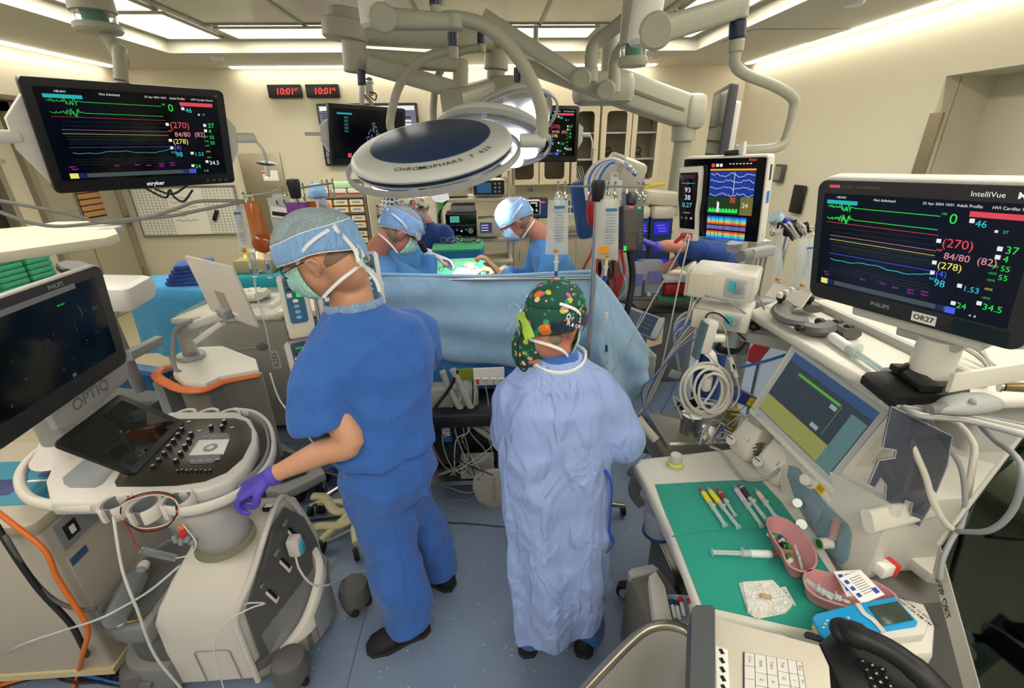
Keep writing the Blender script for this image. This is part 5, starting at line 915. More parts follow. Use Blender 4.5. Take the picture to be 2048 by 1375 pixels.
q=MB();q.box(PZ(1772,1135,.93),(.055,.03,.035),paper,r=.002,rot=(0,0,.2));q.box(PZ(1783,1133,.93),(.016,.032,.037),mat('orange_red','#d8402c'),rot=(0,0,.2));q.build('power_plug',None,'white and orange-red power box beside the foil packets','plug')
# ---------------------------------------------------------------- blood gas analyser, phone, keyboard
def slabpx(q,pts,z,th,m_,e=.006):q.prism(pz(pts,z),z-th,z,m_,e=e);return q
t=thing('card_terminal','bright blue hand-held analyser in a white cradle','analyser',PZ(1740,1240,.88));zq=.935
q=MB();slabpx(q,[(1628,1240),(1640,1228),(1765,1196),(1800,1195),(1862,1240),(1850,1268),(1655,1290)],zq,.03,an_w);slabpx(q,[(1700,1290),(1790,1190),(1850,1205),(1872,1250),(1868,1305),(1740,1320)],zq-.025,.05,an_w,.012);q.build('cradle',t,world=True)
q=MB();slabpx(q,[(1625,1234),(1632,1226),(1725,1203),(1790,1192),(1836,1242),(1833,1250),(1745,1264),(1757,1270),(1650,1283)],zq+.006,.012,mat('analyser_blue','#1c9fdc',rough=.4,var=.02),.003);q.build('blue_cover',t,'bright blue front',world=True)
q=MB();slabpx(q,[(1736,1212),(1795,1201),(1828,1238),(1765,1251)],zq+.008,.004,mat('lcd_green','#3f4d42',rough=.15),.001);q.build('lcd',t,world=True);q=MB();q.tube([PZ(1716,1207,zq+.008),PZ(1728,1225,zq+.009),PZ(1748,1240,zq+.009),PZ(1768,1263,zq+.008)],(.003,.007),an_w,n=8,flat=(0,0,1));q.build('bridge',t,world=True)
q=MB();[q.box(PZ(1655+14*(k%4)-4*(k//4),1240+7*(k//4)-2*(k%4),zq+.0068),(.006,.003,.0006),paper)for k in range(12)];q.build('key_print',t,world=True)
a_=PZ(1800,1197,zq+.001);b_=PZ(1856,1240,zq+.001);d_=(b_-a_).normalized();Ml=Matrix((d_,V((0,0,1)).cross(d_),V((0,0,1)))).transposed().to_4x4();Ml.translation=a_
q=MB(Ml);q.text('500P CSR RM-TM',.010,ink,at=(-.002,-.007,.001),bold=.01);q.text('ROOM 16 BEDSIDE',.010,ink,at=(0,.006,.001),bold=.01);q.build('label_print',t,world=True,smooth=0);q=MB();slabpx(q,[(1627,1243),(1634,1256),(1652,1284),(1643,1270)],zq-.004,.016,mat('yellow_sticker','#e0c020'),.001);q.build('yellow_strip',t,world=True)
t=thing('telephone','black desk telephone with its handset on, at the bottom edge','telephone',PZ(1780,1330,.93));zp=1.0
q=MB();slabpx(q,[(1640,1282),(1680,1245),(1720,1258),(1900,1400),(1700,1420)],zp,.05,mat('phone_black','#1b1b1d',rough=.5,var=.1),.01);q.build('base',t,world=True)
q=MB();P_=[PZ(1690,1262,zp+.03),PZ(1720,1272,zp+.05),PZ(1780,1300,zp+.055),PZ(1840,1345,zp+.05),PZ(1890,1400,zp+.03)];q.tube(P_,[.024,.026,.022,.022,.024,.026],MATS['phone_black'],n=14);q.ball(P_[0],(.03,.03,.02),MATS['phone_black']);q.build('handset',t,world=True,smooth=180)
for k in range(12):q=MB();x=1733+20*(k%3)+8*(k//3)-8;y=1325+8*(k%3)+17*(k//3)-4;q.ball(PZ(x,y,zp+.003),(.0075,.0055,.004),black_p,rot=(0,0,-.6));q.text('123456789*0#'[k],.0075,paper,M=Matrix.Translation(PZ(x,y,zp+.0072))@Matrix.Rotation(-1.2,4,'Z'),ax='CENTER',bold=.02);q.build('key',t,world=True)
q=MB();q.tube([PZ(1712,1322,zp+.003),PZ(1745,1352,zp+.003)],(.004,.005),black_p,sm=0);q.build('function_bar',t,world=True)
q=MB();q.tube([PZ(1612+i*1.1+5*math.cos(i*1.1),1268+.35*i+5*math.sin(i*1.1),.945+.02*math.sin(i*1.1))for i in range(60)],.0028,cb,n=5,sm=2);q.build('coiled_cord',t,world=True)
t=thing('keyboard_console','cream laptop-like keyboard console at the bottom edge','keyboard',PZ(1530,1310,.93));zk=1.02
q=MB();slabpx(q,[(1428,1232),(1640,1288),(1660,1330),(1670,1460),(1428,1460)],zk,.03,mat('console_cream','#d3cab9',rough=.4,var=.02),.006);q.build('deck',t,world=True)
kb=[PZ(1488,1305,zk+.002),PZ(1603,1325,zk+.002),PZ(1488,1440,zk+.002),PZ(1625,1465,zk+.002)]
def kp(u,v):return(kb[0]*(1-u)+kb[1]*u)*(1-v)+(kb[2]*(1-u)+kb[3]*u)*v
q=MB();q.raw([kp(-.015,-.02),kp(1.015,-.02),kp(1.015,1),kp(-.015,1)],[(0,3,2,1)],dgrey_p);q.build('key_well',t,world=True)
ux=(kb[1]-kb[0]).normalized();uy=(kb[2]-kb[0]).normalized()
cols=[0,.18,.38,.56,.75,.9,1.0];names=[['Ctrl','','','Alt',''],['Shift','Z','X','C','V'],['Caps','A','S','D','F'],['Tab','Q','W','E','R'],['`','1','2','3','4'],['Esc','F1','F2','F3','F4']]
for c_ in range(6):
 v=0
 for r_ in range(4):
  v1=v+(.3 if(r_==0 and c_ in(1,2))else.22 if r_==0 else.2);u0,u1=cols[c_]+.006,cols[c_+1]-.006
  q=MB();a,b,c2,d2=kp(u0,v+.006),kp(u1,v+.006),kp(u1,v1-.006),kp(u0,v1-.006);up_=V((0,0,.004))
  q.raw([a,b,c2,d2,a+up_,b+up_,c2+up_,d2+up_],[(4,7,6,5),(0,1,5,4),(1,2,6,5),(2,3,7,6),(3,0,4,7)],white_p)
  Mk=Matrix((uy,ux,uy.cross(ux)if uy.cross(ux).z>0 else-uy.cross(ux))).transposed().to_4x4();Mk.translation=(a+b+c2+d2)/4+up_*1.1;q.text(names[c_][r_],.0085,ink,M=Mk,ax='CENTER');q.build('key',t,world=True,smooth=0);v=v1
q=MB();[q.box(PZ(1443+1.0*k,1302+18*k,zk+.0015),(.008,.011,.0008),ink,rot=(0,0,.1))for k in range(5)];q.tube([PZ(1443,1295,zk+.0006),PZ(1447,1390,zk+.0006)],(.0009,.012),paper,n=8,sm=0,flat=(0,0,1));q.build('icon_strip',t,world=True)
q=MB();q.rings([[V((x,y,z))for x,y in[(PZ(a,b,zk+.05).x,PZ(a,b,zk+.05).y)for a,b in((1384,1216),(1392,1209),(1422,1209),(1430,1216),(1430,1460),(1378,1460))]]for z in(zk-.03,zk+.046,zk+.05)],mat('charcoal_slab','#4c5154',rough=.5));q.build('palm_rest',t,world=True,smooth=0)
# stand for the console and the bin in front
q=MB();q.cyl((.62,.62,.03),(.62,.62,.98),.03,an_g);q.box((.62,.62,.03),(.4,.4,.05),an_g,r=.05);q.build('console_stand',t,world=True)
rim=mat('bin_steel','#a8a294',rough=.3,metal=.9);t=thing('waste_bin','waste bin with a rounded rim lined with a clear bag at the bottom','bin',(.38,.72,0));zb=.72
rp_=[PZ(*p,zb)for p in((1150,1400),(1200,1345),(1262,1282),(1300,1255),(1340,1250),(1380,1268),(1400,1330),(1400,1420))]
q=MB();q.tube(rp_,.014,rim,n=12);q.build('rim',t,world=True,smooth=180);cxy=V((.5,.72,0));q=MB();PP=catmull(rp_,4)
def shr(p,f,z):c_=V((.43,.66,0));return V((c_.x+(p.x-c_.x)*f,c_.y+(p.y-c_.y)*f,z))
q.sheet([[shr(p,f,z)for p in PP]for f,z in((1.02,zb+.012),(.97,zb-.03),(.93,zb-.2),(.85,.3),(.8,.04))],mat('bin_bag','#b9b6b2',rough=.3,alpha=.9),th=.002);q.build('bag',t,world=True,smooth=180);q=MB();q.sheet([[shr(p,f,z)for p in PP]for f,z in((1.0,zb-.01),(.9,.02))],rim,th=.004);q.build('body',t,world=True,smooth=180)
# drawer trolley by the table leg
t=thing('supply_trolley','open grey drawer trolley with wheels holding capped tubes','trolley',(.66,.98,0));zz=.5
q=MB();q.prism(pz([(1256,1142),(1262,1135),(1305,1126),(1320,1135),(1395,1240),(1310,1280)],zz),.12,zz,an_d,e=.01);q.build('body',t,world=True);q=MB();q.prism(pz([(1256,1142),(1262,1135),(1305,1126),(1318,1136),(1312,1142),(1262,1153)],zz+.01),zz-.03,zz+.01,an_g,e=.006);q.build('top_lip',t,world=True)
q=MB();q.prism(pz([(1298,1150),(1312,1140),(1330,1170),(1345,1240),(1310,1245)],zz+.05),zz-.1,zz+.05,an_w,e=.004);q.build('drawer_front',t,world=True);q=MB();q.prism(pz([(1325,1185),(1400,1190),(1420,1250),(1350,1262)],zz+.02),zz-.02,zz+.02,mat('bag_blue_clear','#b8c8d8',rough=.2,alpha=.7),e=.005);q.build('supply_bag',t,world=True)
for k,(x,y,mt)in enumerate(((1342,1200,mat('navy_cap','#22386a')),(1360,1195,rp),(1378,1198,rp),(1351,1202,MATS['navy_cap']))):q=MB();q.cyl(PZ(x,y,zz+.04),PZ(x+3,y+10,zz+.04),.009,mt,n=12);q.cyl(PZ(x+3,y+10,zz+.04),PZ(x+8,y+34,zz+.035),.007,white_p,n=12);q.build('capped_tube',None,['navy','red','red','navy'][k]+'-capped white tube in the open drawer trolley','tube','capped tubes in the drawer trolley')
for(x,y)in((1252,1180),(1268,1200)):q=MB();p=PZ(x,y,.045);q.cyl(p+V((-.01,-.02,0)),p+V((.01,.02,0)),.045,rubber,n=24,e=.006);q.cyl(p+V((-.012,-.023,0)),p+V((.012,.023,0)),.03,an_g,n=20);q.build('wheel',t,world=True)
# ================ people
skin_a=mat('skin_light','#d09a7c',rough=.5,var=.07,vs=14,sss=.12,bump=.04,bs=180);skin_b=mat('skin_pink','#c98670',rough=.5,var=.08,vs=14,sss=.12)
scrub=cloth('scrub_blue','#3568ba',scale=5,fold=1.2,crease=1.3,weave=.5,var=.06);scrub_n=cloth('scrub_navy2','#1f4288',scale=6,var=.06);gown_m=cloth('gown_periwinkle','#97ade6',scale=6,fold=1.3,crease=1.9,var=.04,stretch=(1.3,1.3,.6),rough=.6);gown_b=cloth('gown_blue','#4a8cc8',scale=6,var=.05);gown_l=cloth('gown_pale','#6f9fc4',scale=6)
cap_bl=cloth('cap_blue','#86b2e2',scale=16,fold=.35,var=.05);cap_cr=cloth('cap_mesh_grey','#9fb2bd',scale=30,fold=.3,var=.2);mask_g=cloth('mask_mint','#a5d8cc',scale=22,fold=.25,var=.04);mask_b=cloth('mask_blue','#a8cbe6',scale=22,var=.04);tie_w=mat('tie_white','#eceef0',rough=.7);mask_p=cloth('mask_pink','#c9a8b8',scale=22,var=.04)
glove_p=mat('glove_violet','#5a4ac0',rough=.45,var=.08,bump=.25,bs=45);glove_w=mat('glove_white','#cfcfd2',rough=.4,bump=.2,bs=50);glove_t=mat('glove_tan','#b98e66',rough=.45,bump=.3,bs=50);hair_d=mat('hair_dark','#8a6c5a',rough=.7,var=.3,vs=60);hair_g=mat('hair_grey','#8a7a6a',rough=.7,var=.3,vs=60);shoe_m=mat('shoe_black','#1b1b1e',rough=.7,bump=.3,bs=300);sole_m=mat('sole_black','#2a2a2c',rough=.6)
def limb(q,pts,rad,mt,n=14,sm=5,sq=None):
 P=catmull([V(p)for p in pts],sm);m_=len(pts)-1;R=[];u=None
 for i,p in enumerate(P):
  t=(P[min(i+1,len(P)-1)]-P[max(i-1,0)]).normalized()
  if u is None:u=(V(sq)-t*t.dot(V(sq))).normalized()if sq else t.orthogonal().normalized()
  u=(u-t*t.dot(u)).normalized();w=t.cross(u);s=i/sm;k=min(int(s),m_-1);f=s-k;f=f*f*(3-2*f)
  a,b=rad[k],rad[k+1];a=a if hasattr(a,'__len__')else(a,a);b=b if hasattr(b,'__len__')else(b,b)
  ra,rb=a[0]*(1-f)+b[0]*f,a[1]*(1-f)+b[1]*f
  R.append([p+u*ra*math.cos(2*math.pi*j/n)+w*rb*math.sin(2*math.pi*j/n)for j in range(n)])
 q.rings(R,mt);return q
def noise_fold(o,s=.012,size=.16,seed=0,stretch=(1,1,.5)):
 tx=bpy.data.textures.new('fold','CLOUDS');tx.noise_scale=size;tx.noise_depth=1
 d=o.modifiers.new('folds','DISPLACE');d.texture=tx;d.strength=s;d.mid_level=.5;d.texture_coords='LOCAL'
def ridge_fold(o,s,size):
 tx=bpy.data.textures.new('crease','MUSGRAVE');tx.musgrave_type='RIDGED_MULTIFRACTAL';tx.noise_scale=size;tx.octaves=1.5
 d=o.modifiers.new('creases','DISPLACE');d.texture=tx;d.strength=s;d.mid_level=.3;d.texture_coords='LOCAL'
def headM(c,d,tilt=0):
 d=V(d).normalized();up=V((0,0,1));r=d.cross(up).normalized();up=r.cross(d)
 M=Matrix((r,d,up)).transposed().to_4x4();M=M@Matrix.Rotation(tilt,4,'Y');M.translation=c;return M
def head_skin(q,H,m):
 q.ball((0,-.008,.02),(.076,.096,.098),m,H,20,12);q.ball((0,.03,-.035),(.06,.062,.078),m,H,18,10);q.ball((0,.045,-.082),(.042,.042,.032),m,H,14,8);q.ball((0,.095,-.025),(.013,.018,.022),m,H,10,7);q.ball((0,.085,.012),(.05,.014,.012),m,H,12,6)
 for s in(-1,1):q.ball((s*.03,.078,-.03),(.026,.02,.024),m,H,10,6)
def ear(q,H,m):
 for s in(-1,1):
  T=H@Matrix.Translation((s*.079,-.004,-.018))@Euler((.25,s*.35,0)).to_matrix().to_4x4()
  q.tube([(0,-.006,-.03),(s*.004,.004,-.032),(s*.003,-.006+.004,-.02),(s*.011,-.018,-.002),(s*.012,-.018,.018),(s*.008,-.002,.029),(s*.004,.014,.02),(s*.003,.012,.004)],.0052,m,T,n=8);q.ball((0,-.004,0),(.007,.02,.028),m,T,12,8)
def cap(par,H,band,crown,front=.045,back=-.05,side=.012,split=.5,R=(.088,.112,.112),bulge=0,seed=0,names=('cap_band','cap_crown')):
 n,K=40,14;G=[]
 for k in range(K+1):
  ring=[]
  for j in range(n):
   a=2*math.pi*j/n;ca,sa=math.cos(a),math.sin(a)
   z0=side+(front-side)*max(0,sa)**1.5+(back-side)*max(0,-sa)**1.5
   t=k/K;zt=R[2]+.02;z=z0+(zt-z0)*math.sin(t*math.pi/2)**1.1 if k<K else zt
   zz=(z-.02)/R[2];rr=math.sqrt(max(0,1-zz*zz))if zz>0 else 1.0-.12*zz*zz;rr*=1+.018*math.sin(a*9+seed+t*3)*(1-t)+.012*math.sin(a*17+seed*2)
   b=bulge*max(0,-sa)*math.sin(math.pi*min(1,t*1.4))if bulge else 0
   ring.append(V((R[0]*rr*ca,(R[1]*rr+b)*sa-.008,z)))
  G.append(ring)
 ks=int(K*split);q=MB(H);q.sheet([r for r in G[:ks+1]],band,th=-.002,closed=True);q.build(names[0],par,world=True,smooth=180)
 q=MB(H);q.sheet([r for r in G[ks:]],crown,th=-.0015,closed=True);q.build(names[1],par,world=True,smooth=180)
 for e in(0,ks):
  if band is crown and e:continue
  q=MB(H);q.tube([p*1.004 for p in G[e]],.0022,tie_w if band is not crown else band,n=6,sm=0,closed=True);q.build('cap_hem',par,world=True)
def mask(par,H,mt,ties=True,knot=(.0,-.118,.03)):
 G=[]
 for i in range(9):
  v=i/8;ring=[]
  for j in range(17):
   a=math.radians(-78+156*j/16);w_=1-.12*abs(v-.5)
   ring.append(V((.074*math.sin(a)*w_,.028+(.086-.03*(v-.4)**2*4)*math.cos(a)+.01*math.sin(v*math.pi)*math.cos(a)+.0015*math.sin(v*25),.012-.125*v-.014*abs(math.sin(a))*(.5-v))))
  G.append(ring)
 q=MB(H);q.sheet(G,mt,th=.002);q.build('face_mask',par,world=True,smooth=180)
 if ties:
  for s in(-1,1):
   q=MB(H);q.tube([(s*.074,.035,.008),(s*.088,.0,.03),(s*.094,-.05,.045),(s*.07,-.095,.05),(s*.01,-.124,.048)],(.005,.0012),tie_w,n=6,flat=(0,0,1));q.build('mask_tie',par,world=True)
   q=MB(H);q.tube([(s*.066,.03,-.108),(s*.074,-.0,-.098),(s*.078,-.05,-.085),(s*.05,-.088,-.08),(s*.0,-.1,-.08)],(.005,.0012),tie_w,n=6,flat=(0,0,1));q.build('mask_tie',par,world=True)
def bow(par,H,c,s=1.0,seed=0,label=None):
 rn=random.Random(seed);q=MB(H@Matrix.Translation(c)@Matrix.Scale(s,4))
 for a in(1,-1):q.tube([(0,0,0),(a*.02,-.008,.018),(a*.045,-.012,.012),(a*.04,-.012,-.004),(0,0,0)],(.0045,.001),tie_w,n=6,flat=(0,1,0))
 for a in(1,-1):q.tube([(0,0,0),(a*.01,-.01,-.03),(a*.018+rn.uniform(-.01,.01),-.012,-.06),(a*.03,-.01,-.085)],(.005,.001),tie_w,n=6,flat=(0,1,0))
 q.ball((0,0,0),.007,tie_w);q.build('bow',par,world=True)
def hand(q,M,mt,side=1,curl=(.5,.5,.5,.5),thumb=.5,s=1.0):
 ''
 T=M@Matrix.Scale(s,4)
 limb(q,[T@V(p)for p in((0,-.06,0),(0,-.02,0),(0,.02,0),(0,.05,0),(0,.075,-.002))],[(.026*s,.02*s),(.03*s,.019*s),(.039*s,.016*s),(.041*s,.014*s),(.036*s,.011*s)],mt,n=16,sq=(T.to_3x3()@V((1,0,0))))
 for i,(x,L)in enumerate(((.029,.072),(.01,.08),(-.01,.075),(-.028,.06))):
  x*=side;c=curl[i];p=V((x,.068,0));a=.15*c;P=[p-V((0,.02,0)),p.copy()]
  for seg,f in((L*.45,1),(L*.3,1.15),(L*.25,.8)):
   a+=c*f*.9;p=p+V((x*.05,math.cos(a)*seg,-math.sin(a)*seg));P.append(p.copy())
  limb(q,[T@v for v in P],[.0095*s,.0095*s,.009*s,.008*s,.006*s],mt,n=10,sm=4)
 x=side;P=[V((x*.02,-.02,-.004)),V((x*.038,.008,-.012)),V((x*(.052-.01*thumb),.032,-.016-.02*thumb)),V((x*(.055-.03*thumb),.058,-.02-.03*thumb))]
 limb(q,[T@v for v in P],[.014*s,.0125*s,.0105*s,.0075*s],mt,n=10,sm=4)
def handM(p,d,palm):
 ''
 y=V(d).normalized();z=-V(palm);z=(z-y*y.dot(z)).normalized();x=y.cross(z);M=Matrix((x,y,z)).transposed().to_4x4();M.translation=p;return M
def shoe(par,heel,toe,w=.048,h=.075):
 a,b=V(heel),V(toe);L=(b-a).length;d=(b-a).normalized();x=d.cross(V((0,0,1))).normalized();R=[]
 for t,ww,hh in((0,.55,.75),(.06,.8,.95),(.2,.82,1.0),(.38,.8,.95),(.55,.95,.72),(.75,1.05,.55),(.92,.85,.42),(1.0,.4,.3)):
  c=a+d*L*t;R.append([V((c.x,c.y,0))+x*w*ww*math.cos(an)+V((0,0,max(0,.018+h*hh*(.5+.5*math.sin(an))if math.sin(an)>0 else.018+.018*math.sin(an))))for an in[2*math.pi*j/20 for j in range(20)]])
 q=MB();q.rings(R,shoe_m);o=q.build('shoe',par,world=True,smooth=80)
 q=MB();q.rings([[V((a.x,a.y,z))+d*L*t+x*w*ww*s for t,ww,s in((-.02,.5,1),(.1,.9,1),(.35,.85,1),(.7,1.12,1),(.95,.85,1),(1.03,.3,1),(1.03,.3,-1),(.95,.85,-1),(.7,1.12,-1),(.35,.85,-1),(.1,.9,-1),(-.02,.5,-1))]for z in(.001,.022)],sole_m);q.build('sole',o,world=True,smooth=0)
def glasses(par,H,mt):
 q=MB(H)
 for s in(-1,1):q.tube([(s*.03+.024*math.cos(a*math.pi/6),.098,.0+.018*math.sin(a*math.pi/6))for a in range(12)],.0018,mt,n=6,closed=True,sm=2);q.tube([(s*.054,.097,.004),(s*.08,.05,.006),(s*.086,-.0,.004),(s*.084,-.02,-.01)],.0016,mt,n=6)
 q.tube([(-.008,.1,.002),(0,.102,.005),(.008,.1,.002)],.0016,mt,n=6);q.build('glasses',par,world=True)
def eyes(par,H):
 for s in(-1,1):
  q=MB(H);q.ball((s*.03,.079,.004),(.013,.012,.009),paper,n=12,k=8);q.ball((s*.03,.0885,.004),(.0055,.004,.0055),mat('iris','#3a2c20',rough=.2),n=10,k=6);q.build('eye',par,world=True)
def ringz(c,u,f,w,d,z,n=28,p=2.3,fold=0,ph=0,lean=0):
 u,f=V((*u,0)),V((*f,0));out=[]
 for j in range(n):
  a=2*math.pi*j/n;ca,sa=math.cos(a),math.sin(a);k=2/p;m=1+fold*math.sin(a*7+ph)+fold*.6*math.sin(a*12+ph*1.7)
  out.append(V((c[0],c[1],z+lean*ca))+u*w*m*math.copysign(abs(ca)**k,ca)+f*d*m*math.copysign(abs(sa)**k,sa))
 return out
# ---------------------------------------------------------------- man in blue scrubs
MAN=thing('person','man in royal blue scrubs and tied light blue cap gripping the ultrasound handle','person',(-.38,1.45,0))
def Pn(par):return lambda q,name,**k:q.build(name,par,world=True,**k)
mb=Pn(MAN);Hc=PY(634,512,1.40);H1=headM(Hc,(-.86,-.02,-.40),.0);u_,f_=(.78,.62),(-.62,.78)
q=MB();head_skin(q,H1,skin_a);nb=V((-.445,1.45,1.52))
limb(q,[H1@V((0,-.03,-.0)),H1@V((0,-.045,-.06)),(Hc+nb)/2+V((.035,.035,-.01)),nb,V((-.415,1.475,1.38))],[(.06,.065),(.058,.062),(.06,.06),(.075,.07),(.1,.08)],skin_a,18)
q.rings([ringz((-.40,1.48),u_,f_,w,d,z)for w,d,z in((.12,.09,.9),(.14,.1,1.1),(.15,.1,1.25),(.15,.09,1.38))],skin_a)
Ls,El,Wr=V((-.535,1.375,1.37)),PY(700,882,1.27),PY(548,948,1.262)
limb(q,[V((-.45,1.44,1.36)),Ls,PY(655,800,1.32),El,(El*.62+Wr*.38)+V((0,0,.004)),Wr],[.055,.058,.052,(.046,.047),(.043,.04),(.029,.027)],skin_a,18)
ear(q,H1,skin_a);body=mb(q,'body');solid(body,.0055,3)
q=MB();hm=handM(PY(520,962,1.258),PY(478,990,1.25)-PY(548,948,1.262),(0,.12,-1));hand(q,hm,glove_p,side=-1,curl=(.75,.85,.9,.95),thumb=.9,s=1.12);limb(q,[PY(556,946,1.263),PY(540,953,1.26)],[.034,.031],glove_p,16);g=mb(q,'glove',label='violet glove');solid(g,.0035,3)
q=MB()
sh=[((-.405,1.43),.18,.155,.985),((-.405,1.44),.178,.145,1.06),((-.405,1.45),.185,.14,1.15),((-.405,1.46),.2,.14,1.25),((-.405,1.465),.212,.14,1.34),((-.41,1.465),.205,.13,1.41),((-.415,1.46),.172,.115,1.46),((-.43,1.45),.12,.1,1.505),((-.438,1.44),.088,.086,1.535)]
q.rings([ringz(c,u_,f_,w,d,z,36,2.4,.008 if z<1.3 else 0,z*9)for c,w,d,z in sh],scrub)
limb(q,[V((-.44,1.44,1.41)),V((-.525,1.37,1.385)),V((-.553,1.325,1.30)),V((-.556,1.30,1.22)),V((-.553,1.29,1.175))],[.08,.083,.088,.09,.09],scrub,20)
limb(q,[V((-.36,1.51,1.41)),V((-.285,1.575,1.39)),V((-.275,1.61,1.3)),V((-.30,1.66,1.2))],[.08,.08,.08,.08],scrub,20)
o=mb(q,'scrub_top');solid(o,.008,4);noise_fold(o,.03,.12);ridge_fold(o,.013,.2)
q=MB();limb(q,[V((-.29,1.67,1.2)),V((-.31,1.7,1.08)),V((-.45,1.78,1.0))],[.05,.045,.03],skin_a,14);ra_=mb(q,'forearm')
q=MB();q.tube([H1@V((0,0,0))*0+V((-.438+.092*math.cos(a)*.78-.09*math.sin(a)*.62,1.44+.092*math.cos(a)*.62+.09*math.sin(a)*.78,1.532-.012*math.sin(a)+.004))for a in[k*math.pi/12 for k in range(24)]],(.014,.004),cloth('collar_pale','#8fb0d8',scale=30),n=8,closed=True,sm=0,flat=(0,0,1));mb(q,'collar')
q=MB()
q.rings([ringz(c,u_,f_,w,d,z,32,2.3)for c,w,d,z in(((-.40,1.44),.15,.12,1.04),((-.40,1.445),.165,.14,.95),((-.40,1.45),.168,.145,.85),((-.40,1.455),.13,.12,.74))],scrub)
limb(q,[V((-.46,1.42,.88)),PY(752,980,1.42),PY(775,1060,1.43),PY(792,1130,1.41),PY(810,1200,1.40),PY(818,1238,1.395)],[(.115,.13),(.118,.13),(.112,.118),.108,.105,.104],scrub,24)
limb(q,[V((-.35,1.49,.88)),PY(808,960,1.52),PY(826,1010,1.56),PY(858,1060,1.6),PY(873,1110,1.61),PY(882,1140,1.61)],[(.1,.11),(.1,.11),.095,.088,.082,.08],scrub,24)
o=mb(q,'trousers');solid(o,.008,4);noise_fold(o,.03,.13);ridge_fold(o,.014,.2)
q=MB();q.prism(rrect(.15,.17,.01),0,.004,scrub,Matrix.Translation(PY(812,960,1.375))@Euler((math.pi/2,.0,.15)).to_matrix().to_4x4());mb(q,'back_pocket')
shoe(MAN,(-.325,1.405,0),(-.575,1.315,0),.05,.075);shoe(MAN,(-.225,1.60,0),(-.45,1.72,0),.05,.075)
cap(MAN,H1,cap_bl,cap_cr,front=.03,back=-.035,side=.018,split=.42,R=(.092,.125,.118),bulge=.018,seed=1);mask(MAN,H1,mask_g);bow(MAN,H1,(-.05,-.115,.035),1.15,2);bow(MAN,H1,(.0,-.105,-.08),1.1,5)
q=MB(H1);q.ball((0,-.046,-.022),(.069,.061,.052),hair_d,n=24,k=12);mb(q,'hair');glasses(MAN,H1,black_p);eyes(MAN,H1)
q=MB(H1);q.tube([(-.03,-.1,-.01),(.0,-.125,.0),(.035,-.105,-.005),(.02,-.14,-.03),(-.02,-.13,-.03)],(.028,.004),cap_bl,n=10);mb(q,'cap_tail')
q=MB();Mp=H1@Matrix.Translation((.06,-.11,-.075));q.box((0,0,0),(.04,.012,.07),white_p,Mp,r=.004)if False else None
# ---------------------------------------------------------------- woman in periwinkle gown
WOM=thing('person','person in a long periwinkle gown with a green floral cap, seen from behind','person',(.23,1.32,0));wb_=Pn(WOM)
Hw=PY(1112,640,1.40);H2=headM(Hw,(.62,.66,-.42),.0);uu,ff=(1,0),(0,1)
q=MB();head_skin(q,H2,skin_b);limb(q,[H2@V((0,-.03,0)),H2@V((0,-.04,-.07)),V((.225,1.4,1.36)),V((.22,1.38,1.26))],[(.05,.055),(.05,.053),.055,(.08,.07)],skin_b,16);q.rings([ringz((.22,1.37),uu,ff,w,d,z)for w,d,z in((.1,.08,.9),(.12,.085,1.1),(.13,.085,1.28))],skin_b);ear(q,H2,skin_b)
limb(q,[V((.3,1.38,1.24)),V((.405,1.39,1.2)),V((.47,1.38,1.03)),V((.4,1.58,1.0)),V((.37,1.66,1.0))],[.045,.045,.04,.03,.025],skin_b);limb(q,[V((.14,1.38,1.24)),V((.05,1.4,1.2)),V((.05,1.45,1.03)),V((.12,1.62,1.0))],[.045,.045,.04,.028],skin_b)
b_=wb_(q,'body');solid(b_,.006,3)
fl_=bpy.data.materials.new('floral_cap');fl_.use_nodes=True;nt=fl_.node_tree;n=nt.nodes;L=nt.links.new;bs=n['Principled BSDF'];bs.inputs['Roughness'].default_value=.8;tc=n.new('ShaderNodeTexCoord')
base=n.new('ShaderNodeRGB');base.outputs[0].default_value=(*hexc('#145040'),1);prev=base.outputs[0]
mpw=n.new('ShaderNodeTexNoise');mpw.inputs['Scale'].default_value=14;L(tc.outputs['Object'],mpw.inputs['Vector']);va=n.new('ShaderNodeVectorMath');va.operation='MULTIPLY_ADD';va.inputs[1].default_value=(.03,)*3;L(mpw.outputs['Color'],va.inputs[0]);L(tc.outputs['Object'],va.inputs[2])
for i,(cc,sc_,th_,off)in enumerate((('#2fa07a',36,.34,0),('#c8c43a',30,.26,3),('#e8782a',15,.27,7),('#d85ab0',26,.24,11),('#f2c8b0',19,.18,17),('#1d8f8a',44,.26,23),('#e8a080',50,.2,31))):
 ad=n.new('ShaderNodeVectorMath');ad.inputs[1].default_value=(off*.37,off*.11,off*.23);L(va.outputs[0],ad.inputs[0]);vo=n.new('ShaderNodeTexVoronoi');vo.inputs['Scale'].default_value=sc_;L(ad.outputs[0],vo.inputs['Vector']);lt=n.new('ShaderNodeMath');lt.operation='LESS_THAN';lt.inputs[1].default_value=th_;L(vo.outputs['Distance'],lt.inputs[0])
 sx=n.new('ShaderNodeSeparateColor');L(vo.outputs['Color'],sx.inputs[0]);g2=n.new('ShaderNodeMath');g2 .operation='GREATER_THAN';g2 .inputs[1].default_value=.45;L(sx.outputs[i%3],g2 .inputs[0]);mm=n.new('ShaderNodeMath');mm.operation='MULTIPLY';L(lt.outputs[0],mm.inputs[0]);L(g2 .outputs[0],mm.inputs[1]);mx=n.new('ShaderNodeMix');mx.data_type='RGBA';L(mm.outputs[0],mx.inputs['Factor']);L(prev,mx.inputs['A']);mx.inputs['B'].default_value=(*hexc(cc),1);prev=mx.outputs['Result']
L(prev,bs.inputs['Base Color'])
navc=cloth('navy_band','#1c2740',scale=20)
cap(WOM,H2,fl_,fl_,front=.03,back=-.06,side=-.005,split=.35,R=(.091,.118,.118),bulge=.02,seed=4)
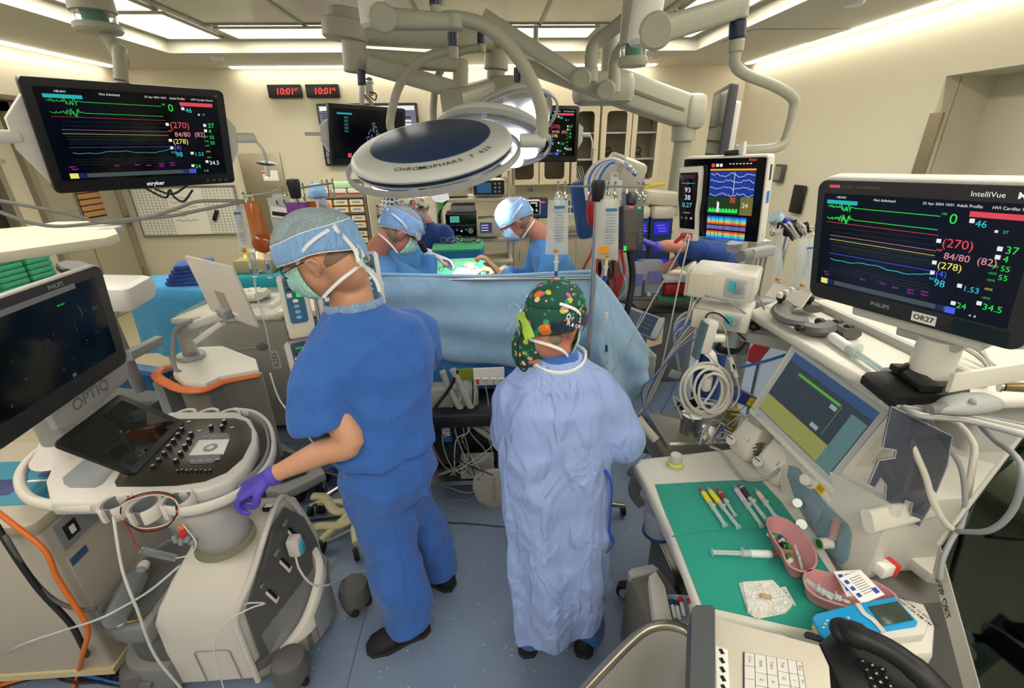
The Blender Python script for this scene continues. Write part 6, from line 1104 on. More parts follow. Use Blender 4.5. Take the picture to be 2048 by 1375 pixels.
q=MB(H2);q.tube([V((.096*math.cos(a),.118*math.sin(a)-.006,.012+.03*max(0,math.sin(a))-.05*max(0,-math.sin(a))))for a in[k*math.pi/16 for k in range(32)]],(.02,.0025),navc,n=10,closed=True,sm=0,flat=(0,0,1));wb_(q,'cap_navy_band')
q=MB();bc=Hw+V((-.095,-.035,-.085));q.rings([ellring(bc+V((0,0,z)),(0,0,1),(1,0,0),a,b2,22)for z,a,b2 in((-.065,.02,.015),(-.055,.042,.032),(-.02,.055,.045),(.03,.055,.05),(.07,.04,.04))],fl_);wb_(q,'cap_pouch',smooth=180)
q=MB(H2);q.tube([(-.06,-.12,-.01),(-.03,-.142,-.03),(.0,-.15,-.05),(.02,-.148,-.075)],(.016,.002),mat('lime_ribbon','#a8cc4a',rough=.6),n=8,flat=(1,0,.5));wb_(q,'lime_ribbon')
mask(WOM,H2,mask_g);bow(WOM,H2,(-.07,-.105,.0),.9,3);q=MB();q.tube([H2@V((-.075,-.11,-.02)),PY(1043,660,1.25),PY(1036,690,1.24),PY(1038,730,1.24),PY(1050,742,1.24),PY(1054,728,1.24),PY(1042,712,1.24)],.003,cb,n=6);wb_(q,'toggle_cord')
q=MB(H2);q.ball((.0,-.04,-.055),(.06,.05,.045),hair_g);wb_(q,'hair');glasses(WOM,H2,mat('tortoise','#5a3a2a',rough=.3));eyes(WOM,H2)
q=MB(H2@Matrix.Translation((.0,0,0)));
for i,(s_,a0,z_)in enumerate((('Dr S',1.0,.05),('Recep',1.0,.02))):
 for j,ch in enumerate(s_):a=-.55+.14*j+.05*i;T=H2@Matrix.Translation((.1*math.cos(a),.124*math.sin(a)-.006,.018-.018*i))@Matrix.Rotation(a+math.pi/2,4,'Z')@Matrix.Rotation(math.pi/2,4,'X');qq=MB();qq.text(ch,.022,tie_w,M=T,ax='CENTER',bold=.02);q.v+=[H2 .inverted()@v for v in qq.v];k0=len(q.v)-len(qq.v);q.f+=[tuple(k0+t_ for t_ in f)for f in qq.f];q.fm+=[q._m(tie_w)]*len(qq.f)
wb_(q,'cap_lettering',smooth=0)
q=MB();Rg=[]
for c,w,d,z,fo in(((.25,1.31),.18,.165,.19,.1),((.25,1.31),.183,.165,.3,.1),((.24,1.32),.185,.16,.5,.08),((.228,1.335),.19,.15,.75,.05),((.22,1.345),.196,.145,.95,.028),((.218,1.355),.192,.14,1.1,.02),((.218,1.365),.182,.13,1.2,.01),((.22,1.375),.15,.11,1.28,0),((.222,1.385),.1,.085,1.33,0),((.224,1.39),.078,.073,1.352,0)):
 Rg.append(ringz(c,uu,ff,w,d,z,48,2.5,fo,z*3+1,lean=.075 if z<.35 else.02 if z<.6 else 0))
q.rings(Rg,gown_m)
limb(q,[V((.31,1.38,1.245)),V((.375,1.37,1.2)),V((.42,1.36,1.12)),V((.462,1.34,1.03)),V((.445,1.4,.965)),V((.4,1.54,.95))],[.075,.078,.08,.078,.075,.06],gown_m,22)
limb(q,[V((.14,1.38,1.245)),V((.085,1.38,1.2)),V((.07,1.385,1.1)),V((.065,1.42,1.0)),V((.13,1.56,.98))],[.072,.074,.07,.066,.06],gown_m,22)
o=wb_(q,'surgical_gown');solid(o,.0075,3);noise_fold(o,.02,.12);ridge_fold(o,.007,.2)
q=MB();q.tube([V((.224+.096*math.cos(a),1.385+.09*math.sin(a),1.368-.03*max(0,-math.sin(a))-.01))for a in[k*math.pi/12 for k in range(24)]],(.008,.005),tie_w,n=8,closed=True,sm=0,flat=(0,0,1));wb_(q,'neck_trim')
q=MB();q.rings([ringz((.222,1.385),uu,ff,w,d,z,20)for w,d,z in((.085,.08,1.31),(.078,.072,1.352),(.06,.06,1.37))],scrub);wb_(q,'scrub_collar')
q=MB();q.tube([PY(1208,935,1.26),PY(1222,965,1.25),PY(1222,1010,1.25),PY(1219,1060,1.25),PY(1227,1085,1.25),PY(1214,1105,1.25)],(.007,.0015),mat('strap_blue','#1f55c0'),n=6);wb_(q,'waist_tie')
for x0,y0,hx,tx_ in((1062,1275,(.115,1.25),(.11,1.42)),(1178,1265,(.345,1.235),(.40,1.42))):
 q=MB();p=PY(x0,y0,1.28);limb(q,[V((.24+(p.x-.24)*.7,1.33,.7)),V((.24+(p.x-.24)*.8,1.32,.35)),V((p.x,1.3,.12)),V((p.x,1.3,.06))],[.07,.07,.068,.07],scrub,18);wb_(q,'trouser_leg',smooth=180);shoe(WOM,(hx[0],hx[1]-.01,0),(*tx_,0),.046,.07)
# ---------------------------------------------------------------- operating team
def figure(label,Hc,d,sh,facing,top,height=.9,hcap=None,hmask=mask_g,arms=(),glove=None,split=.5,skin=skin_b,robe=False,tilt=0,wid=.2,extra=None,knots=True):
 ''
 f=V((*facing,0)).normalized();u=V((f.y,-f.x,0));t=thing('person',label,'person',(sh[0]-f.x*.1,sh[1]-f.y*.1,0));H=headM(Hc,d,tilt);sh=V(sh);q=MB();head_skin(q,H,skin);pel=V((sh.x-f.x*.12,sh.y-f.y*.12,.98))
 limb(q,[H@V((0,-.03,0)),H@V((0,-.045,-.07)),sh+V((0,0,.03)),sh+V((0,0,-.06))],[(.056,.06),.056,(.07,.065),(.1,.08)],skin,14);ear(q,H,skin)
 hands=[]
 for s,e,w,fd,pd in arms:limb(q,[sh+u*s*.1+V((0,0,-.04)),sh+u*s*.17+V((0,0,-.05)),V(e),V(w)],[.05,.048,.042,.028],skin,12)
 o=q.build('body',t,world=True);solid(o,.009,3)
 q=MB();q.rings([ringz((sh.x+(pel.x-sh.x)*k,sh.y+(pel.y-sh.y)*k),(u.x,u.y),(f.x,f.y),w,dd,z,28,2.3,.012)for k,w,dd,z in((1.0,wid*.95,.15,.5 if robe else.9),(1,wid*.95,.14,.95),(.7,wid*.95,.13,1.08),(.35,wid,.13,sh.z-.12),(.1,wid*.95,.115,sh.z-.05),(0,wid*.6,.09,sh.z+.0),(-.05,.07,.07,sh.z+.035))],top)
 for s,e,w,fd,pd in arms:
  e,w=V(e),V(w);end=w if robe else sh+u*s*.18+(e-sh-u*s*.18)*.75;limb(q,[sh+u*s*.08+V((0,0,-.06)),sh+u*s*wid*.85+V((0,0,-.07)),(e if robe else(sh+u*s*wid*.85+V((0,0,-.07))+end)/2),end],[.08,.078,.068 if robe else.075,.05 if robe else.078],top,16)
 o=q.build('gown' if robe else 'scrub_top',t,world=True);solid(o,.011,4);noise_fold(o,.016,.1)
 q=MB();[limb(q,[pel+u*s*.08+V((0,0,.0)),pel+u*s*.09+V((0,0,-.45)),V((pel.x+u.x*s*.1,pel.y+u.y*s*.1,.1))],[.1,.085,.075],top if not robe else scrub,16)for s in(-1,1)];q.ball(pel-V((0,0,.02)),(.17,.14,.13),top if not robe else scrub);o=q.build('trousers',t,world=True);solid(o,.014,3)
 for s in(-1,1):a=V((pel.x,pel.y,0))+u*s*.1;shoe(t,a-f*.08,a+f*.17)
 for s,e,w,fd,pd in arms:
  q=MB();w=V(w);fd=V(fd).normalized();M=handM(w+fd*.06,fd,pd);hand(q,M,glove or skin,side=-s,curl=(.5,.6,.65,.7),thumb=.6,s=1.0);limb(q,[w-fd*.04,w+fd*.01],[.034,.03],glove or skin);o=q.build('glove' if glove else 'hand',t,world=True);solid(o,.005,2)
 if hcap:cap(t,H,hcap[0],hcap[1],front=.035,back=-.045,side=.008,split=split,R=(.09,.116,.116),bulge=.015,seed=len(label))
 if hmask:mask(t,H,hmask);
 if knots and hmask:bow(t,H,(.0,-.12,.045),.9,1)
 eyes(t,H);q=MB(H);q.ball((0,-.035,-.03),(.076,.066,.06),hair_g);q.build('hair',t,world=True);return t,H
S1c=PY(803,462,2.6)
t,H=figure('surgeon with a headlight strap and mint mask bent over the instrument tray',S1c,(.72,.25,-.62),(-.63,2.62,1.42),(1,.15),gown_b,hcap=(cap_bl,cap_cr),robe=True,glove=glove_w,arms=[(1,(-.56,2.5,1.18),(-.42,2.72,1.24),(.8,.3,-.1),(0,0,-1)),(-1,(-.42,2.9,1.2),PY(858,508,2.95),(.85,.15,-.35),(.2,-.2,-1))],wid=.21)
q=MB(H);q.tube([(-.09,-.02,.03),(-.06,.07,.06),(0,.112,.06),(.06,.07,.06),(.09,-.02,.03)],(.012,.003),g_lt,n=8,flat=(0,0,1));q.tube([(0,.105,.07),(0,.07,.12),(0,-.04,.142),(0,-.11,.09)],(.003,.012),g_lt,n=8,flat=(0,0,1));q.build('headlight_strap',t,world=True);q=MB();q.tube([H@V((-.01,-.06,.13)),PY(800,425,2.55),PY(820,450,2.55),PY(838,480,2.55)],.012,mat('arm_tan','#a89c90'),n=8,sm=2);q.cyl(H@V((.02,.12,.01)),H@V((.02,.17,-.02)),.016,black_p);q.cyl(H@V((-.03,.12,.01)),H@V((-.03,.17,-.02)),.014,black_p);q.build('loupes',t,world=True);glasses(t,H,black_p)
S2c=PY(1028,440,2.95)
t,H=figure('surgeon at the right of the drape, pale blue cap and bright blue gown, looking down',S2c,(-.74,-.02,-.62),(.385,2.93,1.42),(-1,-.1),gown_b,hcap=(cap_bl,cap_cr),hmask=mask_b,robe=True,glove=glove_t,arms=[(1,(.28,3.15,1.15),(.1,3.05,1.22),(-.8,0,.1),(0,0,-1)),(-1,(.3,2.7,1.14),PY(1000,548,2.75),(-.6,.15,.7),(-.5,0,-.6))],wid=.22);glasses(t,H,black_p)
hexm=bpy.data.materials.new('cap_trellis');hexm.use_nodes=True;nt=hexm.node_tree;n=nt.nodes;L=nt.links.new;tc=n.new('ShaderNodeTexCoord');vo=n.new('ShaderNodeTexVoronoi');vo.feature='DISTANCE_TO_EDGE';vo.inputs['Scale'].default_value=36;vo.inputs['Randomness'].default_value=.25;L(tc.outputs['Object'],vo.inputs['Vector']);rr_=n.new('ShaderNodeValToRGB');rr_.color_ramp.elements[0].position=.12;rr_.color_ramp.elements[0].color=(.85,.85,.82,1);rr_.color_ramp.elements[1].position=.16;rr_.color_ramp.elements[1].color=(*hexc('#2b3c55'),1);L(vo.outputs[0],rr_.inputs[0]);L(rr_.outputs[0],n['Principled BSDF'].inputs['Base Color'])
flw=bpy.data.materials.new('cap_flowered');flw.use_nodes=True;nt=flw.node_tree;n=nt.nodes;L=nt.links.new;tc=n.new('ShaderNodeTexCoord');vo=n.new('ShaderNodeTexVoronoi');vo.inputs['Scale'].default_value=26;L(tc.outputs['Object'],vo.inputs['Vector']);sx=n.new('ShaderNodeSeparateColor');L(vo.outputs['Color'],sx.inputs[0]);rr_=n.new('ShaderNodeValToRGB');rr_.color_ramp.interpolation='CONSTANT'
for p_,c_ in((0,'#e0d8c8'),(.35,'#7a8a70'),(.55,'#c06a70'),(.75,'#e8ddc8'),(.88,'#3a3a3a')):
 e_=rr_.color_ramp.elements[0]if p_==0 else rr_.color_ramp.elements.new(p_);e_.position=p_;e_.color=(*hexc(c_),1)
L(sx.outputs[0],rr_.inputs[0]);L(rr_.outputs[0],n['Principled BSDF'].inputs['Base Color'])
figure('person in a black and white trellis-patterned cap behind the headlight surgeon',PY(787,425,3.5),(-.1,.95,-.2),(-.66,3.47,1.36),(0,1),gown_b,hcap=(hexm,hexm),robe=True,wid=.2)
t,H=figure('nurse facing the viewer in a flowered cap, glasses, pink mask and navy scrubs',PY(837,415,4.3),(.05,-.97,-.22),(-.56,4.36,1.33),(.1,-1),scrub_n,hcap=(flw,flw),hmask=mask_p,arms=[(1,(-.80,4.25,1.1),(-.72,4.05,1.0),(.3,-1,0),(0,0,-1)),(-1,(-.34,4.3,1.08),(-.42,4.08,1.02),(-.3,-1,0),(0,0,-1))],knots=False);glasses(t,H,mat('tortoise','#5a3a2a'))
figure('distant person in pale blue cap, mask and gown by the stocked supply rack',PY(636,393,5.1),(.25,-.93,-.25),(-1.70,5.15,1.38),(.4,-.9),gown_l,hcap=(cap_bl,cap_bl),hmask=mask_b,knots=False,robe=True)
t,H=figure('person in navy scrubs reaching a violet-gloved hand to the pump screens',PY(1462,400,3.05),(-.8,.3,-.3),(1.55,3.05,1.40),(-1,.2),scrub_n,hcap=(cap_bl,cap_bl),arms=[(-1,PY(1345,492,2.9),PY(1312,492,2.9),(-.8,.1,.35),(0,0,-1)),(1,(1.35,3.3,1.15),(1.15,3.3,1.1),(-1,0,0),(0,0,-1))],glove=glove_p)
# ================ the drape screen and the operating field
dr_b=cloth('screen_drape','#87aac8',scale=6,fold=.5,crease=.8,var=.2,rough=.75)
def interp(P,t):
 n_=len(P)-1;s=min(n_-1e-6,t*n_);k=int(s);return P[k].lerp(P[k+1],s-k)
t=thing('drape_screen','wide pale blue surgical drape hung as a screen across the middle','drape',(-.0,2.2,0))
TP=catmull([PY(690,556,2.15),PY(735,551,2.18),PY(860,553,2.2),PY(985,554,2.22),PY(1100,549,2.22),PY(1182,545,2.2),PY(1196,552,2.24),PY(1222,580,2.34),PY(1262,640,2.42),PY(1296,695,2.45)],5)
BP=catmull([PY(690,700,2.12),PY(760,705,2.14),PY(865,712,2.16),PY(930,728,2.14),PY(1010,731,2.14),PY(1140,745,2.12),PY(1190,770,2.1),PY(1230,830,2.18),PY(1262,815,2.3),PY(1290,765,2.4)],5)
G=[]
for i in range(24):
 v=i/23;row_=[]
 for j in range(90):
  u=j/89;a,b=interp(TP,u),interp(BP,u);p=a.lerp(b,v);amp=.012+.02*v
  p=p+V((0,1,0))*(amp*math.sin(v*17+2*math.sin(u*5))*.35+amp*math.sin(u*24+1.5*math.sin(v*4))*.5*(1 if u<.58 else 2.2)-.035*math.sin(v*math.pi))
  row_.append(p)
 G.append(row_)
q=MB();q.sheet(G,dr_b,th=.003);q.build('drape_cloth',t,world=True,smooth=180)
q=MB();q.tube([p+V((0,.004,.004))for p in TP[:26]],.010,dr_b,n=8,sm=0);q.build('rolled_hem',t,world=True,smooth=180)
q=MB();q.cyl(PY(1187,556,2.17),V((PY(1187,556,2.17).x,2.17,.9)),.012,steel);q.cyl(PY(1187,556,2.19),PY(740,560,2.22),.008,steel);q.cyl(PY(740,560,2.22),V((PY(740,560,2.22).x,2.22,.85)),.012,steel);q.build('frame_pole',t,world=True)
q=MB();q.box(PY(1212,635,2.2),(.02,.012,.06),white_p,r=.004);q.build('drape_clip',None,'small white clamp on the right fold of the blue drape screen','clip');q=MB();q.cyl(PY(1213,700,2.12),PY(1215,725,2.12),.01,film);q.cyl(PY(1213,690,2.12),PY(1213,702,2.12),.006,mat('navy_cap','#22386a'));q.build('drip_chamber',None,'clear drip chamber hanging against the right fold of the drape','drip chamber')
or_b=cloth('patient_drape','#2f6fae',scale=6)
t=thing('operating_table','operating table under blue drapes behind the drape screen','operating table',(-.1,3.0,0));q=MB();q.box((-.1,3.05,.86),(.62,1.7,.22),or_b,r=.08);q.build('draped_patient',t,world=True,smooth=180);q=MB();q.box((-.1,3.0,.7),(.55,2.0,.08),black_p,r=.02);q.build('table_top',t,world=True);q=MB();q.box((-.1,3.2,.35),(.35,.45,.7),steel,r=.04);q.box((-.1,3.2,.05),(.6,1.1,.1),g_sh,r=.04);q.build('pedestal',t,world=True)
# instrument trays
grn=cloth('tray_green','#1f9a6c',scale=9,var=.08)
def tray(px,z,label,under):
 t=thing('instrument_table',label,'instrument table',(PZ(*px[0],z).x+.2,PZ(*px[0],z).y,0));o_=pz(px,z);q=MB();q.prism(o_,z-.03,z,grn,e=.008);q.build('green_drape',t,world=True);q=MB();q.prism([((x-o_[0][0])*.96+o_[0][0]+.01,(y-o_[0][1])*.96+o_[0][1])for x,y in o_],z-.16,z-.03,under,eb=.03);q.build('blue_skirt',t,world=True,smooth=80)
 cx=sum(p[0]for p in o_)/len(o_);cy=sum(p[1]for p in o_)/len(o_);q=MB();q.cyl((cx+.1,cy,.04),(cx+.1,cy,z-.1),.02,steel);q.box((cx+.1,cy,.04),(.5,.4,.05),steel,r=.02);q.build('stand',t,world=True);return t
z1=1.17;tray([(838,548),(850,525),(880,518),(960,514),(973,520),(972,545)],z1,'nearer instrument tray on a green drape, brightly lit, just beyond the drape screen',or_b)
tray([(862,500),(868,480),(905,476),(962,475),(970,487),(962,497)],1.18,'farther instrument tray on a green drape with ring-handled clamps',cloth('skirt_blue','#1f6fb0',scale=8))
rn=random.Random(9);wl=cloth('towel_white','#e6eef2',scale=12)
q=MB();q.prism(pz([(905,546),(915,535),(955,532),(966,546)],z1+.012),z1+.002,z1+.012,wl,e=.004);q.build('white_towel',None,'white towel glaring under the light on the nearer instrument tray','towel')
q=MB();a_=PZ(898,528,z1+.02);q.box(a_,(.085,.05,.02),mat('red_tray','#c0452c',rough=.4),r=.006);q.build('red_box',None,'small red box on the nearer green instrument tray','box')
q=MB();q.prism(pz([(925,530),(935,524),(950,526),(945,532)],z1+.012),z1+.001,z1+.014,mat('gauze_tan','#d8b088'),e=.003);q.build('gauze_pad',None,'tan gauze pad behind the white towel on the nearer tray','gauze')
for k in range(14):
 x,y=848+k*7.6+rn.uniform(-2,2),541-rn.uniform(0,12);p=PZ(x,y,z1+.012);a=rn.uniform(-.6,.6)+1.2;d_=V((math.cos(a),math.sin(a),0))*.07;q=MB();q.tube([p,p+d_*.5+V((0,0,.01)),p+d_+V((0,0,.002))],.0028,chrome,n=6);q.tube([p-d_*.1+V((.012*math.cos(b),.012*math.sin(b),0))for b in(0,1.5,3,4.5)],.0022,chrome,n=6,closed=True);q.build('clamp',None,'steel clamp laid out on the nearer instrument tray','surgical instrument','instruments on the nearer tray')
q=MB();[q.cyl(PZ(866+dx,535+dy,z1),PZ(866+dx,535+dy,z1)+V((0,0,.06)),.007,steel)for dx,dy in((0,0),(4,-2),(8,1),(2,3))];q.build('retractor_bundle',None,'bundle of upright steel pieces at the left of the nearer tray','surgical instrument');q=MB();q.cyl(PZ(960,530,z1),PZ(960,530,z1)+V((0,0,.07)),.012,mat('teal_clear','#70c0b0',rough=.1,alpha=.7),r1=.007);q.build('bulb_syringe',None,'upright pale teal bulb syringe at the right of the nearer tray','syringe')
for k in range(11):
 x,y=880+k*7.5,484-rn.uniform(0,5);p=PZ(x,y,1.2);q=MB();s_=.03;q.tube([p+V((s_*math.cos(b),.012*math.sin(b),s_*.6+.02*math.sin(b)))for b in[i*1.05 for i in range(6)]],.004,ink if k>5 else chrome,n=6,closed=True);q.cyl(p,p+V((.02,.05,0)),.004,chrome);q.build('ring_clamp',None,'ring-handled clamp on the farther instrument tray','surgical instrument','instruments on the farther tray')
l=bpy.data.lights.new('surgical_spot','SPOT');l.energy=190;l.spot_size=math.radians(34);l.spot_blend=.5;l.shadow_soft_size=.12;l.color=(1,.97,.94);lo=bpy.data.objects.new('surgical_spot',l);COL.objects.link(lo);lo.location=M2@V((0,0,-.2));lo.rotation_euler=(V(lo.location)-V((-.12,3.3,1.15))).to_track_quat('Z','Y').to_euler()
# ---------------------------------------------------------------- fluid stands and bags
bag_c=mat('bag_clear','#dfe6e2',rough=.12,alpha=.42);bag_o=mat('bag_amber','#b86a34',rough=.18,alpha=.93,coat=.5,var=.25,vs=8);prt=mat('blue_print','#3a78b8')
def ivstand(name,label,px_pole,Yv,bar,knob_mt,base=True):
 p=PY(*px_pole,Yv);t=thing(name,label,'fluid stand',(p.x,Yv,0));q=MB();q.cyl((p.x,Yv,.1),p,.012,chrome);q.build('pole',t,world=True);q=MB();q.lathe([(.022,-.05),(.025,-.04),(.03,.02),(.026,.035),(.001,.04)],knob_mt,Matrix.Translation(p),16);q.build('knob',t,world=True)
 q=MB();a,b=PY(*bar[0],Yv),PY(*bar[1],Yv);q.cyl(a,b,.0045,steel,n=8);q.build('bar',t,world=True)
 for s in(0,.08,.36,.44,.58,.66,.93,.99):
  c=a.lerp(b,s);q=MB();q.tube([c+V((0,-.0,.012)),c+V((.0,.012,.016)),c+V((0,.012,-.02)),c+V((.002,0,-.05)),c+V((.004,-.014,-.056)),c+V((.004,-.018,-.035))],.0035,chrome,n=6);q.build('hook',t,world=True)
 if base:
  for k in range(5):a_=k*2*math.pi/5;q=MB();e_=V((p.x+.26*math.cos(a_),Yv+.26*math.sin(a_),.07));q.bar((p.x,Yv,.12),e_,.03,.025,steel);q.build('leg',t,world=True);q=MB();q.cyl(e_+V((-.01,0,-.037)),e_+V((.01,0,-.037)),.03,rubber);q.build('caster',t,world=True)
 return t
def bag(label,corners,Yv,mt,th=.03,text=None,sticker=None,port=None,group=None,drip=True,name='fluid_bag'):
 ''
 P=[PY(x,y,Yv)for x,y in corners];G=[]
 for s in(-1,1):
  g_=[]
  for i in range(9):
   v=i/8;row_=[]
   for j in range(9):
    u=j/8;p=P[0].lerp(P[1],u).lerp(P[3].lerp(P[2],u),v);b_=max(0,math.sin(u*math.pi))**.5*max(0,math.sin(min(1,v*.94+.02)*math.pi))**.5*(.45+.75*v);row_.append(p+V((0,s*th*b_,0))+V((.0,.002*math.sin(u*20+v*9),0)))
   g_.append(row_)
  G.append(g_)
 c=(P[0]+P[1]+P[2]+P[3])/4;t=thing(name,label,'bag',c,group=group);q=MB();q.sheet(G[0][::-1],mt);q.sheet(G[1],mt);q.build('pouch',t,world=True,smooth=180)
 w=(P[1]-P[0]).length;top_=(P[0]+P[1])/2;bot=(P[2]+P[3])/2;q=MB();q.box(top_+V((0,0,.004)),(w*.5,.004,.02),mt);q.tube([top_+V((-.01,0,.0)),top_+V((-.012,0,.03)),top_+V((.012,0,.03)),top_+V((.01,0,0))],.002,white_p,n=5);q.build('hanger',t,world=True)
 q=MB();q.cyl(bot+V((0,0,.005)),bot+V((0,0,-.03)),.008,mat('port_cream','#e8d8a8'));q.lathe([(.013,-.001),(.013,.001)],white_p,Matrix.Translation(bot+V((0,0,-.035))));q.cyl(bot+V((0,0,-.035)),bot+V((.0,0,-.075)),.009,white_p,r1=.006);q.cyl(bot+V((0,-.0,-.075)),bot+V((0,0,-.1)),.007,MATS['print_blue']if drip else white_p);q.build('port',t,world=True)
 if text:
  q=MB();fw=max(w*.55,.02);q.box(c+V((0,-th-.002,.09)),(fw,.0008,.012),prt);[q.box(c+V((0,-th*1.1-.004,.07-.012*k)),(fw*(.9-.25*(k%3==1)),.0008,.0022),prt)for k in range(11)];q.build('print',t,world=True)
 if sticker:q=MB();q.box(PY(*sticker,Yv-th-.012),(.045,.001,.03),mat('orange_sticker','#f0a028'));q.build('orange_sticker',t,world=True);
 if mt is bag_c:q=MB();q.ball(bot+V((-.005,-.018,.022)),.012,mat('orange_bung','#e0932e'));q.build('bung',t,world=True)
 return t
ivstand('fluid_stand','fluid stand with a black knob at the left, hung with amber bags',(588,374),2.3,((486,393),(666,366)),black_p)
bag('long amber foil bag hanging at the left end of the left fluid stand',((487,408),(518,406),(546,492),(510,503)),2.28,bag_o,.03)
q=MB();q.ball(PY(525,487,2.24),(.05,.02,.045),mat('amber_bulb','#9c4a22',rough=.15,coat=.5));q.build('amber_drip_bulb',None,'round dark amber bulb at the foot of the long amber bag','bulb')
bag('clear printed bag half behind the long amber bag',((468,418),(492,416),(513,505),(478,510)),2.34,bag_c,.02,text=1);bag('clear bag with a green mark and black barcode beside the left stand pole',((534,396),(578,392),(590,460),(548,468)),2.3,bag_c,.012);bag('second amber bag half hidden behind the blue cap',((604,412),(640,405),(662,460),(600,455)),2.34,bag_o,.025,name='fluid_bag')
q=MB();q.box(PY(560,425,2.28),(.08,.004,.05),paper,rot=(0,.15,0));q.box(PY(560,428,2.277),(.07,.004,.018),ink,rot=(0,.15,0));q.build('bag_label',None,'grey barcode label on the clear bag of the left stand','label');q=MB();q.box(PY(596,422,2.3),(.09,.05,.08),mat('purple_box','#7a3a90'),r=.008);q.build('purple_clip_box',None,'purple box clipped to the pole of the left fluid stand','box')
for k,(x,y)in enumerate(((505,525),(536,527))):q=MB();q.cyl(PY(x,y-20,2.28),PY(x+2,y-8,2.28),.012,white_p);q.cyl(PY(x+2,y-8,2.28),PY(x+5,y+28,2.28),.012,film);q.build('drip_chamber',None,['white-capped drip chamber under the clear bag at the left','white-capped drip chamber under the long amber bag'][k],'drip chamber')
cable('clear line looping from the left drip chambers toward the pumps',[PY(510,555,2.28),PY(515,600,2.2),PY(530,650,2.1),PY(540,700,2.05)],.0025,ctl,'drip_line','tubing');cable('clear line arching over the top of the infusion pump',[PY(540,556,2.28),PY(525,540,2.1),PY(508,560,2.1),PY(520,610,2.05),PY(535,640,2.0)],.0022,ctl,'drip_line','tubing')
# infusion pumps
pump_w=mat('pump_white','#d8d2cc',rough=.4);pump_b=mat('pump_blue','#2b6486',rough=.4)
def pump(label,F_,s=1.0):
 t=thing('infusion_pump',label,'infusion pump',F_,group='infusion pumps');q=MB();q.prism(rrect(.115,.25,.02),-.09,0,pump_w,e=.012);q.build('case',t);q=MB();q.prism(rrect(.072,.2,.012,cy=.012),0,.004,pump_b);q.build('keypad',t)
 q=MB();q.box((0,.085,.005),(.055,.022,.003),mat('lcd_dark','#3a4638',rough=.2));q.text('000.8',.016,G_['g'],at=(0,.085,.0075),ax='CENTER');q.box((0,.06,.005),(.055,.012,.003),black_p);q.text('88888',.009,G_['r'],at=(0,.06,.0075),ax='CENTER');q.build('display',t)
 q=MB();q.box((.018,.034,.005),(.022,.022,.003),G_['g']);q.box((-.02,.034,.005),(.02,.018,.003),paper);q.build('green_key',t)
 for k in range(4):q=MB();q.ball((0,.008-.024*k,.004),(.012,.008,.003),paper if k==0 else mat('key_blue','#8fb8d8'));q.build('key',t)
 q=MB();q.prism(rrect(.11,.05,.012,cy=-.13),-.08,.002,beige_p,e=.006);q.build('foot',t);q=MB();q.box((0,.118,.002),(.08,.012,.003),mat('pink_tag','#c0a0c0'));q.build('tag',t);return t
pm=frame((-.842,1.95,1.385),(1.30,.0,.42));pump('white infusion pump with a green-lit key left of the man in blue scrubs',pm)
pump('white infusion pump partly behind the mask of the man in blue scrubs',frame((-.70,1.99,1.35),(1.30,0,.42)));pump('infusion pump peeking out behind the neck of the man in blue scrubs',frame(PY(738,560,2.0),(1.3,0,.35)))
q=MB();q.cyl((-.78,2.1,.1),(-.78,2.1,1.55),.014,chrome);[q.bar((-.78,2.1,.12),(-.78+.28*math.cos(a),2.1+.28*math.sin(a),.08),.035,.03,mat('cream_metal','#c9be94'))for a in(.4,1.6,2.9,4.1,5.3)];[q.cyl((-.78+.28*math.cos(a)-.01,2.1+.28*math.sin(a),.04),(-.78+.28*math.cos(a)+.01,2.1+.28*math.sin(a),.04),.036,rubber)for a in(.4,1.6,2.9,4.1,5.3)];q.cyl((-.78,2.08,1.35),(-.6,2.08,1.35),.012,steel);q.build('pump_stand',None,'steel pump pole on a wheeled base left of the man in blue scrubs','pole')
pump('small white module hanging low on the pump pole',frame(PY(607,730,2.02),(1.2,0,.5)));
# right fluid stand
ivstand('fluid_stand','fluid stand with a black knob right of the surgeon, hung with clear bags',(1196,378),2.02,((1117,372),(1290,373)),black_p)
bag('full clear fluid bag with blue print at the left of the right stand',((1098,400),(1137,400),(1136,508),(1090,508)),2.0,bag_c,.035,text=1);bag('clear fluid bag with an orange sticker on the right stand',((1196,398),(1238,398),(1236,520),(1190,516)),2.0,bag_c,.04,text=1,sticker=(1207,499))
bag('clear bag higher up behind the orange-stickered bag',((1212,362),(1245,360),(1243,400),(1210,402)),2.1,bag_c,.02,group=None);q=MB();q.ball(PY(1186,415,2.4),(.035,.03,.1),mat('blood_red','#b01820',rough=.2,coat=.5));q.build('red_blood_bag',None,'deep red blood bag hanging left of the right stand pole','bag')
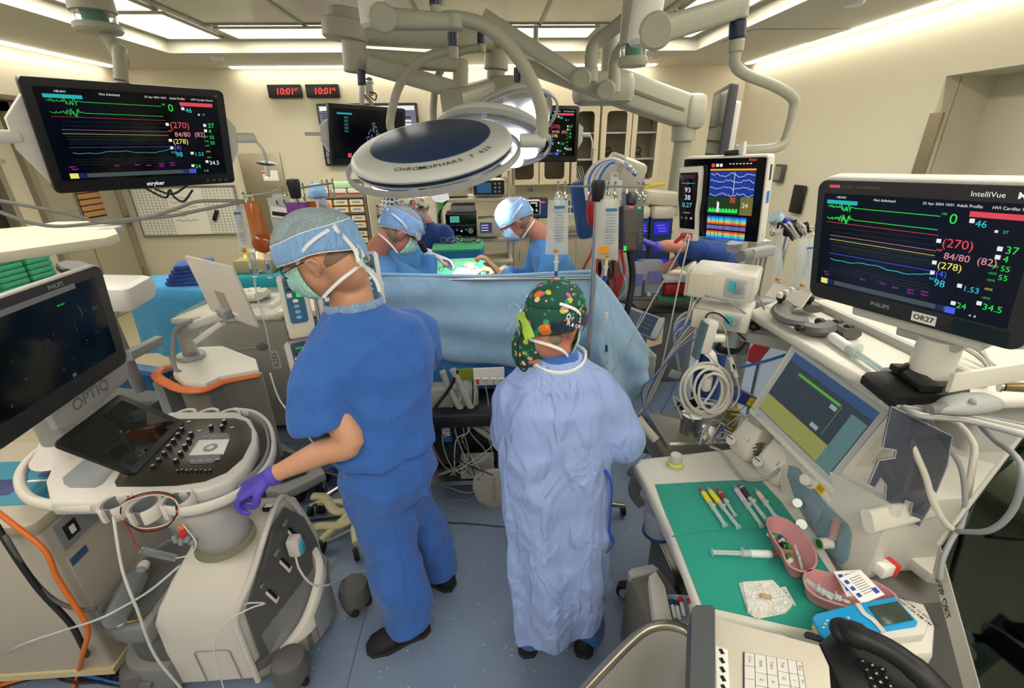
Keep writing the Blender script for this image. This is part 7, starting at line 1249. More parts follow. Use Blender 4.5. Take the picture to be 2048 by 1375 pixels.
# pressure-display device on the right stand
F_=frame((.858,2.655,1.55),(1.27,.079,.198));t=thing('pressure_monitor','dark narrow monitor with a red lamp and green tag on the right stand','monitor',F_);q=MB();q.prism(rrect(.135,.265,.008),-.06,0,mat('monitor_navy','#252b3a',rough=.4),e=.006);q.build('case',t);q=MB();q.box((-.02,.04,.001),(.07,.13,.002),mat('dim_lcd','#4c4842',rough=.25));q.box((-.02,-.075,.001),(.07,.09,.002),MATS['dim_lcd']);q.build('screen',t)
q=MB();q.box((-.02,.12,.002),(.028,.012,.002),G_['r']);q.box((.035,.118,.002),(.02,.012,.001),G_['g']);[q.box((.042,-.01-.02*k,.002),(.018,.012,.001),G_['d'])for k in range(4)];q.box((-.055,-.115,.002),(.018,.028,.002),G_['g']);q.build('keys',t);q=MB();q.box((0,.175,-.03),(.05,.07,.05),MATS['monitor_navy'],r=.008);q.cyl((-.03,.2,-.03),(-.03,.23,-.03),.006,chrome);q.cyl((.03,.2,-.03),(.03,.23,-.03),.006,chrome);q.build('clamp',t);q=MB();q.tube([(.0,-.13,-.04),(.03,-.3,-.06),(.0,-.55,-.1),(0,-.9,-.3)],.02,black_p);q.build('stalk',t)
# ---------------------------------------------------------------- heart-lung machine
t=thing('heart_lung_machine','heart-lung machine with violet-blue pump screens at the right','heart lung machine',(1.25,3.45,0));nv=mat('pump_navy','#2c3f5c',rough=.4);crm=mat('pump_cream','#cfc9b2',rough=.4);vio=glow('violet','#2a28c0',.9);lil=glow('lilac','#7a78d8',.9)
q=MB();q.box((1.35,3.8,.42),(.9,.4,.84),g_sh,r=.03);q.box((1.35,3.75,.85),(1.0,.5,.05),crm,r=.02);q.build('console',t,world=True)
for k,(x0,x1)in enumerate(((1272,1298),(1302,1346))):
 q=MB();a,b,c_,d_=[PY(*p,3.3)for p in((x0,437),(x1,436),(x1-10,545),(x0-4,548))];th_=V((0,.12,0));q.raw([a,b,c_,d_,a+th_,b+th_,c_+th_,d_+th_],[(0,3,2,1),(4,5,6,7),(0,1,5,4),(1,2,6,5),(2,3,7,6),(3,0,4,7)],nv);hd=q.build('pump_head',t,world=True,smooth=0);q=MB();q.box((a+b)/2+V((0,.05,.04)),((b-a).length*1.05,.16,.09),crm,r=.03);q.build('cream_cap',hd,world=True)
 q=MB()
 for v0,v1 in((.06,.28),(.40,.60),(.72,.93)):
  pa=a.lerp(d_,v0).lerp(b.lerp(c_,v0),.14)+V((0,-.004,0));pb=a.lerp(d_,v0).lerp(b.lerp(c_,v0),.86)+V((0,-.004,0));pc=a.lerp(d_,v1).lerp(b.lerp(c_,v1),.86)+V((0,-.004,0));pd=a.lerp(d_,v1).lerp(b.lerp(c_,v1),.14)+V((0,-.004,0));q.raw([pa,pb,pc,pd],[(3,2,1,0)],vio);m_=(pa+pc)/2+V((0,-.003,0));[q.box(m_+V((-.01+.01*i,0,.02-.02*i)),(.06,.001,.006),lil)for i in range(3)]
 q.build('screen',hd,world=True,smooth=0)
for k,(x,y)in enumerate(((1298,555),(1262,560))):
 q=MB();c_=PY(x,y,3.2);q.box(c_,(.17,.16,.27),g_lt,r=.03,rot=(-.2,0,-.1));q.box(c_+V((.01,-.085,-.04)),(.13,.01,.12),nv,rot=(-.2,0,-.1));q.box(c_+V((.01,-.092,.03)),(.09,.01,.08),mat('lcd_lilac','#6a68a0',rough=.3,emis=.4),rot=(-.2,0,-.1));q.cyl(c_+V((-.03,-.1,-.09)),c_+V((-.03,-.12,-.09)),.015,mat('knob_grey','#b8c0b8'));q.build('roller_pump',t,world=True)
F_=basis((-.35,-.75,.62),(.8,-.55,-.2),PY(1272,640,2.75));q=MB();q.box((0,0,-.03),(.34,.16,.06),g_lt,F_,r=.03);q.box((-.04,0,.003),(.11,.11,.006),mat('lcd_grey','#59606c',rough=.2),F_);q.box((.075,0,.003),(.1,.13,.005),nv,F_);[q.box((.05+.02*i,.03-.03*j,.007),(.012,.012,.003),G_['d'],F_)for i in range(3)for j in range(3)];q.build('control_panel',t,world=True);q=MB();q.bar(PY(1262,665,2.7),PY(1310,712,2.7),.02,.02,beige_p);q.box(PY(1285,730,2.8),(.14,.14,.2),g_lt,r=.02);q.build('panel_arm',t,world=True)
q=MB();q.box(PY(1310,665,2.95),(.16,.01,.2),mat('card_tan','#d8c8a0'),rot=(0,0,.5));q.build('paper_folder',None,'tan folder standing beside the tilted control panel','folder')
t=thing('sharps_bin','red sharps container with a cream lid on a shelf at the right','container',PY(1348,580,3.3));q=MB();q.box(PY(1346,572,3.3),(.22,.2,.1),mat('bin_red','#c02a2c',rough=.35),r=.03);q.build('bin_body',t,world=True);q=MB();q.box(PY(1346,552,3.3),(.23,.21,.05),paper,r=.03);q.build('lid',t,world=True);q=MB();q.box(PY(1350,588,3.3),(.35,.25,.02),mat('shelf_teal','#3a9a80'));q.build('shelf_mat',t,world=True)
q=MB();q.box(PY(1335,612,3.2),(.5,.25,.03),black_p,r=.01);q.build('keyboard_tray',None,'black keyboard tray below the red sharps container','tray')
t=thing('vent_module','beige ventilator-like unit wrapped in tubing behind the clear bags','device',PY(1240,345,2.9));q=MB();q.box(PY(1246,348,3.0),(.2,.2,.2),mat('unit_beige','#b8b4a0',rough=.4),r=.03,rot=(.2,.3,.3));q.build('case',t,world=True)
for k in range(6):q=MB();q.tube([PY(1175+6*k,400,2.8),PY(1172+5*k,360,2.8),PY(1190+6*k,330-k,2.8),PY(1225+5*k,318+2*k,2.8),PY(1262+2*k,335+3*k,2.8)],.012,[cw,MATS['cable_blue'],cwm,cgm,cw,MATS['cable_blue']][k],n=8);q.build('tubing',t,world=True)
q=MB();q.box(PY(1165,420,3.1),(.12,.1,.38),cloth('bag_dark_blue','#24497a',scale=14),r=.04,rot=(0,-.2,0));q.build('blue_equipment_bag',None,'dark blue cloth bag hanging between the fluid bags','bag');q=MB();q.box(PY(1265,385,3.3),(.14,.08,.28),g_lt,r=.02);q.build('grey_case',None,'grey plastic case standing behind the dark narrow monitor','case');q=MB();q.box(PY(1320,395,3.4),(.3,.2,.1),crm,r=.03,rot=(0,.1,0));q.tube([PY(1270,388,3.4),PY(1300,372,3.4),PY(1330,368,3.4)],.012,MATS['yellow_sticker']if 'yellow_sticker' in MATS else cr_);q.build('suction_unit',None,'cream suction unit with a yellow tube in front of the beige column','device')
# oxygenator cluster behind the drape corner
t=thing('oxygenator','cluster of dark and clear tubing with red lines right of the drape screen','oxygenator',PY(1225,560,2.6));rn=random.Random(6)
q=MB();q.cyl(PY(1230,520,2.7),PY(1228,590,2.7),.05,mat('oxy_clear','#7a6a66',rough=.2,alpha=.8));q.cyl(PY(1200,600,2.7),PY(1200,520,2.7),.03,black_p);q.build('canister',t,world=True)
for k in range(9):x=rn.uniform(1200,1245);q=MB();q.tube([PY(x,500,2.6),PY(x+rn.uniform(-20,20),540,2.6),PY(x+rn.uniform(-20,20),580,2.6),PY(1215+rn.uniform(-20,30),620,2.65)],.009,[cr_,cgm,cb,MATS['cable_red']][k%4],n=7);q.build('tubing',t,world=True)
cable('red blood line falling between the clear bags',[PY(1190,450,2.5),PY(1185,500,2.5),PY(1170,530,2.5),PY(1160,560,2.5)],.008,cr_,'blood_line','tubing')
# ---------------------------------------------------------------- background equipment
t=thing('video_tower','beige equipment tower with stacked black video boxes beyond the trays','equipment tower',(-.1,5.1,0));q=MB()
for x in(-.5,.25):q.box((x,5.15,.9),(.03,.4,1.75),beige_p)
for z in(.3,.85,1.09,1.5):q.box((-.12,5.1,z),(.8,.5,.035),beige_p,r=.01)
q.build('shelf_frame',t,world=True)
def unit(label,pa,pb,Yv,body,fn=None,group=None,D=.3,name='video_unit'):
 a,b=PY(*pa,Yv),PY(*pb,Yv);w,h=abs(b.x-a.x),abs(a.z-b.z);t=thing(name,label,'device',((a.x+b.x)/2,Yv,min(a.z,b.z)),group=group);q=MB();q.box((0,D/2,h/2),(w,D,h),body,r=.01);q.build('case',t)
 if name=='small_monitor':q=MB();q.cyl((0,.05,-min(a.z,b.z)+.02),(0,.05,0),.018,steel);q.cyl((0,.05,-min(a.z,b.z)),(0,.05,-min(a.z,b.z)+.03),.16,steel);q.build('floor_stand',t)
 if fn:q=MB(Matrix.Translation((0,-.004,h/2))@Matrix.Rotation(math.pi/2,4,'X'));fn(q,w,h);q.build('front',t,smooth=0)
 return t
def f1(q,w,h):q.box((0,0,0),(w*.96,h*.9,.004),black_p);q.box((-w*.15,0,.003),(w*.45,h*.65,.002),glow('blue_dim','#2f5f8c',.6));[q.lathe([(.012,0),(.012,.006),(.001,.006)],silver,Matrix.Translation((w*(.2+.13*(k%2)),h*(.25-.25*(k//2)),.003)),10)for k in range(6)]
unit('cream device with a black front and blue screen on the tower top',(945,360),(1010,390),4.85,beige_p,f1)
unit('black video box reflecting green and white, upper of the stacked pair',(890,428),(953,448),4.8,dgrey_p,lambda q,w,h:(q.box((0,0,0),(w*.96,h*.85,.004),scr_black),q.box((-w*.2,0,.003),(w*.3,h*.6,.002),glow('reflect_green','#4fa890',.8))))  # green reflection on the front is painted as a glowing patch
unit('black video box with blue icons, lower of the stacked pair',(892,450),(954,473),4.8,dgrey_p,lambda q,w,h:(q.box((0,0,0),(w*.96,h*.85,.004),scr_black),[q.box((w*(-.3+.15*k),h*.1*(k%2),.003),(.015,.015,.002),G_['b' if k%2 else 'w'])for k in range(4)],q.lathe([(.03,0),(.025,.02),(.001,.02)],silver,Matrix.Translation((w*.3,0,.003)))))
unit('beige electrosurgical unit with a small violet screen',(955,440),(1003,473),4.75,beige_p,lambda q,w,h:(q.box((-w*.15,h*.05,0),(w*.5,h*.6,.004),glow('violet_dim','#3c3668',.8)),[q.box((-w*.2,h*(.2-.15*k),.003),(w*.3,.006,.002),G_['w'])for k in range(3)]))
unit('grey flat box on the middle tower shelf',(900,412),(950,424),4.85,g_lt,None);unit('small monitor with white figures behind the right surgeon',(1047,401),(1081,429),4.6,beige_p,lambda q,w,h:(q.box((0,0,0),(w*.85,h*.85,.004),scr_black),q.text('0',h*.3,G_['w'],at=(w*.2,h*.15,.004)),q.text('0.',h*.3,G_['w'],at=(w*.2,-h*.2,.004)),q.box((w*.1,h*.33,.003),(w*.4,.01,.001),G_['w'])),D=.1,name='small_monitor')
unit('dark computer screen on the counter behind the small monitor',(1058,396),(1095,436),5.6,black_p,lambda q,w,h:(q.box((0,0,0),(w*.9,h*.85,.004),glow('navy_ui','#1c3a60',.7)),q.box((w*.2,h*.3,.003),(w*.3,.02,.001),G_['r'])),D=.1,name='small_monitor');unit('cream box unit on the tower shelf left of the blue-screen device',(878,372),(935,392),4.9,crm,None)
q=MB();[q.tube([PY(890+5*k,400,4.7),PY(880-3*k,430,4.7),PY(885,470,4.7)],.008,black_p)for k in range(2)];q.build('tower_cable',t,world=True)
t=thing('white_card','rounded white card hanging under the big surgical light','card',PY(880,400,2.35));q=MB();q.prism([(PY(x,y,2.35).x,PY(x,y,2.35).z)for x,y in((862,385),(895,381),(899,398),(885,405),(870,403),(863,396))],-.002,.002,paper,Matrix(((1,0,0,0),(0,0,-1,2.35),(0,1,0,0),(0,0,0,1))));q.cyl(PY(880,383,2.35),PY(880,368,2.3),.004,tie_w);q.build('card_body',t,world=True);q=MB();q.cyl(PY(882,404,2.36),PY(882,418,2.36),.012,MATS['green_cap']);q.build('green_tag',t,world=True)
q=MB();q.cyl((.30,5.0,.05),(.30,5.0,1.85),.018,arm_w);[q.tube([(.30,5.0,1.8),(.30+.1*math.cos(a),5+.1*math.sin(a),1.82),(.30+.13*math.cos(a),5+.13*math.sin(a),1.86)],.006,chrome)for a in(0,1.57,3.14,4.7)];[q.bar((.3,5,.1),(.3+.3*math.cos(a),5+.3*math.sin(a),.05),.03,.03,steel)for a in(0,1.26,2.5,3.8,5)];q.build('infusion_pole',None,'pale infusion pole standing right of the video tower','pole')
for k in range(3):q=MB();q.tube([(.2+.05*math.cos(a)+.02*k,4.98,1.62-.02*k+.09*math.sin(a))for a in[i*.7 for i in range(10)]],.009,cw);q.build('coiled_cable',None,'coil of white cable hanging on the pale pole by the tower','cable','white coils on the infusion pole')
# supply rack with bins
t=thing('supply_rack','wire supply rack on the back wall filled with orange-edged white boxes','rack',(-1.86,6.45,0));q=MB();[q.cyl((x,y,0),(x,y,1.62),.012,steel)for x in(-2.18,-1.55)for y in(6.25,6.62)];q.build('upright',t,world=True)
for k in range(7):q=MB();q.box((-1.865,6.44,.22+.2*k),(.64,.38,.012),steel);q.build('shelf',t,world=True)
q=MB();q.box((-1.52,6.44,.9),(.02,.36,1.3),beige_p);q.build('side_panel',t,world=True)
bw=mat('box_white','#dcd6c4',rough=.6);be=mat('box_orange_edge','#c9934a',rough=.6)
for k in range(6):
 for r_ in range(2):
  for c_ in range(3):
   x=-2.07+.2*c_;z=.23+.2*k+.09*r_;tt=thing('supply_box','white supply box with orange edges in the wire rack','box',(x,6.3,z),group='boxes in the supply rack');q=MB();q.box((0,.06,.04),(.185,.2,.078),be);q.build('carton',tt);q=MB();q.box((0,-.042,.04),(.165,.006,.062),bw);q.box((0,-.046,.045),(.1,.002,.02),g_lt);q.build('label',tt)
for k in range(3):q=MB();q.box((-2.07+.2*k,6.35,1.49),(.18,.2,.08),bw,r=.01);q.box((-2.07+.2*k,6.248,1.47),(.17,.004,.02),mat('red_ink','#b04038'));q.build('top_carton',None,'white carton with a red stripe on top of the supply rack','box','cartons on top of the rack')
q=MB();q.box((-1.85,6.35,1.575),(.25,.16,.08),mat('green_white','#b8e0b0'),r=.02);q.build('glove_pack',None,'pale green and white pack on top of the supply rack','pack')
# teal table with beige supply boxes at the left
tl=cloth('drape_teal','#178a98',scale=5);t=thing('back_table','long back table under a teal drape left of the man','table',(-1.75,4.6,0));q=drape([(-2.5,4.95),(-2.4,4.1),(-1.05,4.1),(-.95,4.95)],.95,.2,tl,.03);q.build('drape',t,world=True,smooth=180);q=MB();[q.cyl((x,y,0),(x,y,.9),.018,steel)for x in(-2.2,-1.3)for y in(4.3,4.75)];q.build('leg',t,world=True)
for k,(x,y,w,lb)in enumerate(((-2.15,4.4,.35,'beige open box with yellow packets at the left of the teal table'),(-1.72,4.4,.34,'beige open box in the middle of the teal table'),(-1.32,4.42,.3,'beige open box at the right end of the teal table'))):
 tt=thing('supply_bin',lb,'box',(x,y,.955),group='open boxes on the teal table');q=MB();q.box((0,0,.06),(w,.3,.12),mat('bin_beige','#a89c74',rough=.6),r=.01);q.build('bin',tt);q=MB();[q.box((-.1+.07*i,-.02*i,.14),(.06,.2,.03),[MATS['yellow_sticker'],paper,mat('tan_pack','#c8b088')][i%3],rot=(.3,.1*i,.4))for i in range(4)];q.build('packet',tt)
q=MB();q.box((-1.3,4.2,1.0),(.2,.2,.05),MATS['green_cap'],r=.01);q.build('green_case',None,'flat green case at the near edge of the teal table','case');q=MB();q.box((-2.55,6.3,.475),(.4,.3,.95),dgrey_p);[q.box((-2.55,6.145,.3+.06*i),(.36,.01,.02),black_p)for i in range(9)];q.build('vent_cabinet',None,'dark slatted cabinet under the steel wall panel','cabinet')
# ---------------------------------------------------------------- under the drape: black cart, hoses, urine bag
t=thing('warming_cart','black and steel equipment cart under the drape screen','cart',(-.15,2.5,0));q=MB();q.box((-.17,2.55,.42),(.42,.4,.5),black_p);q.build('body',t,world=True)
for z in(.14,.68):q=MB();q.box((-.15,2.45,z),(.56,.5,.03),steel);q.build('shelf',t,world=True)
q=MB();[q.cyl((x,y,.0),(x,y,.7),.012,steel)for x in(-.42,.12)for y in(2.24,2.68)];q.build('post',t,world=True);q=MB();q.box(PY(892,852,2.22),(.055,.03,.2),mat('strip_blue','#1f6fb0'),r=.006);q.box(PY(892,852,2.2),(.035,.006,.14),paper);[q.box(PY(892,852,2.196)+V((0,0,.055-.015*i)),(.03,.002,.005),G_['d']if i%2 else MATS['red_ink'])for i in range(8)];q.build('fluid_column',t,world=True);q=MB();q.box(PY(955,930,2.25),(.2,.1,.11),mat('box_grey_print','#a8a698'));[q.box(PY(955,930,2.198)+V((0,0,.04-.012*i)),(.17,.002,.004),grey_p)for i in range(7)];q.build('printed_box',t,world=True)
for k,pts in enumerate((((885,742),(898,775),(925,822),(955,855),(990,880)),((905,738),(925,780),(945,820),(970,850),(1000,868)))):q=MB();q.tube([PY(x,y,2.08)for x,y in pts],.017,mat('hose_grey','#a8a8a2',rough=.5,bump=.4,bs=90),n=12);q.build('breathing_hose',None,['lower of two ribbed grey hoses under the drape','upper of two ribbed grey hoses under the drape'][k],'hose')
t=thing('line_manifold','white manifold board with stopcocks hanging under the drape','manifold',PY(975,755,2.1));q=MB();q.box(PY(978,752,2.1),(.16,.012,.1),white_p,r=.004);q.build('board',t,world=True)
for k in range(4):q=MB();c_=PY(955+16*k,757,2.085);q.cyl(c_,c_+V((0,0,-.03)),.007,mat('red_plastic','#c8322c')if k==0 else film);q.cyl(c_+V((-.015,0,0)),c_+V((.015,0,0)),.005,white_p);q.build('stopcock',t,world=True)
q=MB();q.box(PY(905,790,2.15),(.28,.12,.14),mat('clear_grey','#b8bcb6',rough=.2,alpha=.6),r=.03);q.build('clear_cover',None,'clear plastic cover bunched under the left of the drape','cover');q=MB();q.box(PY(930,750,2.2),(.12,.02,.08),mat('olive_tag','#8a9a2a'));q.build('yellow_green_pad',None,'yellow-green pad tucked under the drape','pad')
rn=random.Random(12)
for k in range(12):
 x=rn.uniform(880,990);cable('thin line in the tangle hanging under the drape',[PY(x,760,2.1),PY(x+rn.uniform(-20,20),810,2.08),PY(x+rn.uniform(-40,30),860,2.08),PY(min(1000,x+rn.uniform(-30,40)),900+rn.uniform(-20,30),2.08),PY(rn.uniform(860,990),950,2.1)],.0025+.001*rn.random(),[cw,cgm,cb,ctl][k%4],'patient_line','line','lines hanging under the drape')
q=MB();q.tube([PY(870,815,2.05),PY(900,775,2.06),PY(915,740,2.08)],.009,black_p);q.build('black_hose',None,'shiny black hose slanting under the left of the drape','hose')
t=thing('urine_bag','clear drainage bag of amber fluid on the floor behind the periwinkle gown','drainage bag',PY(978,1010,2.15));bag_u=mat('bag_uri','#dcd8d0',rough=.15,alpha=.5);q=MB();o_=[(PY(x,y,2.14).x,PY(x,y,2.14).z)for x,y in((948,950),(975,940),(1008,938),(1014,975),(1012,1010),(985,1016),(955,1000),(945,975))];My2=Matrix(((1,0,0,0),(0,0,-1,2.14),(0,1,0,0),(0,0,0,1)));q.prism(o_,-.02,.012,bag_u,My2,e=.008);q.build('pouch',t,world=True,smooth=80);q=MB();q.prism([(PY(x,y,2.14).x,PY(x,y,2.14).z)for x,y in((968,985),(1006,975),(1010,1004),(985,1010),(962,1000))],-.012,.006,mat('amber_fluid','#c8903a',rough=.2,alpha=.7),My2,e=.005);q.build('fluid',t,world=True);q=MB();[q.box(PY(988,958+5*i,2.122),(.03-.01*(i%2),.001,.003),MATS['navy_cap'])for i in range(9)];q.box(PY(957,958,2.122),(.014,.001,.016),prt);q.build('scale_print',t,world=True)
cable('thin white cable across the floor from the cart toward the left',[PY(985,960,2.2),PZ(940,985,.02),PZ(900,975,.01),PZ(860,968,.01),PZ(845,965,.01)],.004,cw);cable('thin dark cable lying straight across the floor between the two people',[PZ(860,1043,.004),PZ(930,1046,.004),PZ(1000,1052,.004),PZ(1020,1053,.004)],.003,cb);cable('grey looping cable under the cart edge',[PZ(900,1000,.02),PZ(935,1000,.01),PZ(950,985,.02),PZ(940,960,.05)],.003,cgm)
# cream stand feet, pedal bulb and casters on the floor at the left
crf=mat('cream_metal','#c9be94',rough=.4)
t=thing('monitor_stand_base','cream wheeled stand feet on the floor left of the man in blue scrubs','stand base',(-.84,2.05,0))
for pts,wc in((((625,992),(650,995),(672,1022),(705,1018)),(645,1015)),(((612,1062),(640,1052),(680,1050),(720,1025)),(622,1085)),(((716,1085),(712,1060),(716,1035),(722,1020)),(712,1108))):
 q=MB();q.tube([PZ(x,y,.1)for x,y in pts],(.018,.028),crf,n=10,flat=(0,0,1));lg=q.build('leg',t,world=True);q=MB();p=PZ(*wc,.035);q.cyl(p+V((-.012,-.006,0)),p+V((.012,.006,0)),.034,rubber,n=20,e=.006);q.cyl(p+V((-.014,-.007,0)),p+V((.014,.007,0)),.018,chrome);q.build('caster',lg,world=True)
q=MB();q.cyl((-.72,2.0,.1),(-.72,2.0,.9),.02,crf);q.build('column',t,world=True)
q=MB();b0=PZ(664,945,.04);q.lathe([(.006,-.07),(.012,-.055),(.03,-.03),(.036,0),(.03,.03),(.012,.055),(.006,.07)],mat('bulb_blue','#1c4f9a',rough=.35),Matrix.Translation(b0)@Euler((math.pi/2-.3,0,.2)).to_matrix().to_4x4(),18);q.build('squeeze_bulb',None,'dark blue rubber squeeze bulb on the floor behind the arm','bulb')
t=thing('low_trolley','low grey and white wheeled base on the floor behind the gloved hand','trolley',(-1.3,2.4,0));q=MB();q.prism(pz([(555,880),(600,905),(645,935),(650,945),(570,985),(530,980),(520,900)],.14),.08,.14,an_g,e=.01);q.build('deck',t,world=True);q=MB();q.prism(pz([(540,890),(590,908),(612,940),(560,960),(530,940)],.17),.14,.17,dgrey_p,e=.006);q.build('black_tray',t,world=True);q=MB();p=PZ(642,968,.05);q.cyl(p+V((-.02,0,0)),p+V((.02,0,0)),.05,rubber,n=22,e=.008);q.cyl(p+V((-.022,0,0)),p+V((.022,0,0)),.03,g_lt);q.build('wheel',t,world=True);q=MB();p=PZ(600,985,.05);q.cyl(p+V((-.02,0,0)),p+V((.02,0,0)),.05,rubber,n=22);q.build('wheel',t,world=True)
for k,(pts,mt)in enumerate(((((585,1050),(620,1040),(690,1030),(730,1005)),cb),(((600,1075),(640,1085),(700,1060),(740,1040)),cw),(((560,1000),(640,1002),(700,1005),(735,998)),mat('cable_teal','#2a6a78')),(((630,900),(640,940),(650,960),(660,985)),cw))):cable(['black cable on the floor between the cream stand feet','white cable on the floor beside the cream stand feet','teal cable on the floor behind the gloved hand','thin white cable trailing down beside the orange-handled machine'][k],[PZ(x,y,.012)for x,y in pts],.006 if k<2 else.003,mt)
cable('pale double cable running down behind the man toward the pumps',[PY(540,745,2.4),PY(560,800,2.35),PY(600,850,2.25),PY(640,905,2.2)],.005,cw)
# ================ brain monitor and measurement modules at the right
MR=frame((.857,1.691,1.81),(1.668,-.035,-.967));t=thing('brain_monitor','white-framed brain function monitor with a docked hand-held unit at the right','monitor',MR)
q=MB();q.prism(rrect(.315,.295,.012),-.05,-.003,white_p,e=.008);q.build('case',t);q=MB();q.prism(rrect(.302,.282,.006),-.004,.001,scr_black);q.build('front_glass',t);q=MB();q.box((.06,.0,-.07),(.16,.22,.05),white_p,r=.015);q.build('rear_housing',t)
q=MB(Matrix.Translation((.04,-.0,.0018)));rn=random.Random(2);dk=glow('eeg_blue','#12389a',.8);q.box((0,.055,0),(.165,.085,.0004),dk);q.box((0,.103,0),(.165,.006,.0005),G_['o'])
for k in range(4):q.tube([(-.08+.0052*i,.085-.022*k+rn.uniform(-.004,.004)+(.004*math.sin(i*.5+k)),.0005)for i in range(32)],.0007,G_['w'],n=4,sm=0)
q.tube([(.01,.095,.0005),(.01,.02,.0005)],.0008,G_['w'],n=4,sm=0);q.box((.06,-.02,0),(.045,.062,.0004),glow('olive','#7a7838',.7));q.box((-.025,-.02,0),(.12,.062,.0004),glow('dark_green','#1c3a1c',.7))
for i in range(40):h_=.008+.008*abs(math.sin(i*.7))+(.025 if 11<i<15 else 0);q.box((-.08+.0028*i,-.045+h_/2,.0005),(.0028,h_,.0004),G_['g']if not 11<i<15 else G_['w'])
q.box((.01,-.0,.0006),(.02,.02,.0004),glow('rust','#a04830',.8));q.text('24',.022,G_['w'],at=(.045,-.018,.001));
for j,c_ in enumerate(('#1c60d8','#38b0e0','#60d8c0','#f0b040','#e05020')):q.box((-.008,-.062-.006*j,0),(.148,.0062,.0005),glow('sp%d'%j,c_,.9));q.box((-.008,-.14+.006*j,0),(.148,.0062,.0005),glow('sp%d'%j,c_,.9))
q.box((-.008,-.1,0),(.148,.014,.0005),glow('lav','#7078b8',.8));[q.box((rn.uniform(-.08,.06),-.1,.0006),(.0015,.085,.0003),G_['k'])for _ in range(10)]
q.box((-.073,.118,0),(.012,.012,.0005),G_['r']);q.box((-.057,.118,0),(.01,.01,.0005),G_['w']);q.box((-.043,.118,0),(.01,.01,.0005),G_['w']);[q.box((-.01+.012*i,.122,0),(.006,.003,.0005),G_['w'])for i in range(7)];q.text('Root',.012,G_['r'],at=(.055,.134,0),bold=.02);q.build('readout',t,smooth=0)
q=MB();o_=[(-.155,.115),(-.07,.118),(-.066,.1),(-.068,.0),(-.073,-.05),(-.07,-.13),(-.145,-.13),(-.15,-.05),(-.158,.0),(-.158,.08)];q.prism(o_,0,.028,white_p,e=.006);hh=q.build('handheld_unit',t,'white hand-held unit');q=MB();q.prism([(x*.86-.016,y*.84)for x,y in o_],.026,.0295,scr_black,e=.001);q.build('unit_screen',hh)
q=MB(Matrix.Translation((-.112,0,.0305)));q.text('93',.026,G_['w'],at=(0,.035,0),ax='CENTER');q.text('38',.026,G_['w'],at=(0,.008,0),ax='CENTER');q.text('0.27',.024,glow('pale_cyan','#78c0d8',.9),at=(0,-.02,0),ax='CENTER');q.box((0,.06,0),(.055,.0015,.0004),G_['c']);q.box((0,.06,0),(.0012,.014,.0004),G_['c']);q.box((0,.083,0),(.05,.012,.0003),glow('plum','#4a2040',.7));q.box((0,-.048,0),(.028,.005,.0004),silver);[q.lathe([(.0045,0),(.0045,.001),(.001,.001)],mm_,Matrix.Translation((-.02+.02*i,-.068,0)),10)for i,mm_ in enumerate((G_['d'],silver,G_['o']))];q.build('unit_readout',hh,smooth=0)
q=MB();q.box((-.10,-.14,.02),(.07,.03,.02),white_p,r=.004);q.box((-.105,-.135,.035),(.045,.02,.02),MATS['red_plastic'],r=.004);q.cyl((-.125,-.14,.035),(-.15,-.165,.04),.008,MATS['red_plastic']);q.build('red_connector',t);q=MB();q.box((.1575,.09,-.025),(.001,.05,.012),ink);q.box((.1575,.01,-.025),(.001,.04,.02),prt);q.lathe([(.006,0),(.006,.001),(.001,.001)],G_['g'],Matrix.Translation((.158,-.12,-.02))@Matrix.Rotation(math.pi/2,4,'Y'),12);q.build('side_labels',t)
q=MB();q.box((.02,.155,-.03),(.05,.02,.04),black_p,r=.006);q.prism([(.0,.15),(.06,.15),(.06,.19)],-.04,-.02,white_p);q.build('top_mount',t)
# module rack on a post
MODF=lambda x,y,Yv=1.75:PY(x,y,Yv)
t=thing('module_rack','beige measurement modules with teal sockets clamped to a grooved post','module rack',(1.12,1.8,.0));q=MB();q.box((1.16,1.88,.85),(.07,.07,1.55),silver,r=.01);[q.box((1.16+.02*i,1.84,1.35),(.005,.006,.5),steel)for i in(-1,0,1)];q.box((1.16,1.88,.06),(.5,.5,.06),an_g,r=.05);q.build('post',t,world=True)
rotm=-.62
def module(c_,d_,label,sock):
 M_=Matrix.Translation(c_)@Matrix.Rotation(rotm,4,'Z');q=MB();q.box((0,0,0),d_,an_w,M_,r=.012);md=q.build('module',t,label,world=True);w,D,h=d_
 q=MB();q.box((-w*.3,-D/2-.014,.0),(w*.36,.03,h*.92),beige_p,M_,r=.006);q.box((-w*.5-.005,-D*.2,.0),(.012,D*.6,h*1.1),an_w,M_,r=.004);q.build('bracket',md,world=True)
 q=MB();q.box((w*.22,-D/2-.003,0),(w*.3,.008,h*.7),an_g,M_,r=.004);q.box((w*.17,-D/2-.008,h*.08),(w*.1,.01,h*.4),mat('socket_teal','#48b8c8',rough=.35),M_);q.box((w*.27,-D/2-.014,h*.05),(w*.1,.025,h*.35),g_lt,M_,r=.004);q.build('socket',md,world=True);return md
module(PY(1450,560,1.72),(.24,.2,.105),'upper beige module',1);module(PY(1448,625,1.72),(.21,.2,.085),'lower beige module',1);module(PY(1430,675,1.75),(.12,.16,.09),'small lowest module',1)
q=MB();c_=PY(1498,508,1.65);q.cyl(c_,c_+V((-.05,-.03,0)),.022,g_sh,e=.004);q.bar(c_,PY(1540,500,1.75),.04,.04,g_lt);q.cyl(PY(1470,500,1.7),PY(1470,485,1.7),.03,g_lt);q.build('grey_clamp',t,world=True)
for k,(x,y)in enumerate(((1490,566),(1508,652))):q=MB();p=PY(x,y,1.62);q.ball(p,(.026,.024,.022),black_p);q.cyl(p,PY(x+12,y-6,1.72),.01,chrome);q.build('clamp_knob',t,world=True)
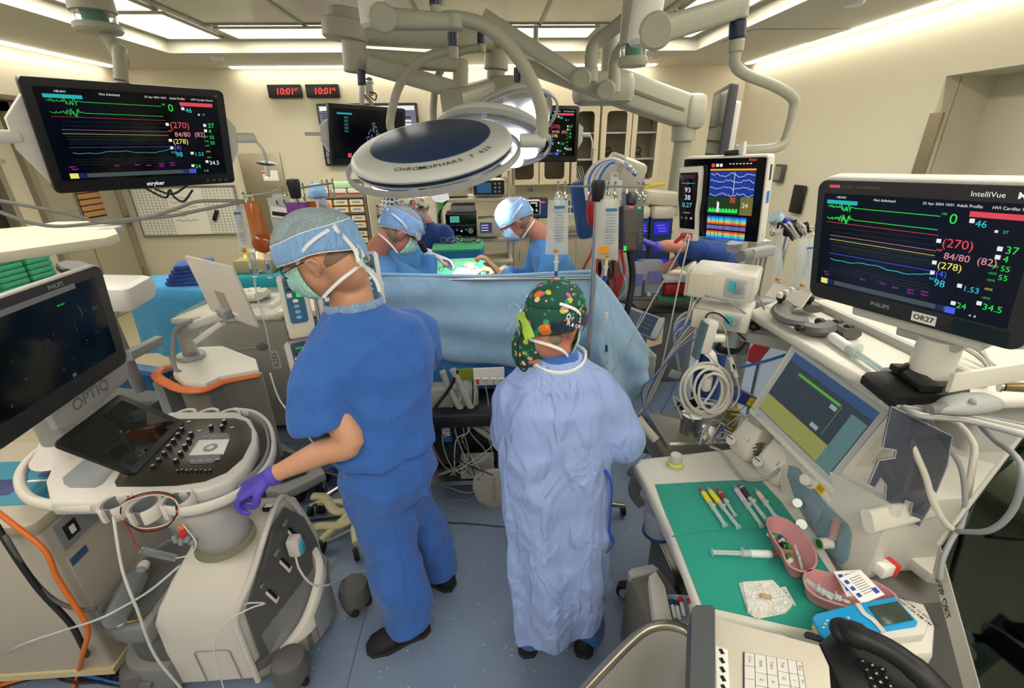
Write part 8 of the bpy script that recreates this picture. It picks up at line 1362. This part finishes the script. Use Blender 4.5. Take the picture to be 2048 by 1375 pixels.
for k in range(2):q=MB();q.box(PY(1525,625+20*k,1.8),(.1,.06,.12),g_lt,r=.01);q.build('side_box',t,world=True)
q=MB();q.tube([PY(1433,690,1.62),PY(1445,700,1.6),PY(1475,702,1.6),PY(1490,688,1.62)],(.018,.006),black_p,n=8,flat=(0,0,1));q.build('cable_hook',t,world=True)
# white warming controller and its cable coil
t=thing('flow_sensor_unit','white handle-shaped unit holding a large coil of white cable','unit',PY(1425,680,1.58));q=MB();q.box(PY(1414,672,1.58),(.05,.05,.14),white_p,r=.015,rot=(0,.12,0));q.cyl(PY(1425,676,1.57),PY(1448,676,1.57),.017,white_p,e=.004);q.box(PY(1400,680,1.58),(.012,.045,.15),mat('slate_panel','#5a6e78',rough=.4),rot=(0,.12,0));q.build('unit_body',t,world=True);q=MB();q.box(PY(1414,765,1.56),(.036,.03,.075),white_p,r=.012);q.build('sensor_head',t,world=True);q=MB();q.tube([PY(1412,700,1.58),PY(1425,712,1.57),PY(1430,730,1.57)],(.02,.002),paper,n=8);q.build('paper_tag',t,world=True)
for k in range(7):
 cx,cy=1410+rn.uniform(-4,4),782+rn.uniform(-4,4);rx,ry=52-3.6*k,54-2.5*k;a0=rn.uniform(0,6);q=MB();q.tube([PY(cx+rx*math.cos(a0+i*.52)+(3*k if k>4 else 0),cy+ry*math.sin(a0+i*.52),1.55-.008*k+.006*math.sin(i+k))for i in range(12)],.0052,cw,n=8,closed=True);q.build('cable_coil',None,'loop in the big coil of white cable hanging at the right','cable','loops of the white cable coil')
for k,pts in enumerate((((1418,710),(1440,740),(1420,790),(1390,820)),((1395,720),(1380,760),(1400,800),(1435,810)))):cable('crossing strand in the middle of the white cable coil',[PY(x,y,1.53)for x,y in pts],.005,cw,'cable_coil','cable','loops of the white cable coil')
cable('black plug lead arching over the lower module',[PY(1415,650,1.6),PY(1412,632,1.6),PY(1425,625,1.6),PY(1445,632,1.6),PY(1470,660,1.62),PY(1492,680,1.65)],.0035,cb);q=MB();q.box(PY(1420,650,1.58),(.03,.03,.045),black_p,r=.008,rot=(0,.4,0));q.build('black_plug',None,'black angled plug at the top of the white unit','plug');q=MB();q.bar(PY(1460,715,1.55),PY(1472,752,1.55),.022,.016,white_p);q.box(PY(1466,735,1.54),(.016,.002,.03),mat('sticker_pale','#d8dce8'),rot=(0,-.3,0));q.build('inline_connector',None,'white in-line cable connector with a printed sticker','connector')
cable('grey cable from the lower module down to the in-line connector',[PY(1428,640,1.6),PY(1448,655,1.58),PY(1455,690,1.56),PY(1460,715,1.55)],.0032,cgm);cable('white cable below the in-line connector',[PY(1472,752,1.55),PY(1478,780,1.55),PY(1474,800,1.55),PY(1462,815,1.56)],.0035,cw)
for k,(p0,p1,p2,p3)in enumerate((((1470,550),(1500,580),(1520,600),(1528,618)),((1410,590),(1460,605),(1520,650),(1530,665)),((1472,655),(1520,662),(1570,668),(1590,672)))):cable(['grey cable from the upper teal socket to the right','thin grey cable crossing below the upper module','grey cable from the lower teal socket to the shelf'][k],[PY(*p0,1.64),PY(*p1,1.6),PY(*p2,1.6),PY(*p3,1.62)],.0042,cgm)
# cable fans between patient and monitors
cable('long pale cable from the red connector slanting down to the drape',[PY(1376,468,1.62),PY(1350,520,1.7),PY(1300,610,1.85),PY(1240,720,2.0),PY(1225,745,2.05)],.0032,cw);cable('second pale cable from the red connector down to the hose bundle',[PY(1380,470,1.62),PY(1355,580,1.7),PY(1335,680,1.8),PY(1310,780,1.9),PY(1275,830,1.95)],.0032,cw)
for k in range(10):
 x0=1385+k*2.5;cable('pale monitoring cable in the fan between the modules and the hose',[PY(x0,585+9*k,1.68),PY(1372-3*k,640+8*k,1.7),PY(1345-4*k,700+6*k,1.78),PY(1310-3*k,780,1.85),PY(1275+2*k,832+1*k,1.9)],.0026,[cw,cgm,cw,cgm,cbl][k%5],'monitoring_cable','cable','fan of monitoring cables')
for k in range(4):cable('thick grey lead plugged into the side of the lower modules',[PY(1400,622+9*k,1.7),PY(1370,626+9*k,1.7),PY(1350,650+6*k,1.7),PY(1352,700,1.72),PY(1360,745,1.74)],.0055,[cgm,cgm,cbl,cgm][k],'module_lead','lead','leads into the modules');q=MB();q.cyl(PY(1402,622+9*k,1.7),PY(1385,623+9*k,1.7),.009,[g_lt,g_lt,cbl,silver][k]);q.build('module_plug',None,'plug in the column of plugs on the side of the lower modules','plug','plugs in the modules')
q=MB();q.box(PY(1350,748,1.73),(.05,.015,.035),g_lt,r=.004,rot=(0,.3,0));q.build('lead_block',None,'grey lead block hanging left of the cable coil','connector')
q=MB();q.tube([PY(1276,835,1.75),PY(1290,855,1.72),PY(1312,880,1.68)],.02,mat('hose_cream','#c8c4b4',rough=.5),n=14);q.build('corrugated_sleeve',None,'cream cable sleeve rising between the gown and the workstation','hose');q=MB();q.tube([PY(1312,880,1.68),PY(1326,900,1.66),PY(1336,920,1.65)],.017,mat('joint_taupe','#7a6a60'),n=12);q.build('taupe_joint',None,'taupe end joint of the cream cable sleeve','joint')
q=MB();q.tube([PZ(1290,890,.25),PZ(1320,900,.25),PZ(1350,915,.25)],.05,mat('cloth_green','#1f8a5c'),n=12);q.build('green_cloth_roll',None,'rolled green cloth low behind the workstation table','cloth');q=MB();q.tube([PZ(1262,940,.55),PZ(1275,950,.6),PZ(1268,985,.5),PZ(1285,1010,.45)],(.03,.014),g_sh,n=10);q.build('grey_arm_lever',None,'grey lever arm beside the far left table corner','lever')
cable('blue cable falling behind the far left corner of the workstation table',[PY(1370,700,1.9),PY(1345,780,1.95),PY(1310,850,2.0),PY(1300,900,2.1),PZ(1285,920,.02)],.003,cbl);t=thing('suction_canister','clear canister with a navy rim hanging under the table edge','canister',PY(1320,1045,1.3));q=MB();c_=PY(1318,1040,1.3);q.lathe([(.05,-.06),(.055,-.05),(.06,.06)],mat('canister_clear','#aeb8c8',rough=.2,alpha=.6),Matrix.Translation(c_));q.build('cup',t,world=True);q=MB();q.lathe([(.052,-.065),(.058,-.06),(.058,-.045)],MATS['navy_cap'],Matrix.Translation(c_));q.build('navy_rim',t,world=True)
# second fluid stand with bags behind the monitors
ivstand('fluid_stand','fluid stand crowded with tools and bags behind the wide patient monitor',(1580,452),2.3,((1545,448),(1640,455)),black_p)
for k,(c4,lb)in enumerate(((((1548,470),(1566,468),(1562,560),(1540,565)),'clear bag left of the pole behind the patient monitor'),(((1596,478),(1618,478),(1612,575),(1588,575)),'clear bag right of the pole behind the patient monitor'),(((1618,476),(1640,476),(1636,580),(1610,580)),'clear bag nearest the edge of the wide patient monitor'))):bag(lb,c4,2.28,bag_c,.03,text=k,drip=False)
q=MB();[q.tube([PY(1555+8*k,455,2.25),PY(1560+9*k,445+4*(k%2),2.2),PY(1575+7*k,462,2.2),PY(1585+6*k,480-3*k,2.22)],.006,[cb,cgm,cw][k%3])for k in range(7)];q.build('cord_bundle',None,'bundle of cords hung on the stand behind the patient monitor','cords');q=MB();q.cyl(PY(1556,440,2.3),PY(1548,432,2.3),.035,mat('flask','#a8c0c8',rough=.2));q.ball(PY(1573,442,2.3),(.025,.025,.022),mat('cobalt','#3038a0'));q.build('blue_knob_flask',None,'small flask and cobalt knob above the rightmost fluid stand','flask')
t=thing('infusion_tray','navy syringe pump box tilted among clear tubing beside the ventilator screen','device',PY(1488,795,1.6));q=MB();q.box(PY(1488,795,1.6),(.12,.06,.05),mat('box_navy','#1d3a8a',rough=.35),r=.006,rot=(0,.5,.2));q.box(PY(1502,803,1.57),(.03,.03,.035),MATS['yellow_sticker'],rot=(0,.5,.2));q.build('navy_box',t,world=True)
rn=random.Random(31)
for k in range(16):a_=(1450+rn.uniform(-60,60),850+rn.uniform(-45,40));cable('clear tubing in the heap behind the workstation table',[PY(a_[0],a_[1],1.75),PY(a_[0]+rn.uniform(-40,40),a_[1]+rn.uniform(-25,25),1.72),PY(a_[0]+rn.uniform(-60,50),a_[1]+rn.uniform(-30,30),1.75),PY(a_[0]+rn.uniform(-50,50),min(890,a_[1]+rn.uniform(-30,40)),1.7)],.0035,[ctl,cw,ctl,cgm,cbl][k%5]if k%7 else ctl,'clear_tubing','tubing','heap of clear tubing')
q=MB();q.box((1.05,1.85,.62),(.5,.3,.2),mat('rack_steel','#9a988c',rough=.35,metal=.7),r=.02);q.cyl((.95,1.8,.72),(.95,1.8,.82),.05,steel);q.cyl((1.15,1.82,.72),(1.15,1.82,.84),.04,mat('gold_knob','#a89858',metal=.7));q.build('tubing_holder',None,'low steel holder with cylinders under the heap of clear tubing','holder')
cable('blue tube stretching from the module post toward the ventilator screen',[PY(1478,735,1.66),PY(1530,722,1.62),PY(1575,708,1.6)],.006,cbl,'blue_tube','tubing');q=MB();q.box(PY(1525,690,2.0),(.06,.04,.2),MATS['blood_red'],rot=(0,.5,0));q.build('red_pouch',None,'dark red pouch behind the module post','pouch')
q=MB();q.bar(PY(1480,668,1.68),PY(1582,690,1.58),.03,.05,an_g);q.build('grey_crossbar',None,'grey crossbar joining the module post to the workstation','bar')
cable('grey hose curving over the far left of the workstation table to the vaporizers',[PZ(1420,892,ZT+.02),PZ(1445,905,ZT+.02),PZ(1475,945,ZT+.02),PZ(1500,960,ZT+.03),PZ(1545,950,ZT+.06),PZ(1575,915,ZT+.1)],.006,cgm)
